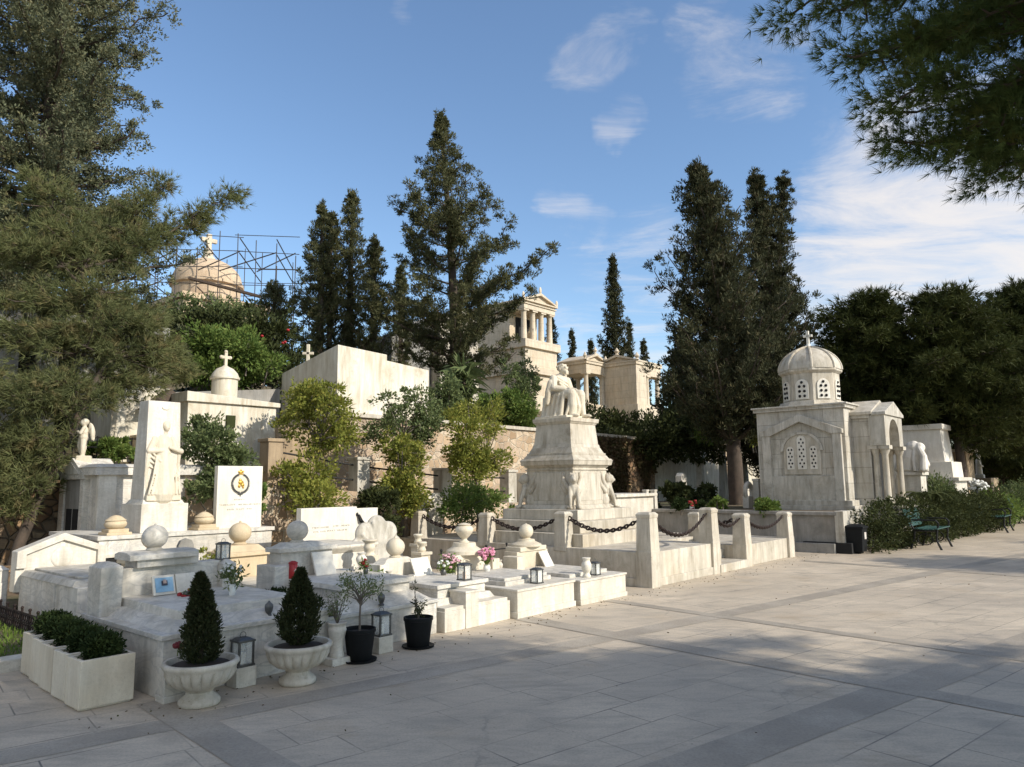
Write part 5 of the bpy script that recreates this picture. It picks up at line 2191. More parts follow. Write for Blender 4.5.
for a, b in ((0, 2), (3, 5), (6, 8), (9, 11), (7, 10)):
    m = MB()
    m.tube([(xs[a], -3.2, dz + .1), (xs[b], -3.2, dz + 1.3)], .035, 6)
    obj('brace', m, M['steel'], t_)
m = MB()
m.obox((1.9, -3.4, dz - .95), (2.0, 0, -.5), (0, .2, 0), (.015, 0, .06))
obj('plank', m, M['plank'], t_)


def col_fluted(mb, x, y, z0, z1, r):
    mb.cbox(x, y, z0, z0 + .06, r * 2.5, r * 2.5)
    h = z1 - z0
    mb.lathe([(r * 1.15, .055), (r * 1.05, .1), (r, .12), (r * .84, h - .2), (r * 1.0, h - .14), (r * 1.15, h - .1)], x, y, z0, 24, mod=lambda a, hh: 1 + (.03 * math.cos(a * 12) if .11 < hh < h - .19 else 0))
    mb.cbox(x, y, z1 - .1, z1, r * 2.6, r * 2.6)


def pediment(mb, x0, x1, y0, y1, z, h, ov=.12):
    """gable roof, ridge along y, facing -y; raking cornice with a recessed tympanum"""
    cx = (x0 + x1) / 2
    mb.extr([(x0 - ov, z), (x1 + ov, z), (x1 + ov, z + .09), (cx, z + h), (x0 - ov, z + .09)], y0 + .06, y1)
    mb.extr([(x0 - ov, z + .005), (x0 - ov, z + .1), (cx, z + h + .02), (x1 + ov, z + .1), (x1 + ov, z + .005), (x1 - .02, z + .07), (cx, z + h - .13), (x0 + .02, z + .07)], y0 - ov, y0 + .058)
    mb.box(x0 - ov, x1 + ov, y0 - ov - .002, y0 + .05, z - .002, z + .07)


# big temple tomb
tp_ = at(526, 400, 40)
ts, tt = st(tp_)
Z = lambda y: EYE + (481.8 - y) * 40 / FPX
t_ = thing('temple_tomb', 'temple-like marble tomb with four columns on a tall two-stage podium, high on the hill', 'temple', T(ts, tt, 0))
m = MB()
m.box(-.15, 3.1, -.15, 6.3, 3.5, Z(372))
m.box(-.35, 3.3, -.35, 6.5, Z(373), Z(366))
obj('lower_podium', m, M['temple'], t_, .02)
m = MB()
m.box(.05, 2.9, .05, 6.1, Z(366.5), Z(345))
m.box(-.12, 3.05, -.12, 6.25, Z(345.5), Z(337))
obj('upper_podium', m, M['temple'], t_, .02)
m = MB()
m.box(.15, 2.65, 1.3, 5.8, Z(337.5), Z(305))
obj('cella', m, M['temple'], t_, .015)
for i, x in enumerate((.25, 1.02, 1.78, 2.55)):
    m = MB()
    col_fluted(m, x, .3, Z(337.3), Z(304.8), .17)
    obj('column', m, M['temple'], t_)
m = MB()
m.box(.0, 2.8, .05, 5.95, Z(305), Z(297))
m.box(-.06, 2.86, -.02, 6.0, Z(300), Z(299))
obj('entablature', m, M['temple'], t_, .01)
m = MB()
pediment(m, 0, 2.8, .05, 5.95, Z(297), .62)
rf = obj('roof', m, M['temple'], t_)
m = MB()
for x, z in ((1.4, Z(297) + .62), (-.1, Z(297) + .1), (2.9, Z(297) + .1)):
    m.ell((x, .0, z + .16), (.1, .06, .22), 8, 6)
obj('acroterion', m, M['temple'], rf)
m = MB()
m.box(.7, 2.1, 1.27, 1.302, Z(337.5), Z(309))
obj('doorway', m, M['hole'], t_)
m = MB()
m.ell((1.4, .7, Z(330)), (.35, .3, .4), 10, 8)
m.ell((1.4, .7, Z(322)), (.17, .17, .2), 10, 8)
m.box(1.05, 1.75, .5, 1.0, Z(338), Z(334))
obj('bust', m, M['ochre'], t_)

# open temple tomb with two columns in front
Z = lambda y: EYE + (481.5 - y) * 42 / FPX
p_ = at(587, 400, 42)
a_, b_ = st(p_)
t_ = thing('temple_tomb', 'small temple tomb with an open columned porch, left of the pair beyond the statue', 'temple', T(a_, b_, 0), None, 'pair of small temple tombs')
m = MB()
m.box(-.1, 2.0, -.1, 2.1, 4.0, Z(404))
obj('platform', m, M['temple'], t_, .02)
for (x, y) in ((.15, .15), (1.75, .15), (.15, 1.85), (1.75, 1.85)):
    m = MB()
    col_fluted(m, x, y, Z(404.5), Z(372), .15)
    obj('column', m, M['temple'], t_)
m = MB()
m.box(0, 1.9, 0, 2.0, Z(372.3), Z(361))
m.box(-.08, 1.98, -.08, 2.08, Z(363), Z(360))
obj('entablature', m, M['temple'], t_, .01)
m = MB()
pediment(m, 0, 1.9, 0, 2.0, Z(360.3), .5)
rf = obj('roof', m, M['temple'], t_)
m = MB()
for x, z in ((.95, Z(360.3) + .5), (-.1, Z(360.3) + .08), (2.0, Z(360.3) + .08)):
    m.lathe([(.1, 0), (.05, .08), (.12, .2), (.02, .42)], x, .0, z, 8)
obj('acroterion', m, M['temple'], rf)

p_ = at(637, 400, 42)
a_, b_ = st(p_)
t_ = thing('temple_tomb', 'small temple tomb with a plain block side wall and gable toward the plaza left, right of the pair beyond the statue', 'temple', T(a_, b_, 0), None, 'pair of small temple tombs')
t_['label'] = 'small temple tomb with a plain closed wall, right of the pair beyond the statue'
m = MB()
m.box(-.1, 2.9, -.1, 2.65, 4.0, Z(405))
obj('platform', m, M['temple'], t_, .02)
m = MB()
m.box(.0, 1.1, 0, 2.5, Z(405.5), Z(364))
for k in range(6):
    m.box(-.004, 0.002, .02, 2.48, Z(400 - k * 6.2), Z(400.3 - k * 6.2))
obj('cella', m, M['temple'], t_)
for (x, y) in ((1.35, .15), (2.6, .15), (1.35, 2.3), (2.6, 2.3)):
    m = MB()
    col_fluted(m, x, y, Z(405.5), Z(374), .15)
    obj('column', m, M['temple'], t_)
m = MB()
m.box(1.09, 2.78, 0, 2.5, Z(374.3), Z(363.8))
m.box(-.08, 2.86, -.08, 2.58, Z(364.2), Z(361))
obj('entablature', m, M['temple'], t_, .01)
m = MB()
m2 = MB()
pediment(m2, -2.5, 0, 0, 2.8, 0, .5)
m2.xf(Matrix.Translation((0, 0, Z(361.3))) @ Matrix.Rotation(-PI / 2, 4, 'Z'))
rf = obj('roof', m2, M['temple'], t_)
m = MB()
for y, z in ((1.25, Z(361.3) + .5), (-.1, Z(361.3) + .08), (2.6, Z(361.3) + .08)):
    m.lathe([(.14, 0), (.07, .08), (.16, .2), (.02, .42)], -.02, y, z, 8)
obj('acroterion', m, M['temple'], rf)

# pale building behind the big conifer
p_ = at(440, 380, 34)
a_, b_ = st(p_)
t_ = thing('white_mausoleum', 'pale gabled mausoleum half hidden behind the wide conifer', 'mausoleum', T(a_, b_, 0))
Z = lambda y: EYE + (482.5 - y) * 34 / FPX
m = MB()
m.box(0, 2.6, 0, 3.0, 3.4, Z(322))
m.box(-.1, 2.7, -.1, 3.1, Z(323), Z(318))
obj('wall', m, M['aged'], t_, .015)
m = MB()
pediment(m, 0, 2.6, 0, 3.0, Z(318.4), .7)
obj('roof', m, M['aged'], t_)
m = MB()
m.box(.9, 1.7, -.02, .01, 4.0, Z(345))
obj('door', m, M['wallgrey'], t_)
m = MB()
m.box(-2.4, -.05, .6, 3.0, 3.4, Z(338))
obj('side_wing', m, M['wallgrey'], t_, .015)


# ================================================================== DOMED CHAPEL ON THE RIGHT
CS, CT = 16.5, .85
BZ = .93
t_ = thing('chapel', 'weathered marble Byzantine tomb chapel with a ribbed octagonal dome', 'chapel', T(CS, CT, 0))
WT_ = 3.32
m = MB()
m.box(-1.0, 1.0, -1.05, 1.05, BZ - .1, WT_ - .12)
m.box(-1.06, 1.06, -1.11, 1.11, WT_ - .122, WT_ - .04)
m.box(-1.1, 1.1, -1.15, 1.15, WT_ - .042, WT_)
obj('body', m, M['darkblock'], t_, .01)
m = MB()
m.box(-1.14, 1.2, -1.2, 1.2, 0.6, BZ)
m.box(-1.1, 1.1, -1.14, 1.14, BZ - .002, BZ + .12)
obj('plinth', m, M['dark'], t_, .01)
# blind gabled arm on the side facing the monument: pilasters, pediment, arched window
m = MB()
x0, x1 = -1.10, -.998
m.box(x0, x1, -.98, -.78, BZ + .1, 2.62)
m.box(x0, x1, .70, .9, BZ + .1, 2.62)
gy = [(-1.02, 2.62), (.94, 2.62), (.94, 2.72), (-.04, 3.12), (-1.02, 2.72)]
m.extr([(-1.02, 2.6), (-.76, 2.6), (-.04, 2.92), (.68, 2.6), (.94, 2.6), (.94, 2.7), (-.04, 3.1), (-1.02, 2.7)], x0 - .02, x1, 'x')
m.box(x0 + .03, x1, -.8, .72, BZ + .1, 1.62)
obj('blind_gable', m, M['dark'], t_, .008)
m = MB()
arch = [(-.04 + .44 * math.cos(a), 2.22 + .40 * math.sin(a)) for a in np.linspace(0, PI, 17)]
m.extr([(.40, 1.66), *arch, (-.48, 1.66)], -1.035, -.995, 'x')
win = obj('window', m, M['aged'], t_, .006)
for (yc, hh, ww) in ((.235, .55, .085), (-.04, .8, .105), (-.315, .55, .085)):
    m = MB()
    a2 = [(yc + ww * math.cos(a), 1.78 + hh - ww + ww * math.sin(a)) for a in np.linspace(0, PI, 9)]
    m.extr([(yc + ww, 1.78), *a2, (yc - ww, 1.78)], -1.05, -1.034, 'x')
    pn = obj('pierced_panel', m, M['clean'], win)
    m = MB()
    nrow = int(hh / .085)
    for i in range(nrow):
        for yy in ((-.5, .5) if i % 2 else ((0,) if ww < .12 else (-1, 0, 1))):
            y = yc + yy * ww * .78
            if ww < .12 and i % 2:
                y = yc + yy * ww * .9
            m.ell((-1.051, y, 1.84 + i * .082), (.006, .021, .026), 8, 6)
    obj('lattice', m, M['hole'], pn)
m = MB()
arch = [(-.04 + .5 * math.cos(a), 2.22 + .46 * math.sin(a)) for a in np.linspace(0, PI, 17)]
inn = [(-.04 + .44 * math.cos(a), 2.22 + .40 * math.sin(a)) for a in np.linspace(PI, 0, 17)]
m.extr(arch + inn, -1.06, -.998, 'x')
obj('arch_moulding', m, M['dark'], win)
# octagonal drum and ribbed dome
m = MB()
o8 = lambda r, z: [(r * math.cos(PI / 8 + k * PI / 4), r * math.sin(PI / 8 + k * PI / 4)) for k in range(8)]
m.hexa(o8(.82, 0), WT_ - .01, o8(.76, 0), WT_ + .14)
m.hexa(o8(.68, 0), WT_ + .135, o8(.68, 0), 4.16)
m.hexa(o8(.69, 0), 4.15, o8(.76, 0), 4.21)
m.hexa(o8(.76, 0), 4.208, o8(.76, 0), 4.26)
dr = obj('drum', m, M['aged'], t_, .008)
for k in range(8):
    a = k * PI / 4
    n_ = Vector((math.cos(a), math.sin(a), 0))
    tg = Vector((-math.sin(a), math.cos(a), 0))
    c = n_ * .628
    pts = [(-.16, 0), (.16, 0)] + [(.16 * math.cos(q), .34 + .16 * math.sin(q)) for q in np.linspace(0, PI, 9)]
    m = MB()
    vs = [c + tg * p + Vector((0, 0, 3.5 + z)) + n_ * d for d in (0, .025) for (p, z) in pts]
    n0 = len(pts)
    m.add(vs, [tuple(range(n0)), tuple(range(2 * n0 - 1, n0 - 1, -1))] + [(i, n0 + i, n0 + (i + 1) % n0, (i + 1) % n0) for i in range(n0)])
    wn = obj('window', m, M['clean'], dr, .004)
    m = MB()
    for z in (.08, .2, .32, .42):
        for p in ((-.06, .06) if z < .4 else (0,)):
            q = c + tg * p + Vector((0, 0, 3.5 + z)) + n_ * .026
            m.ell(q, .036, 8, 6)
    obj('lattice', m, M['hole'], wn)
m = MB()
prof = [(.73 * math.cos(u) ** .9 if u < 1.5 else .03, 4.26 + .56 * math.sin(u) + .06 * (u / 1.5) ** 4) for u in np.linspace(0, 1.5, 12)]
m.lathe(prof, n=48, mod=lambda a, h: 1 + .045 * (abs(math.cos(a * 4 + PI / 2)) - .5))
dm = obj('dome', m, M['aged'], t_)
m = MB()
for k in range(8):
    a = PI / 8 + k * PI / 4
    m.tube([(p[0] * 1.02 * math.cos(a), p[0] * 1.02 * math.sin(a), p[1] + .012) for p in prof], .032, 6)
obj('rib', m, M['aged'], dm)
m = MB()
m.lathe([(.1, 4.8), (.06, 4.9), (.05, 4.96), (.02, 5.0)], n=10)
m.obox((0, 0, 5.13), (.03, 0, 0), (0, .03, 0), (0, 0, .18))
m.obox((0, 0, 5.18), (.03, 0, 0), (0, .11, 0), (0, 0, .03))
obj('cross', m, M['clean'], dm)
# entrance arm toward the plaza
m = MB()
m.box(-.5, .9, -1.44, -1.04, BZ - .1, 2.95)
m.box(-.56, .95, -1.48, -1.03, 2.948, 3.04)
arm = obj('entrance_arm', m, M['darkblock'], t_, .01)
m = MB()
m.extr([(-.62, 3.03), (1.04, 3.03), (1.04, 3.1), (.21, 3.42), (-.62, 3.1)], -1.54, -.9)
obj('roof', m, M['aged'], arm, .006)
m = MB()
ar = [(.21 + .44 * math.cos(a), 2.5 + .44 * math.sin(a)) for a in np.linspace(0, PI, 15)]
m.extr([(-.55, 2.3), (-.55, 3.02), (.97, 3.02), (.97, 2.3), (.65, 2.3), *ar, (-.23, 2.3)], -1.80, -1.445)
m.extr([(-.6, 3.01), (1.02, 3.01), (1.02, 3.08), (.21, 3.36), (-.6, 3.08)], -1.84, -1.53)
obj('porch_arch', m, M['dark'], arm, .008)
for x in (-.4, .82):
    for y in (-1.72, -1.52):
        m = MB()
        m.cbox(x, y, BZ - .02, BZ + .14, .22, .22)
        m.lathe([(.1, .13), (.085, .17), (.075, .2), (.068, 1.16), (.09, 1.2), (.12, 1.3)], x, y, BZ, 14)
        m.cbox(x, y, 2.22, 2.305, .27, .27)
        obj('column', m, M['aged'], arm)
m = MB()
m.box(-.1, .52, -1.46, -1.435, BZ, 2.3)
obj('door', m, M['hole'], arm)
m = MB()
m.box(-.62, 1.1, -1.95, -1.12, .3, BZ - .012)
m.box(-.68, 1.16, -2.0, -1.1, BZ - .075, BZ - .014)
obj('porch_floor', m, M['dark'], t_, .008)

# low grey wall below the chapel, with a pale end block
t_ = thing('terrace_wall', 'dark grey low terrace wall running under the chapel and behind the chained posts', 'wall', T(14, -.4))
m = MB()
m.box(-.12, .02, .0, 8.0, -.05, .78)
m.box(-.2, .06, -.02, 8.0, .778, .85)
m.box(-.3, -.118, .02, 8.0, -.05, .2)
obj('wall', m, M['wallgrey'], t_, .01)
m = MB()
m.box(-.16, 3.0, -.14, .0, -.05, .86)
m.box(-.19, .28, -.16, .02, -.05, .87)
obj('end_pier', m, M['dark'], t_, .01)

# seated veiled figure and white tomb beyond the chapel
t_ = thing('veiled_statue', 'white marble veiled figure bowed on its block, beside the chapel porch', 'statue', T(19.7, -.55, 0))
m = MB()
m.box(-.3, .3, -.3, .3, .3, 1.62)
m.box(-.36, .36, -.36, .36, 1.618, 1.7)
obj('block', m, M['white'], t_, .01)
m = MB()
m.caps([(0, .05, 1.75), (0, .0, 2.0), (.0, -.06, 2.2)], [.25, .2, .14], 12)
m.ell((-.05, -.2, 2.2), (.1, .11, .11), 12, 9)
m.ell((0, -.1, 2.2), (.16, .17, .13), 12, 9)
m.caps([(-.02, -.1, 2.25), (-.1, -.22, 2.05), (-.12, -.26, 1.76)], [.1, .1, .1], 10)
m.caps([(.08, -.08, 2.2), (.16, -.2, 2.0), (.05, -.28, 1.85)], [.09, .08, .07], 10)
m.caps([(-.1, -.2, 2.2), (-.22, -.3, 2.0), (-.3, -.3, 1.74)], [.06, .07, .08], 8)
for k in range(8):
    a = -2.6 + k * .34
    m.caps([(.13 * math.cos(a), .13 * math.sin(a) - .05, 2.2), (.24 * math.cos(a), .22 * math.sin(a), 1.95), (.3 * math.cos(a), .27 * math.sin(a), 1.72)], [.03, .035, .04], 7)
m.v = [(x * 1.35, y * 1.35, 1.7 + (z - 1.7) * 1.3) if z > 1.7001 or abs(x) > .361 else (x, y, z) for x, y, z in m.v]
sculpt('figure', m, M['clean'], t_, .014, 1)
t_ = thing('white_tomb', 'bulky white marble block tomb with a stepped ledge, under the dark pine', 'tomb', T(21.6, -.75))
m = MB()
m.box(-.1, 1.6, -.5, 1.6, 0, 1.45)
m.box(-.2, 1.75, -.62, 1.7, 1.448, 1.55)
obj('base', m, M['white'], t_, .012)
m = MB()
m.cbox(.75, .55, 1.548, 2.0, 1.45, 2.0, 1.4, 1.95)
m.cbox(.75, .6, 1.998, 2.95, 1.2, 1.7, 1.05, 1.55)
m.cbox(.75, .6, 2.948, 3.1, 1.2, 1.7)
obj('block', m, M['clean'], t_, .012)
m = MB()
m.box(.05, .4, -.42, -.36, 1.0, 1.3)
m.box(.1, .35, -.43, -.415, 1.05, 1.25)
obj('plaque', m, M['wallgrey'], t_, .004)
bouquet(T(24.0, -1.35, .95), 'pale wreath of white flowers on a stand beside the white block tomb', 'whitepetal', 40, 0, .28, .05, 71, 'pewter', .05, .3, 60, fr=.06)
t_ = thing('tomb_house', 'brown rendered tomb house with a thin flat roof, in the shade under the pines', 'building', T(25.2, -.9))
Zt = zp(449, 25.2, -.9)
m = MB()
m.box(0, 1.5, 0, 1.4, 0, Zt - .08)
m.box(-.04, .08, -.05, .08, 0, Zt - .08)
obj('wall', m, M['brown'], t_, .01)
m = MB()
m.box(-.15, 1.65, -.18, 1.5, Zt - .082, Zt)
obj('roof', m, M['aged'], t_, .01)
t_ = thing('stone_chest', 'plain brown stone chest tomb topped by a tiny white statue', 'tomb', T(28.4, -1.1))
m = MB()
m.box(0, 1.6, 0, 1.2, 0, zp(478, 28, -1.1))
obj('chest', m, M['brown'], t_, .02)
t_ = thing('small_statue', 'tiny white figure statue on the brown chest tomb', 'statue', T(28.8, -.7, zp(478, 28, -1.1)))
m = MB()
m.cbox(0, 0, -.02, .12, .3, .3)
m.caps([(0, 0, .1), (0, 0, .4), (0, 0, .62)], [.12, .1, .09])
m.ell((0, -.02, .8), (.07, .08, .09), 10, 8)
m.caps([(-.1, 0, .6), (-.16, -.08, .45), (-.05, -.14, .42)], [.045, .04, .03])
m.caps([(.1, 0, .6), (.2, .0, .75), (.24, 0, .9)], [.045, .035, .025])
sculpt('figure', m, M['white'], t_, .02, 2)

# small tombs along the long wall
t_ = thing('white_sarcophagus', 'white flat-topped sarcophagus just right of the winged lions', 'tomb', T(12.4, 4.0))
za, zb_ = zp(494, 12.6, 4.0), zp(512, 12.6, 4.0)
m = MB()
m.box(-.2, 1.5, 0, .9, .3, za - .07)
m.box(-.28, 1.58, -.08, .98, za - .072, za)
obj('chest', m, M['white'], t_, .01)
specs = [(16.3, 2.3, .30, .18, .75, 'plain', 'small white tapering stone pillar standing before the dark hedge'), (17.6, 5.2, .32, .2, .85, 'slab', 'white upright slab headstone among the shrubs under the big cypress'),
         (20.2, 1.2, .42, .1, .55, 'ring', 'white wreath-shaped headstone beside the big cypress trunk'), (15.4, 3.9, .14, .14, .5, 'plain', 'slim white marker stone near the ivy wall, left of its pair'),
         (15.9, 4.25, .14, .14, .5, 'plain', 'slim white marker stone near the ivy wall, right of its pair'), (19.0, 4.0, .9, .3, .45, 'plain', 'low wide white flower trough before the whitewashed wall')]
def st_at(px, Y):
    return st(at(px, 500, Y))


specs = [(q_[0], q_[1]) + tuple(q_[2:]) for q_ in specs[:2]] + [(*st_at(749, 19.4), *specs[2][2:]), (*st_at(646, 19.2), *specs[3][2:]), (*st_at(654, 19.2), *specs[4][2:]), specs[5]]
for (s_, t__, w_, d_, h_, kind, lb) in specs:
    m = MB()
    if kind == 'ring':
        m.ring((0, 0, h_ * .75), (1, 0, 0), (0, 0, 1), .2, .22, .06, 18, 8)
        m.cbox(0, 0, 0, h_ * .55, w_, d_ * 1.6)
    elif kind == 'slab':
        m.cbox(0, 0, 0, h_, w_, d_)
        m.hexa([(-w_ / 2, -d_ / 2), (w_ / 2, -d_ / 2), (w_ / 2, d_ / 2), (-w_ / 2, d_ / 2)], h_ - .001, [(-w_ / 6, -d_ / 2), (w_ / 6, -d_ / 2), (w_ / 6, d_ / 2), (-w_ / 6, d_ / 2)], h_ + .1)
    else:
        m.cbox(0, 0, 0, h_ * .92, w_, d_, w_ * .85, d_ * .85)
        m.cbox(0, 0, h_ * .918, h_, w_, d_)
    tag(obj('headstone' if kind != 'plain' or w_ < .5 else 'flower_trough', m, M['white'], None, .008, loc=T(s_, t__, .82), rotz=ROWZ), lb, 'headstone' if w_ < .5 else 'trough')
# low dark wall and pillars before the long wall
for s_, t__, h_, lb in ((23.0, 6.4, 1.75, 'dark tapering stele against the whitewashed wall, tallest of three'), (21.6, 6.6, 1.25, 'dark short stele against the whitewashed wall, left of the tallest'), (24.4, 6.2, 1.3, 'dark short stele against the whitewashed wall, right of the tallest')):
    m = MB().cbox(0, 0, 0, h_, .3, .25, .2, .18)
    m.cbox(0, 0, h_ - .001, h_ + .08, .26, .24)
    m.ell((0, 0, h_ + .18), (.1, .1, .14), 10, 8)
    tag(obj('dark_stele', m, M['dark'], None, .01, loc=T(s_, t__, .82), rotz=ROWZ), lb, 'stele', 'dark steles by the whitewashed wall')
_p = at(692, 505, 18.3)
bouquet((_p.x, _p.y, .82), 'bunch of red flowers at the foot of the big cypress', 'red', 14, 0, .15, .04, 81, 'whitepetal', .07, .1, 60, fr=.032)

# white inscription stone below the tree
t_ = thing('carved_stele', 'pale slab headstone with a carved rosette, leaning on the low rubble wall', 'headstone', T(8.2, 6.0))
m = MB()
zz = zp(493, 8.3, 6.0)
m.extr([(-.35, 0), (.35, 0), (.35, zz), (-.35, zz)], 0, .12)
obj('slab', m, M['plaster'], t_, .01)
m = MB()
for k in range(8):
    a = k * PI / 4
    m.ell((.1 * math.cos(a), -.01, zz - .35 + .13 * math.sin(a)), (.035, .02, .04), 8, 6)
obj('rosette', m, M['grey'], t_)
t_ = tag(obj('stone_block', MB().cbox(0, 0, 0, zp(473, 12.6, 6.9), .9, .4), M['plaster'], None, .01, loc=T(12.6, 6.9), rotz=ROWZ), 'bright white block tomb between the last fence pillar and the pedestal', 'tomb')

# fallen leaves gathered along the foot of the graves and thin over the paving
rl = np.random.default_rng(404)
n1, n2 = 380, 60
sa = np.concatenate([rl.uniform(-.6, 14, n1), rl.uniform(-2, 13, n2)])
ta = np.concatenate([.02 - np.abs(rl.normal(size=n1)) * .16 - .2 * (rl.uniform(size=n1) < .5), rl.uniform(-5.5, -.3, n2)])
P = np.stack([O.x + A.x * sa + B.x * ta, O.y + A.y * sa + B.y * ta, np.full(n1 + n2, .008)], 1)
D = rl.normal(size=P.shape) * np.array([1, 1, .12])
o = np_mesh('leaf_litter', leaf_quads(P, D, .026, .013, rl), 4, L['ivy'])
tag(o, 'dry fallen leaves scattered on the paving along the graves', 'leaves')
o['kind'] = 'stuff'

# ================================================================== STREET FURNITURE
BN = thing('park_bench', 'dark green slatted park bench, the nearest of three beside the hedge', 'bench', T(15.65, -1.42), None, 'green park benches along the hedge')
m = MB()
for k in range(5):
    y = -.04 - k * .095
    m.box(0, 1.25, y - .075, y, .42 + .012 * (k - 2) ** 2 * .3, .445 + .012 * (k - 2) ** 2 * .3)
obj('seat', m, M['benchgreen'], BN, .006)
m = MB()
for k in range(4):
    m.obox((.625, .06 + k * .035, .53 + k * .095), (.625, 0, 0), (0, .015, .041), (0, .011, -.004))
obj('backrest', m, M['benchgreen'], BN, .005)
for x in (.1, 1.15):
    m = MB()
    m.caps([(x, .08, 0), (x, .0, .22), (x, -.02, .4)], [.025, .02, .022], 8)
    m.caps([(x, -.02, .4), (x, .06, .55), (x, .2, .88)], [.022, .02, .016], 8)
    m.caps([(x, -.52, 0), (x, -.44, .2), (x, -.46, .4)], [.025, .02, .022], 8)
    m.caps([(x, -.46, .4), (x, -.02, .4)], [.018, .018], 8)
    m.caps([(x, -.46, .4), (x, -.5, .56), (x, -.44, .63), (x, .08, .63)], [.018, .018, .018, .016], 8)
    m.ring((x, -.22, .22), (0, 1, 0), (0, 0, 1), .15, .12, .012, 14, 5)
    obj('leg_frame', m, M['blackiron'], BN)
dup(BN, T(22.3, -1.75), ROWZ, 'dark green slatted park bench, middle one of three beside the hedge')
dup(BN, T(26.2, -2.0), ROWZ, 'dark green slatted park bench, furthest of three beside the hedge')

t_ = thing('litter_bin', 'black square litter bin with a hood, at the end of the hedge', 'bin', T(14.05, -.72), None)
m = MB()
m.cbox(0, 0, .04, .52, .3, .3, .36, .36)
m.cbox(0, 0, 0, .05, .2, .2)
obj('body', m, M['blackplastic'], t_, .015)
m = MB()
m.cbox(0, 0, .515, .56, .4, .4)
m.cbox(0, 0, .558, .6, .36, .36, .2, .2)
obj('lid', m, M['blackplastic'], t_, .01)
m = MB()
m.box(-.06, .06, -.182, -.176, .3, .44)
obj('notice', m, M['binpaper'], t_)
m = MB()
m.box(-.5, .5, -.12, .12, 0, .22)
tag(obj('stone_trough', m, M['hole'], None, .01, loc=T(13.9, -.2), rotz=ROWZ + PI / 2), 'low black stone trough against the terrace end, beside the bin', 'trough')

# ================================================================== VEGETATION
def loc_at(px, Y, z=None):
    p = at(px, 480, Y)
    return Vector((p.x, p.y, hill(p.x, p.y) if z is None else z))


def ztop(px, py, Y):
    return at(px, py, Y).z


# --- hedge behind the benches
rngh = np.random.default_rng(12)
t_ = thing('hedge', 'long clipped dark green hedge behind the park benches', 'hedge', (0, 0, 0), 0)
bl = []
for k in range(30):
    s_ = 14.5 + k * .32
    p = T(s_, -.95 - (s_ - 14.5) * .09)
    for z in (.3, .72):
        bl.append((p.x, p.y, z + rngh.uniform(-.05, .08), .36, .36, .38))
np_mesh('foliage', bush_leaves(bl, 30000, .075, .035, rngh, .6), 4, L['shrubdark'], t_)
for (s_, t__, r_, z_, lf, lb, sd_) in ((20.5, -1.0, .5, .8, 'olive', 'loose olive green shrub leaning over the hedge by the white block tomb', 91), (24.6, -1.6, .65, .6, 'laurel', 'brighter green rounded shrub at the far end of the hedge', 92),
                                    (27.5, -1.7, .8, .7, 'olive', 'large pale green shrub behind the middle bench', 93), (31.5, -1.9, .9, .75, 'olive', 'pale green shrub behind the furthest bench', 94), (35.5, -2.0, 1.0, .8, 'laurel', 'mid green shrub mass beyond the furthest bench', 95)):
    bush('shrub', lb, 'shrub', T(s_, t__, 0), [(0, 0, z_, r_, r_, z_ * .9), (r_ * .8, .1, z_ * .8, r_ * .7, r_ * .7, z_ * .7), (-r_ * .7, -.1, z_ * .75, r_ * .7, r_ * .6, z_ * .6)], 4200, .1, .04, lf, sd_)

# palm-like fronds above the hedge
t_ = thing('cycad_plant', 'spiky dark cycad fronds rising over the hedge before the veiled statue', 'plant', T(18.0, -1.35, .7), 0)
V = []
rngc = np.random.default_rng(13)
for k in range(18):
    a = k * 2.4
    Lf = rngc.uniform(.6, .9)
    for i in range(22):
        f = i / 22
        c = np.array([math.cos(a) * Lf * f, math.sin(a) * Lf * f, .35 + .75 * f * Lf - .8 * f * f * Lf])
        for sg in (-1, 1):
            d = np.array([math.cos(a + sg * 1.0), math.sin(a + sg * 1.0), .1]) * .16 * (1 - .6 * f)
            V += [c, c + d * .5 + np.array([0, 0, .01]), c + d, c + d * .5 - np.array([0, 0, .012])]
np_mesh('fronds', np.array(V), 4, L['shrubdark'], t_)

# --- big cypresses on the right
p = loc_at(736, 22, .82)
conifer('cypress_tree', 'massive dark old cypress with a bare straight trunk, left of the domed chapel', p, ztop(716, 166, 22) - .82,
        [(0, .2), (.2, 1.2), (.27, 1.95), (.36, 2.15), (.46, 1.85), (.56, 1.65), (.66, 1.6), (.72, 1.0), (.82, .85), (.92, .55), (1, .06)], 165, .5, .40, 66, .145, .034, 'cypressdark', seed=11, up=.75, trunk_r=.2, zmin=.22, lean=(-.75, 0), open_=.42, curl=.4)
p = loc_at(780, 27, .82)
conifer('cypress_tree', 'tall dark cypress with a forked open top, behind the domed chapel', p, ztop(772, 176, 27) - .82,
        [(0, .6), (.12, 1.8), (.3, 2.3), (.45, 2.2), (.56, 1.75), (.66, 1.0), (.75, .62), (.9, .42), (1, .06)], 135, .55, .44, 64, .165, .04, 'cypressdark', seed=12, up=.75, trunk_r=.24, zmin=.08, lean=(-.25, 0), open_=.42, curl=.45)
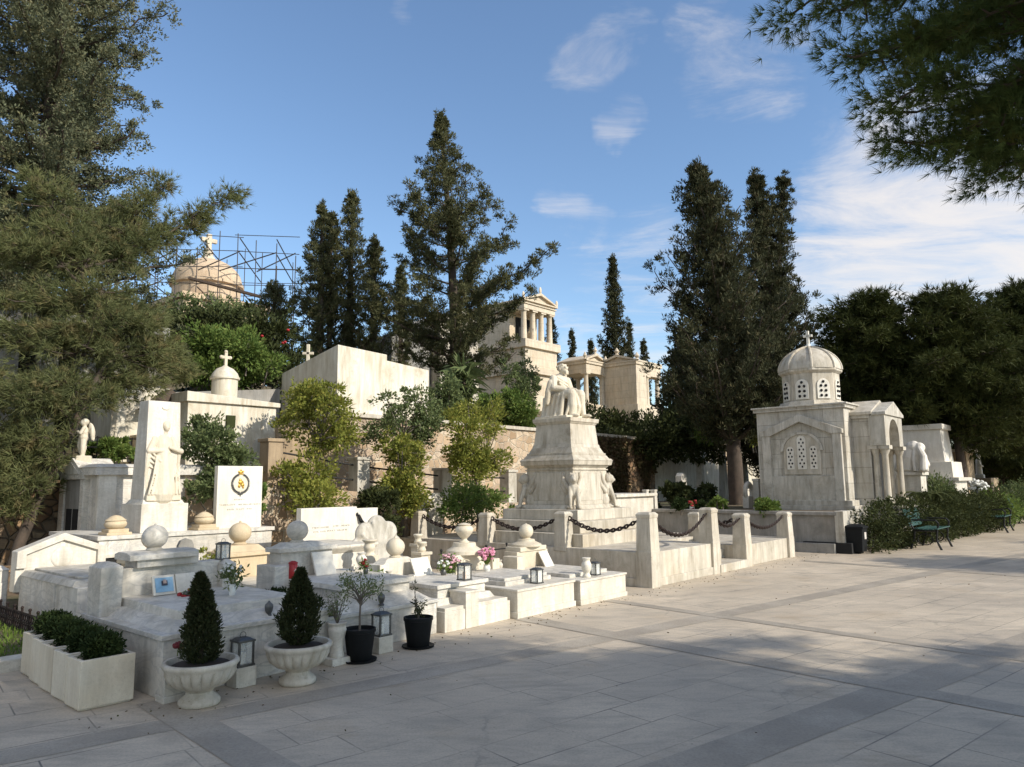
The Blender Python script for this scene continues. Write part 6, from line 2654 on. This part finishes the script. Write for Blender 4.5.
# second leader of the forked top
conifer('cypress_tree', 'thin leaning cypress leader rising beside the forked cypress', loc_at(780, 27.3, .82), ztop(802, 176, 27.3) - .82,
        [(0, .4), (.3, .7), (.6, .8), (.74, .6), (.9, .36), (1, .06)], 60, .7, .3, 54, .155, .037, 'cypressdark', seed=13, up=.75, trunk_r=.14, zmin=.35, lean=(.85, 0), open_=.5, curl=.4)
p = loc_at(690, 30, 2.9)
conifer('cypress_tree', 'dark broad conifer filling the gap between the temples and the massive cypress', p, ztop(680, 330, 30) - 2.9,
        [(0, .9), (.3, 1.3), (.6, 1.0), (.9, .4), (1, .1)], 90, .4, .36, 14, .22, .09, 'cypressdark', seed=14, trunk_r=.14, zmin=.05)

# --- cypresses on the skyline
for (px, Y, yt, r_, lb, sd_) in ((619, 50, 257, .95, 'tall slender pointed cypress standing alone above the small temple tombs', 21), (575, 60, 331, .42, 'tiny slim cypress on the skyline left of the small temples', 22),
                                 (554, 52, 318, .75, 'dark cypress close beside the tall temple podium', 26), (594, 58, 341, .5, 'tiny cypress tip directly left of the lone slender cypress', 23), (634, 58, 323, .45, 'thin pointed cypress tip directly right of the lone slender cypress', 24), (648, 60, 341, .5, 'small round-topped cypress tip nearest the massive cypress', 25)):
    p = loc_at(px, Y)
    h_ = ztop(px, yt, Y) - p.z
    conifer('cypress_tree', lb, p, h_, [(0, r_ * .8), (.12, r_), (.35, r_), (.6, r_ * .72), (.8, r_ * .42), (.93, r_ * .2), (1, .05)], 150 if sd_ == 21 else 60, 1.1, .27, 20, .19, .07, 'cypressdark', seed=sd_, trunk_r=.12, zmin=.03, group='skyline cypresses', open_=.7, limbs=False)

# --- wide conifer in the middle
p = loc_at(456, 27)
conifer('conifer_tree', 'wide open-branched conifer with upturned limbs, in front of the tall temple', p, ztop(440, 116, 27) - p.z,
        [(0, .5), (.12, 1.1), (.2, 2.0), (.3, 2.7), (.42, 3.25), (.56, 3.1), (.66, 2.6), (.74, 2.1), (.80, .9), (.88, .8), (.92, .35), (1, .06)], 92, .06, .36, 76, .135, .036, 'cypress', seed=37, up=.5, trunk_r=.2, zmin=.12, lean=(-.65, 0), open_=.45, curl=.38)

# --- group left of centre
for (px, Y, yt, prof, nb, lb, sd_, rise, op) in (
        (316, 30, 206, [(0, .5), (.15, 1.0), (.35, 1.3), (.5, 1.25), (.62, 1.45), (.72, .8), (.82, .7), (.9, .3), (1, .06)], 80, 'ragged two-topped cypress with jutting side boughs, left of the slim cypress', 41, .35, .4),
        (347, 31, 194, [(0, .5), (.2, .62), (.5, .62), (.75, .52), (.9, .34), (1, .05)], 90, 'slim dense cypress, tallest of the trio on the slope', 42, .9, .6),
        (371, 30, 240, [(0, .5), (.2, .72), (.5, .68), (.75, .5), (.9, .28), (1, .05)], 80, 'short full cypress, right of the trio on the slope', 43, .8, .55),
        (399, 33, 268, [(0, .4), (.2, .45), (.5, .45), (.8, .28), (1, .05)], 60, 'narrow cypress half hidden by the wide conifer', 44, .9, .6),
        (268, 33, 285, [(0, 1.0), (.3, 1.6), (.6, 1.5), (.8, 1.1), (1, .2)], 70, 'low dark conifer below the scaffolding', 45, .2, .45)):
    p = loc_at(px, Y)
    conifer('cypress_tree', lb, p, ztop(px, yt, Y) - p.z, prof, int(nb * .75), rise, .34, 56, .155, .037, 'cypress', seed=sd_, up=.75, trunk_r=.16, zmin=.06, open_=op, curl=.35, group='cypresses on the slope')
p = loc_at(326, 30.5)
conifer('cypress_tree', 'thin upright second leader of the ragged two-topped cypress', p, ztop(327, 214, 30.5) - p.z, [(0, .3), (.5, .45), (.8, .36), (.93, .22), (1, .05)], 60, 1.0, .26, 22, .15, .055, 'cypress', seed=46, trunk_r=.12, zmin=.4, open_=.6)

# --- tall grey-green conifer and olive pine at the left
p = loc_at(22, 17)
conifer('conifer_tree', 'huge grey-green conifer rising past the top left corner', p, 14.5,
        [(0, 1.5), (.15, 2.4), (.35, 2.6), (.5, 2.5), (.62, 2.5), (.75, 2.2), (.9, 1.4), (1, .3)], 240, .02, .42, 84, .085, .036, 'bluish', seed=51, trunk_r=.3, zmin=.1, lean=(.2, 0), open_=.42, curl=.15, droop=.12)

# pine with bough reaching right
def pine(name, label, loc, limbs, trunk, leaf, m, K, l, w, spread, cr, seed, bark='bark', group=None, cat='tree', trunk_r=(.14, .05), hang=0.0):
    rng = np.random.default_rng(seed)
    root = thing(name, label, cat, loc, 0, group)
    tb = MB()
    tb.tube(trunk, list(np.linspace(trunk_r[0], trunk_r[1], len(trunk))), 10)
    cl = []
    for (a, b, sag, wd, dens) in limbs:
        a, b = np.array(a, float), np.array(b, float)
        n = max(3, int(np.linalg.norm(b - a) / (cr * .8)))
        pts = []
        for k in range(n + 1):
            f = k / n
            pts.append(a + (b - a) * f + np.array([0, 0, sag * 4 * f * (1 - f)]) + rng.normal(size=3) * .04)
        tb.tube(pts, [max(.008, trunk_r[1] * .8 * (1 - .85 * k / n)) for k in range(n + 1)], 6)
        d = unit((b - a)[None])[0]
        for k, q in enumerate(pts):
            f = k / n
            if f < .18:
                continue
            for _ in range(int(dens)):
                off = rng.normal(size=3) * np.array([1, 1, .45]) * wd * (1.15 - .5 * f) * .55
                e = q + off
                if np.linalg.norm(off) > .2:
                    tb.tube([tuple(q), tuple(q * .4 + e * .6 - np.array([0, 0, .03])), tuple(e)], [.012, .008, .004], 4)
                o2 = off / (np.linalg.norm(off) + 1e-6)
                cl.append((*e, cr * rng.uniform(.6, 1.1), *(d * .5 + o2 * .6 + np.array([0, 0, .2]))))
    obj('trunk', tb, M[bark], root)
    c = np.asarray(cl)
    k = np.repeat(np.arange(len(c)), m)
    g = rng.normal(size=(len(k), 3)) * .5 * np.array([1, 1, .7])
    P = c[k, :3] + g * c[k, 3:4]
    D = unit(g) * .6 + c[k, 4:7] * .8 + rng.normal(size=(len(k), 3)) * .25 + np.array([0, 0, hang])
    np_mesh('crown', needle_tris(P, D, K, l, w, spread, rng), 3, L[leaf], root)
    return root


lp = Vector(at(8, 540, 11.6))
lp.z = 0
lim = []
rg = np.random.default_rng(52)
def rel(px, py, Y):
    v = at(px, py, Y)
    return (v.x - lp.x, v.y - lp.y, v.z)
tops = rel(78, 262, 13.0)
tr = [(0, 0, -.1), (.12, .1, .7), (.3, .3, 1.5), (.5, .7, 2.6), (.75, 1.1, 3.8), tops]
def trunk_at(z):
    for a, b in zip(tr[:-1], tr[1:]):
        if a[2] <= z <= b[2]:
            f = (z - a[2]) / (b[2] - a[2])
            return tuple(a[i] + (b[i] - a[i]) * f for i in range(3))
    return tr[-1]
for (px, py, Y, sag, wd, dens) in ((238, 192, 15, -.1, .30, 3), (205, 215, 15, -.05, .35, 3), (165, 185, 14.5, 0, .4, 4), (120, 215, 14.5, .1, .5, 5), (150, 320, 14.2, .1, .5, 6), (165, 350, 13.6, .1, .6, 7),
                                   (120, 330, 13, .1, .6, 7), (140, 390, 13.4, .1, .5, 6), (75, 300, 12.8, .1, .6, 7), (110, 385, 12.9, .1, .4, 5), (55, 380, 11.8, .1, .55, 6), (20, 340, 12, .1, .6, 7), (-30, 300, 12, .1, .6, 6), (30, 440, 11.5, .05, .45, 5),
                                   (-20, 420, 11.5, .05, .5, 5), (10, 470, 11.7, 0, .35, 5), (-10, 450, 11.3, .05, .45, 6), (25, 485, 11.4, 0, .3, 4), (-15, 380, 11.6, .05, .5, 6), (20, 400, 11.4, .05, .45, 6), (-5, 500, 11.4, 0, .3, 4), (5, 250, 12.5, .1, .6, 6), (70, 235, 13, .1, .55, 6), (-60, 230, 13, .1, .7, 6), (40, 180, 13.5, .1, .5, 5), (190, 375, 15.5, .05, .4, 4),
                                   (105, 290, 12.6, .1, .55, 6), (145, 325, 12.9, .1, .55, 6), (85, 345, 12.2, .1, .55, 6), (50, 330, 11.9, .1, .5, 5)):
    e = rel(px, py, Y)
    zs = min(max(e[2] - rg.uniform(.0, .5), .9), tops[2] - .2)
    lim.append((trunk_at(zs), e, sag, wd, dens))
pine('pine_tree', 'olive green pine with a leaning trunk and drooping boughs, behind the angel mausoleum', lp, lim, tr, 'pine', 15, 8, .17, .0068, .42, .20, 53, 'bark', trunk_r=(.10, .035), hang=-.12)

# --- overhead pine at the upper right (trunk outside the frame, boughs reach in)
np_loc = Vector((6.2, 1.6, 0))
lim = []
trn = [(0, 0, -.1), (-.1, .1, 1.6), (-.25, .2, 3.2), (-.2, .2, 5.2), (-.1, 0, 7.0)]
def rn(px, py, Y):
    v = at(px, py, Y)
    return (v.x - np_loc.x, v.y - np_loc.y, v.z)
for (px, py, Y, sag, wd, dens) in ((795, 12, 4.6, .12, .28, 5), (850, 60, 4.5, .15, .3, 6), (880, 105, 4.4, .12, .26, 6), (905, 140, 4.5, .1, .22, 5), (950, 150, 4.4, .12, .25, 6), (985, 165, 4.6, .1, .25, 6), (1020, 150, 4.5, .1, .25, 6), (1010, 90, 4.6, .1, .32, 7),
                                   (920, 50, 4.8, .1, .38, 8), (980, 20, 4.9, .1, .4, 9), (860, -30, 4.8, .1, .4, 7), (940, -40, 5.0, .1, .45, 9), (1040, -20, 4.8, .1, .5, 9), (1100, 100, 4.6, .1, .4, 7), (1100, 170, 4.7, .05, .28, 5), (800, -90, 4.6, .1, .5, 6), (960, 110, 4.7, .08, .24, 5)):
    e = rn(px, py, Y)
    lim.append((( -.22, .2, 3.0 + max(0, (e[2] - 3.6) * .8)), e, sag, wd, dens))
for (x, y, z) in ((2.7, 2.9, 4.4), (3.2, 3.3, 4.6), (3.6, 3.9, 4.5), (4.0, 4.3, 4.7), (4.3, 4.7, 4.5), (3.0, 3.8, 4.9), (3.5, 4.5, 5.0), (4.6, 4.4, 4.9), (4.9, 3.8, 4.6), (5.4, 3.6, 4.8), (3.9, 3.3, 4.8), (4.4, 3.0, 4.6), (2.4, 3.3, 4.7), (6.3, 3.4, 4.6), (7.2, 3.2, 4.6), (8.2, 2.9, 4.7), (3.3, 2.5, 4.4), (4.2, 3.9, 5.1)):
    e = (x - np_loc.x, y - np_loc.y, z)
    lim.append(((-.2, .2, z * .78), e, .12, .42, 8))
# the rest of the crown, out of the picture to the right and behind
rg = np.random.default_rng(61)
for k in range(58):
    a = rg.uniform(-2.9, .35)
    r_ = rg.uniform(2.0, 5.2)
    z_ = rg.uniform(3.9, 6.4)
    e = (math.cos(a) * r_, math.sin(a) * r_, z_)
    lim.append(((-.2, .2, z_ * .7), e, .15, .55, 6))
pine('pine_tree', 'shaded pine boughs hanging into the top right corner, needles against the sky', np_loc, lim, trn, 'pinenear', 17, 16, .085, .0022, .42, .17, 62, 'bark', trunk_r=(.2, .045))

# --- mass of dark pines on the right
for (px, Y, yt, yb, rx, lb, sd_) in ((880, 24, 294, 436, 2.4, 'dark spreading pine overhanging the domed chapel, its left end', 71), (960, 23, 290, 440, 2.6, 'dark dense pine over the white block tomb, with a low flat underside', 72),
                                     (1040, 25, 285, 450, 2.8, 'dark dense pine at the right edge above the brown tomb house', 73), (1000, 33, 330, 480, 2.6, 'dark pine deep in shade behind the tomb house', 74)):
    p = loc_at(px, Y, .0)
    zt_ = ztop(px, yt, Y)
    zb_ = ztop(px, yb, Y)
    lm = []
    rg = np.random.default_rng(sd_)
    trk = [(0, 0, -.1), (.1, 0, zb_ * .6), (0, .1, zb_ + (zt_ - zb_) * .4), (.1, 0, zt_ - .4)]
    for k in range(46):
        a = k * 2.4
        f = (k + .5) / 46
        z = zb_ + .25 + (zt_ - zb_ - .4) * f
        rr_ = rx * (1 - .75 * f ** 2.2) * rg.uniform(.5, 1.08)
        lm.append(((0, 0, max(zb_ * .7, z - rr_ * .25)), (math.cos(a) * rr_, math.sin(a) * rr_, z), .1, .5, 6))
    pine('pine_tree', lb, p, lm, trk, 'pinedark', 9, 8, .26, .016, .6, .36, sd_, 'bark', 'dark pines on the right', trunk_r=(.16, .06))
for k, (px, Y, yt, rx) in enumerate(((1010, 45, 395, 2.2),)):
    p = loc_at(px, Y, 0)
    conifer('cypress_tree', ['dense black-green conifer closing the far end of the path', 'broad black-green conifer off the right edge of the path', 'dark conifer seen under the spreading pines behind the veiled statue', 'dark far conifer behind the brown tomb house'][k],
            p, ztop(px, yt, Y), [(0, rx), (.3, rx), (.6, rx * .8), (.85, rx * .45), (1, .2)], 90, .3, .55, 14, .34, .14, 'cypressdark', seed=90 + k, trunk_r=.2, zmin=.02, limbs=False)
# pines off the picture to the right whose shade falls over the path
for k, (x, y, hh, rx) in enumerate(((15.6, 9.6, 5.4, 2.2), (21.5, 12.5, 6.0, 2.4))):
    lm = []
    rg = np.random.default_rng(200 + k)
    for j in range(30):
        a = j * 2.4
        f = (j + .5) / 30
        z = hh * .55 + hh * .45 * f
        rr_ = rx * (1 - .7 * f ** 2) * rg.uniform(.5, 1.05)
        lm.append(((0, 0, z - rr_ * .2), (math.cos(a) * rr_, math.sin(a) * rr_, z), .1, .5, 4))
    pine('pine_tree', ['pine beside the path just outside the right of the picture', 'taller pine further along the path outside the right of the picture'][k], (x, y, 0), lm, [(0, 0, -.1), (.1, 0, hh * .5), (0, 0, hh * .95)], 'pinedark', 8, 7, .22, .014, .6, .34, 210 + k, 'bark', trunk_r=(.16, .05))

# --- yellow-green trees and shrubs before the walls
rb = np.random.default_rng(9)
def tree_blobs(px0, px1, py0, py1, Y, base_px, lb, leaf, seed, n=2600, name='citrus_tree', cat='tree', holes=7, l=.078, w=.042, gz=0.0, rs=1.0):
    p = at(base_px, 500, Y)
    loc = Vector((p.x, p.y, gz))
    rr = np.random.default_rng(seed)
    bl = []
    k = Y / FPX
    for i in range(holes):
        fx, fy = rr.uniform(.12, .88), rr.uniform(.14, .86)
        q = at(px0 + (px1 - px0) * fx, py0 + (py1 - py0) * fy, Y + rr.uniform(-.5, .5))
        r_ = (px1 - px0) * k * rr.uniform(.13, .34) * rs
        bl.append((q.x - loc.x, q.y - loc.y, q.z - gz, r_, r_, r_ * .85))
    return bush(name, lb, cat, loc, bl, int(n * 2.3), l, w, leaf, seed, stem_r=.035, shell=.3)


tree_blobs(280, 352, 372, 470, 14.2, 315, 'yellow-green leafy tree on a thin trunk before the white building corner', 'citrus', 301, 3600, holes=17)
tree_blobs(262, 335, 462, 512, 13.4, 300, 'low yellow-green shrub spilling over the fence wall right of the emblem stele', 'citrus', 302, 2800, 'shrub', 'shrub', 10)
tree_blobs(372, 440, 383, 470, 15.6, 402, 'taller yellow-green tree below the white building, left of its neighbour', 'olive', 303, 2600, holes=15)
tree_blobs(378, 442, 432, 520, 14.8, 405, 'dense yellow-green tree with dark lower leaves, before the fence wall', 'citrus', 304, 4000, holes=16)
tree_blobs(444, 506, 412, 486, 16.2, 477, 'yellow-green round-headed tree on a thin dark trunk, left of the pedestal', 'citrus', 305, 3400, holes=17)
tree_blobs(452, 520, 490, 520, 15.2, 480, 'low dark green bushes at the foot of the round-headed tree', 'laurel', 306, 1900, 'shrub', 'shrub', 8)
tree_blobs(360, 405, 490, 545, 13.6, 385, 'dark green shrub behind the shell headstone', 'shrubdark', 307, 1800, 'shrub', 'shrub', 7)
tree_blobs(186, 246, 405, 520, 12.6, 215, 'olive green bushy tree before the white domed chapel wall', 'olive', 308, 4600, holes=16)
tree_blobs(232, 262, 478, 528, 12.4, 250, 'dark leafy shrub behind the emblem stele', 'laurel', 309, 1300, 'shrub', 'shrub', 5)
tree_blobs(150, 300, 318, 384, 20, 240, 'broad dark bush bank with a few red blossoms, above the white domed chapel', 'shrubdark', 310, 9000, 'shrub', 'shrub', 18, .14, .06, 3.6, .62)
tree_blobs(160, 262, 306, 345, 26, 215, 'olive green bush crowns hiding the foot of the ochre dome', 'olive', 330, 4200, 'shrub', 'shrub', 11, .14, .06, 3.4, .8)
tree_blobs(175, 300, 335, 385, 18, 240, 'mid green bush bank just behind the little white dome', 'laurel', 311, 5000, 'shrub', 'shrub', 12, .12, .05, 2.6, .6)
rf_ = thing('flowering_shrub', 'scattered red blossoms showing in the dark bush bank', 'flowers', (0, 0, 0), 0)
m = MB()
for (px, py) in ((203, 336), (207, 335), (211, 337), (288, 330), (283, 343), (285, 342), (262, 336), (200, 337)):
    v = at(px, py, 18.6)
    m.ell(v, (.045, .04, .035), 8, 6)
obj('blossoms', m, M['red'], rf_)
for q in list(rf_.children):
    pass
tree_blobs(60, 150, 440, 458, 13.2, 105, 'low green hedge along the railing behind the angel', 'laurel', 312, 2200, 'hedge', 'hedge', 10, .08, .035, 1.6, .3)
tree_blobs(420, 470, 370, 420, 21, 440, 'green bush under the wide conifer by the white building', 'olive', 313, 2400, 'shrub', 'shrub', 8, .12, .05, 3.2)
tree_blobs(480, 535, 385, 440, 22, 505, 'mid green bush mass below the tall temple podium', 'laurel', 314, 3000, 'shrub', 'shrub', 9, .13, .055, 3.0)
tree_blobs(492, 535, 358, 400, 24, 515, 'small olive tree in front of the tall temple podium', 'olive', 315, 1300, 'olive_tree', 'tree', 7, .13, .05, 3.6)
tree_blobs(440, 500, 400, 432, 19.6, 470, 'yellowish grass-like bush on the edge of the rubble wall', 'citrus', 316, 1800, 'shrub', 'shrub', 7, .13, .03, 3.0)
# dark hedge bank under the small temples
t_ = thing('hedge', 'deep dark green hedge bank under the two small temple tombs', 'hedge', (0, 0, 0), 0)
bl = []
for k in range(26):
    px = 556 + k * 6.6
    v = at(px, 423 + rb.uniform(-4, 14), 27 + rb.uniform(-1, 1.5))
    bl.append((v.x, v.y, v.z - .1, .75, .75, .62))
    v = at(px, 440, 26)
    bl.append((v.x, v.y, v.z - .2, .7, .7, .5))
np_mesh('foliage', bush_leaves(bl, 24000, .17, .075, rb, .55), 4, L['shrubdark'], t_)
tree_blobs(694, 732, 416, 440, 25, 712, 'sunlit green bush above the whitewashed wall', 'laurel', 318, 1700, 'shrub', 'shrub', 7, .15, .06, 2.9)
tree_blobs(744, 772, 420, 446, 24, 760, 'yellow-green bush between the cypress trunk and the chapel', 'citrus', 319, 1000, 'shrub', 'shrub', 5, .14, .06, 2.5)
tree_blobs(662, 716, 486, 504, 19.5, 690, 'dark low hedge behind the chained posts', 'shrubdark', 320, 3400, 'hedge', 'hedge', 14, .1, .045, .82, .42)
tree_blobs(668, 705, 500, 516, 18.4, 688, 'clipped dark green mound just behind the chained posts', 'box', 321, 2200, 'shrub', 'shrub', 9, .07, .035, .82, .5)
tree_blobs(642, 660, 488, 518, 20, 650, 'dark leafless shrub at the foot of the ivy wall', 'shrubdark', 322, 1200, 'shrub', 'shrub', 5, .1, .045, .82)
tree_blobs(712, 735, 488, 516, 18.6, 722, 'leafy green shrub left of the big cypress trunk', 'laurel', 323, 1100, 'shrub', 'shrub', 5, .1, .045, .82)
tree_blobs(752, 778, 490, 514, 17.4, 766, 'bright green shrub at the corner of the domed chapel', 'laurel', 324, 1300, 'shrub', 'shrub', 6, .09, .04, .82)

# yucca clump
t_ = thing('yucca_plant', 'spiky yucca with drooping dead blades, under the wide conifer', 'plant', loc_at(463, 23), 0)
V = []
for k in range(260):
    a = rb.uniform(0, 6.28)
    e = rb.uniform(-1.0, 1.3)
    h0 = rb.uniform(.4, 1.9)
    d = np.array([math.cos(a) * math.cos(e), math.sin(a) * math.cos(e), math.sin(e)])
    c = np.array([rb.normal() * .12, rb.normal() * .12, h0])
    s_ = np.cross(d, [0, 0, 1.0])
    s_ = s_ / (np.linalg.norm(s_) + 1e-6) * .035
    ln = rb.uniform(.5, .85)
    V += [c - s_, c + s_, c + d * ln * .6 + s_ * .8 - np.array([0, 0, .05]), c + d * ln - np.array([0, 0, .2])]
np_mesh('blades', np.array(V), 4, L['olive'], t_)
obj('stem', MB().tube([(0, 0, -.2), (.05, 0, 1.0), (0, .05, 1.9)], [.09, .08, .05], 8), M['bark'], t_)
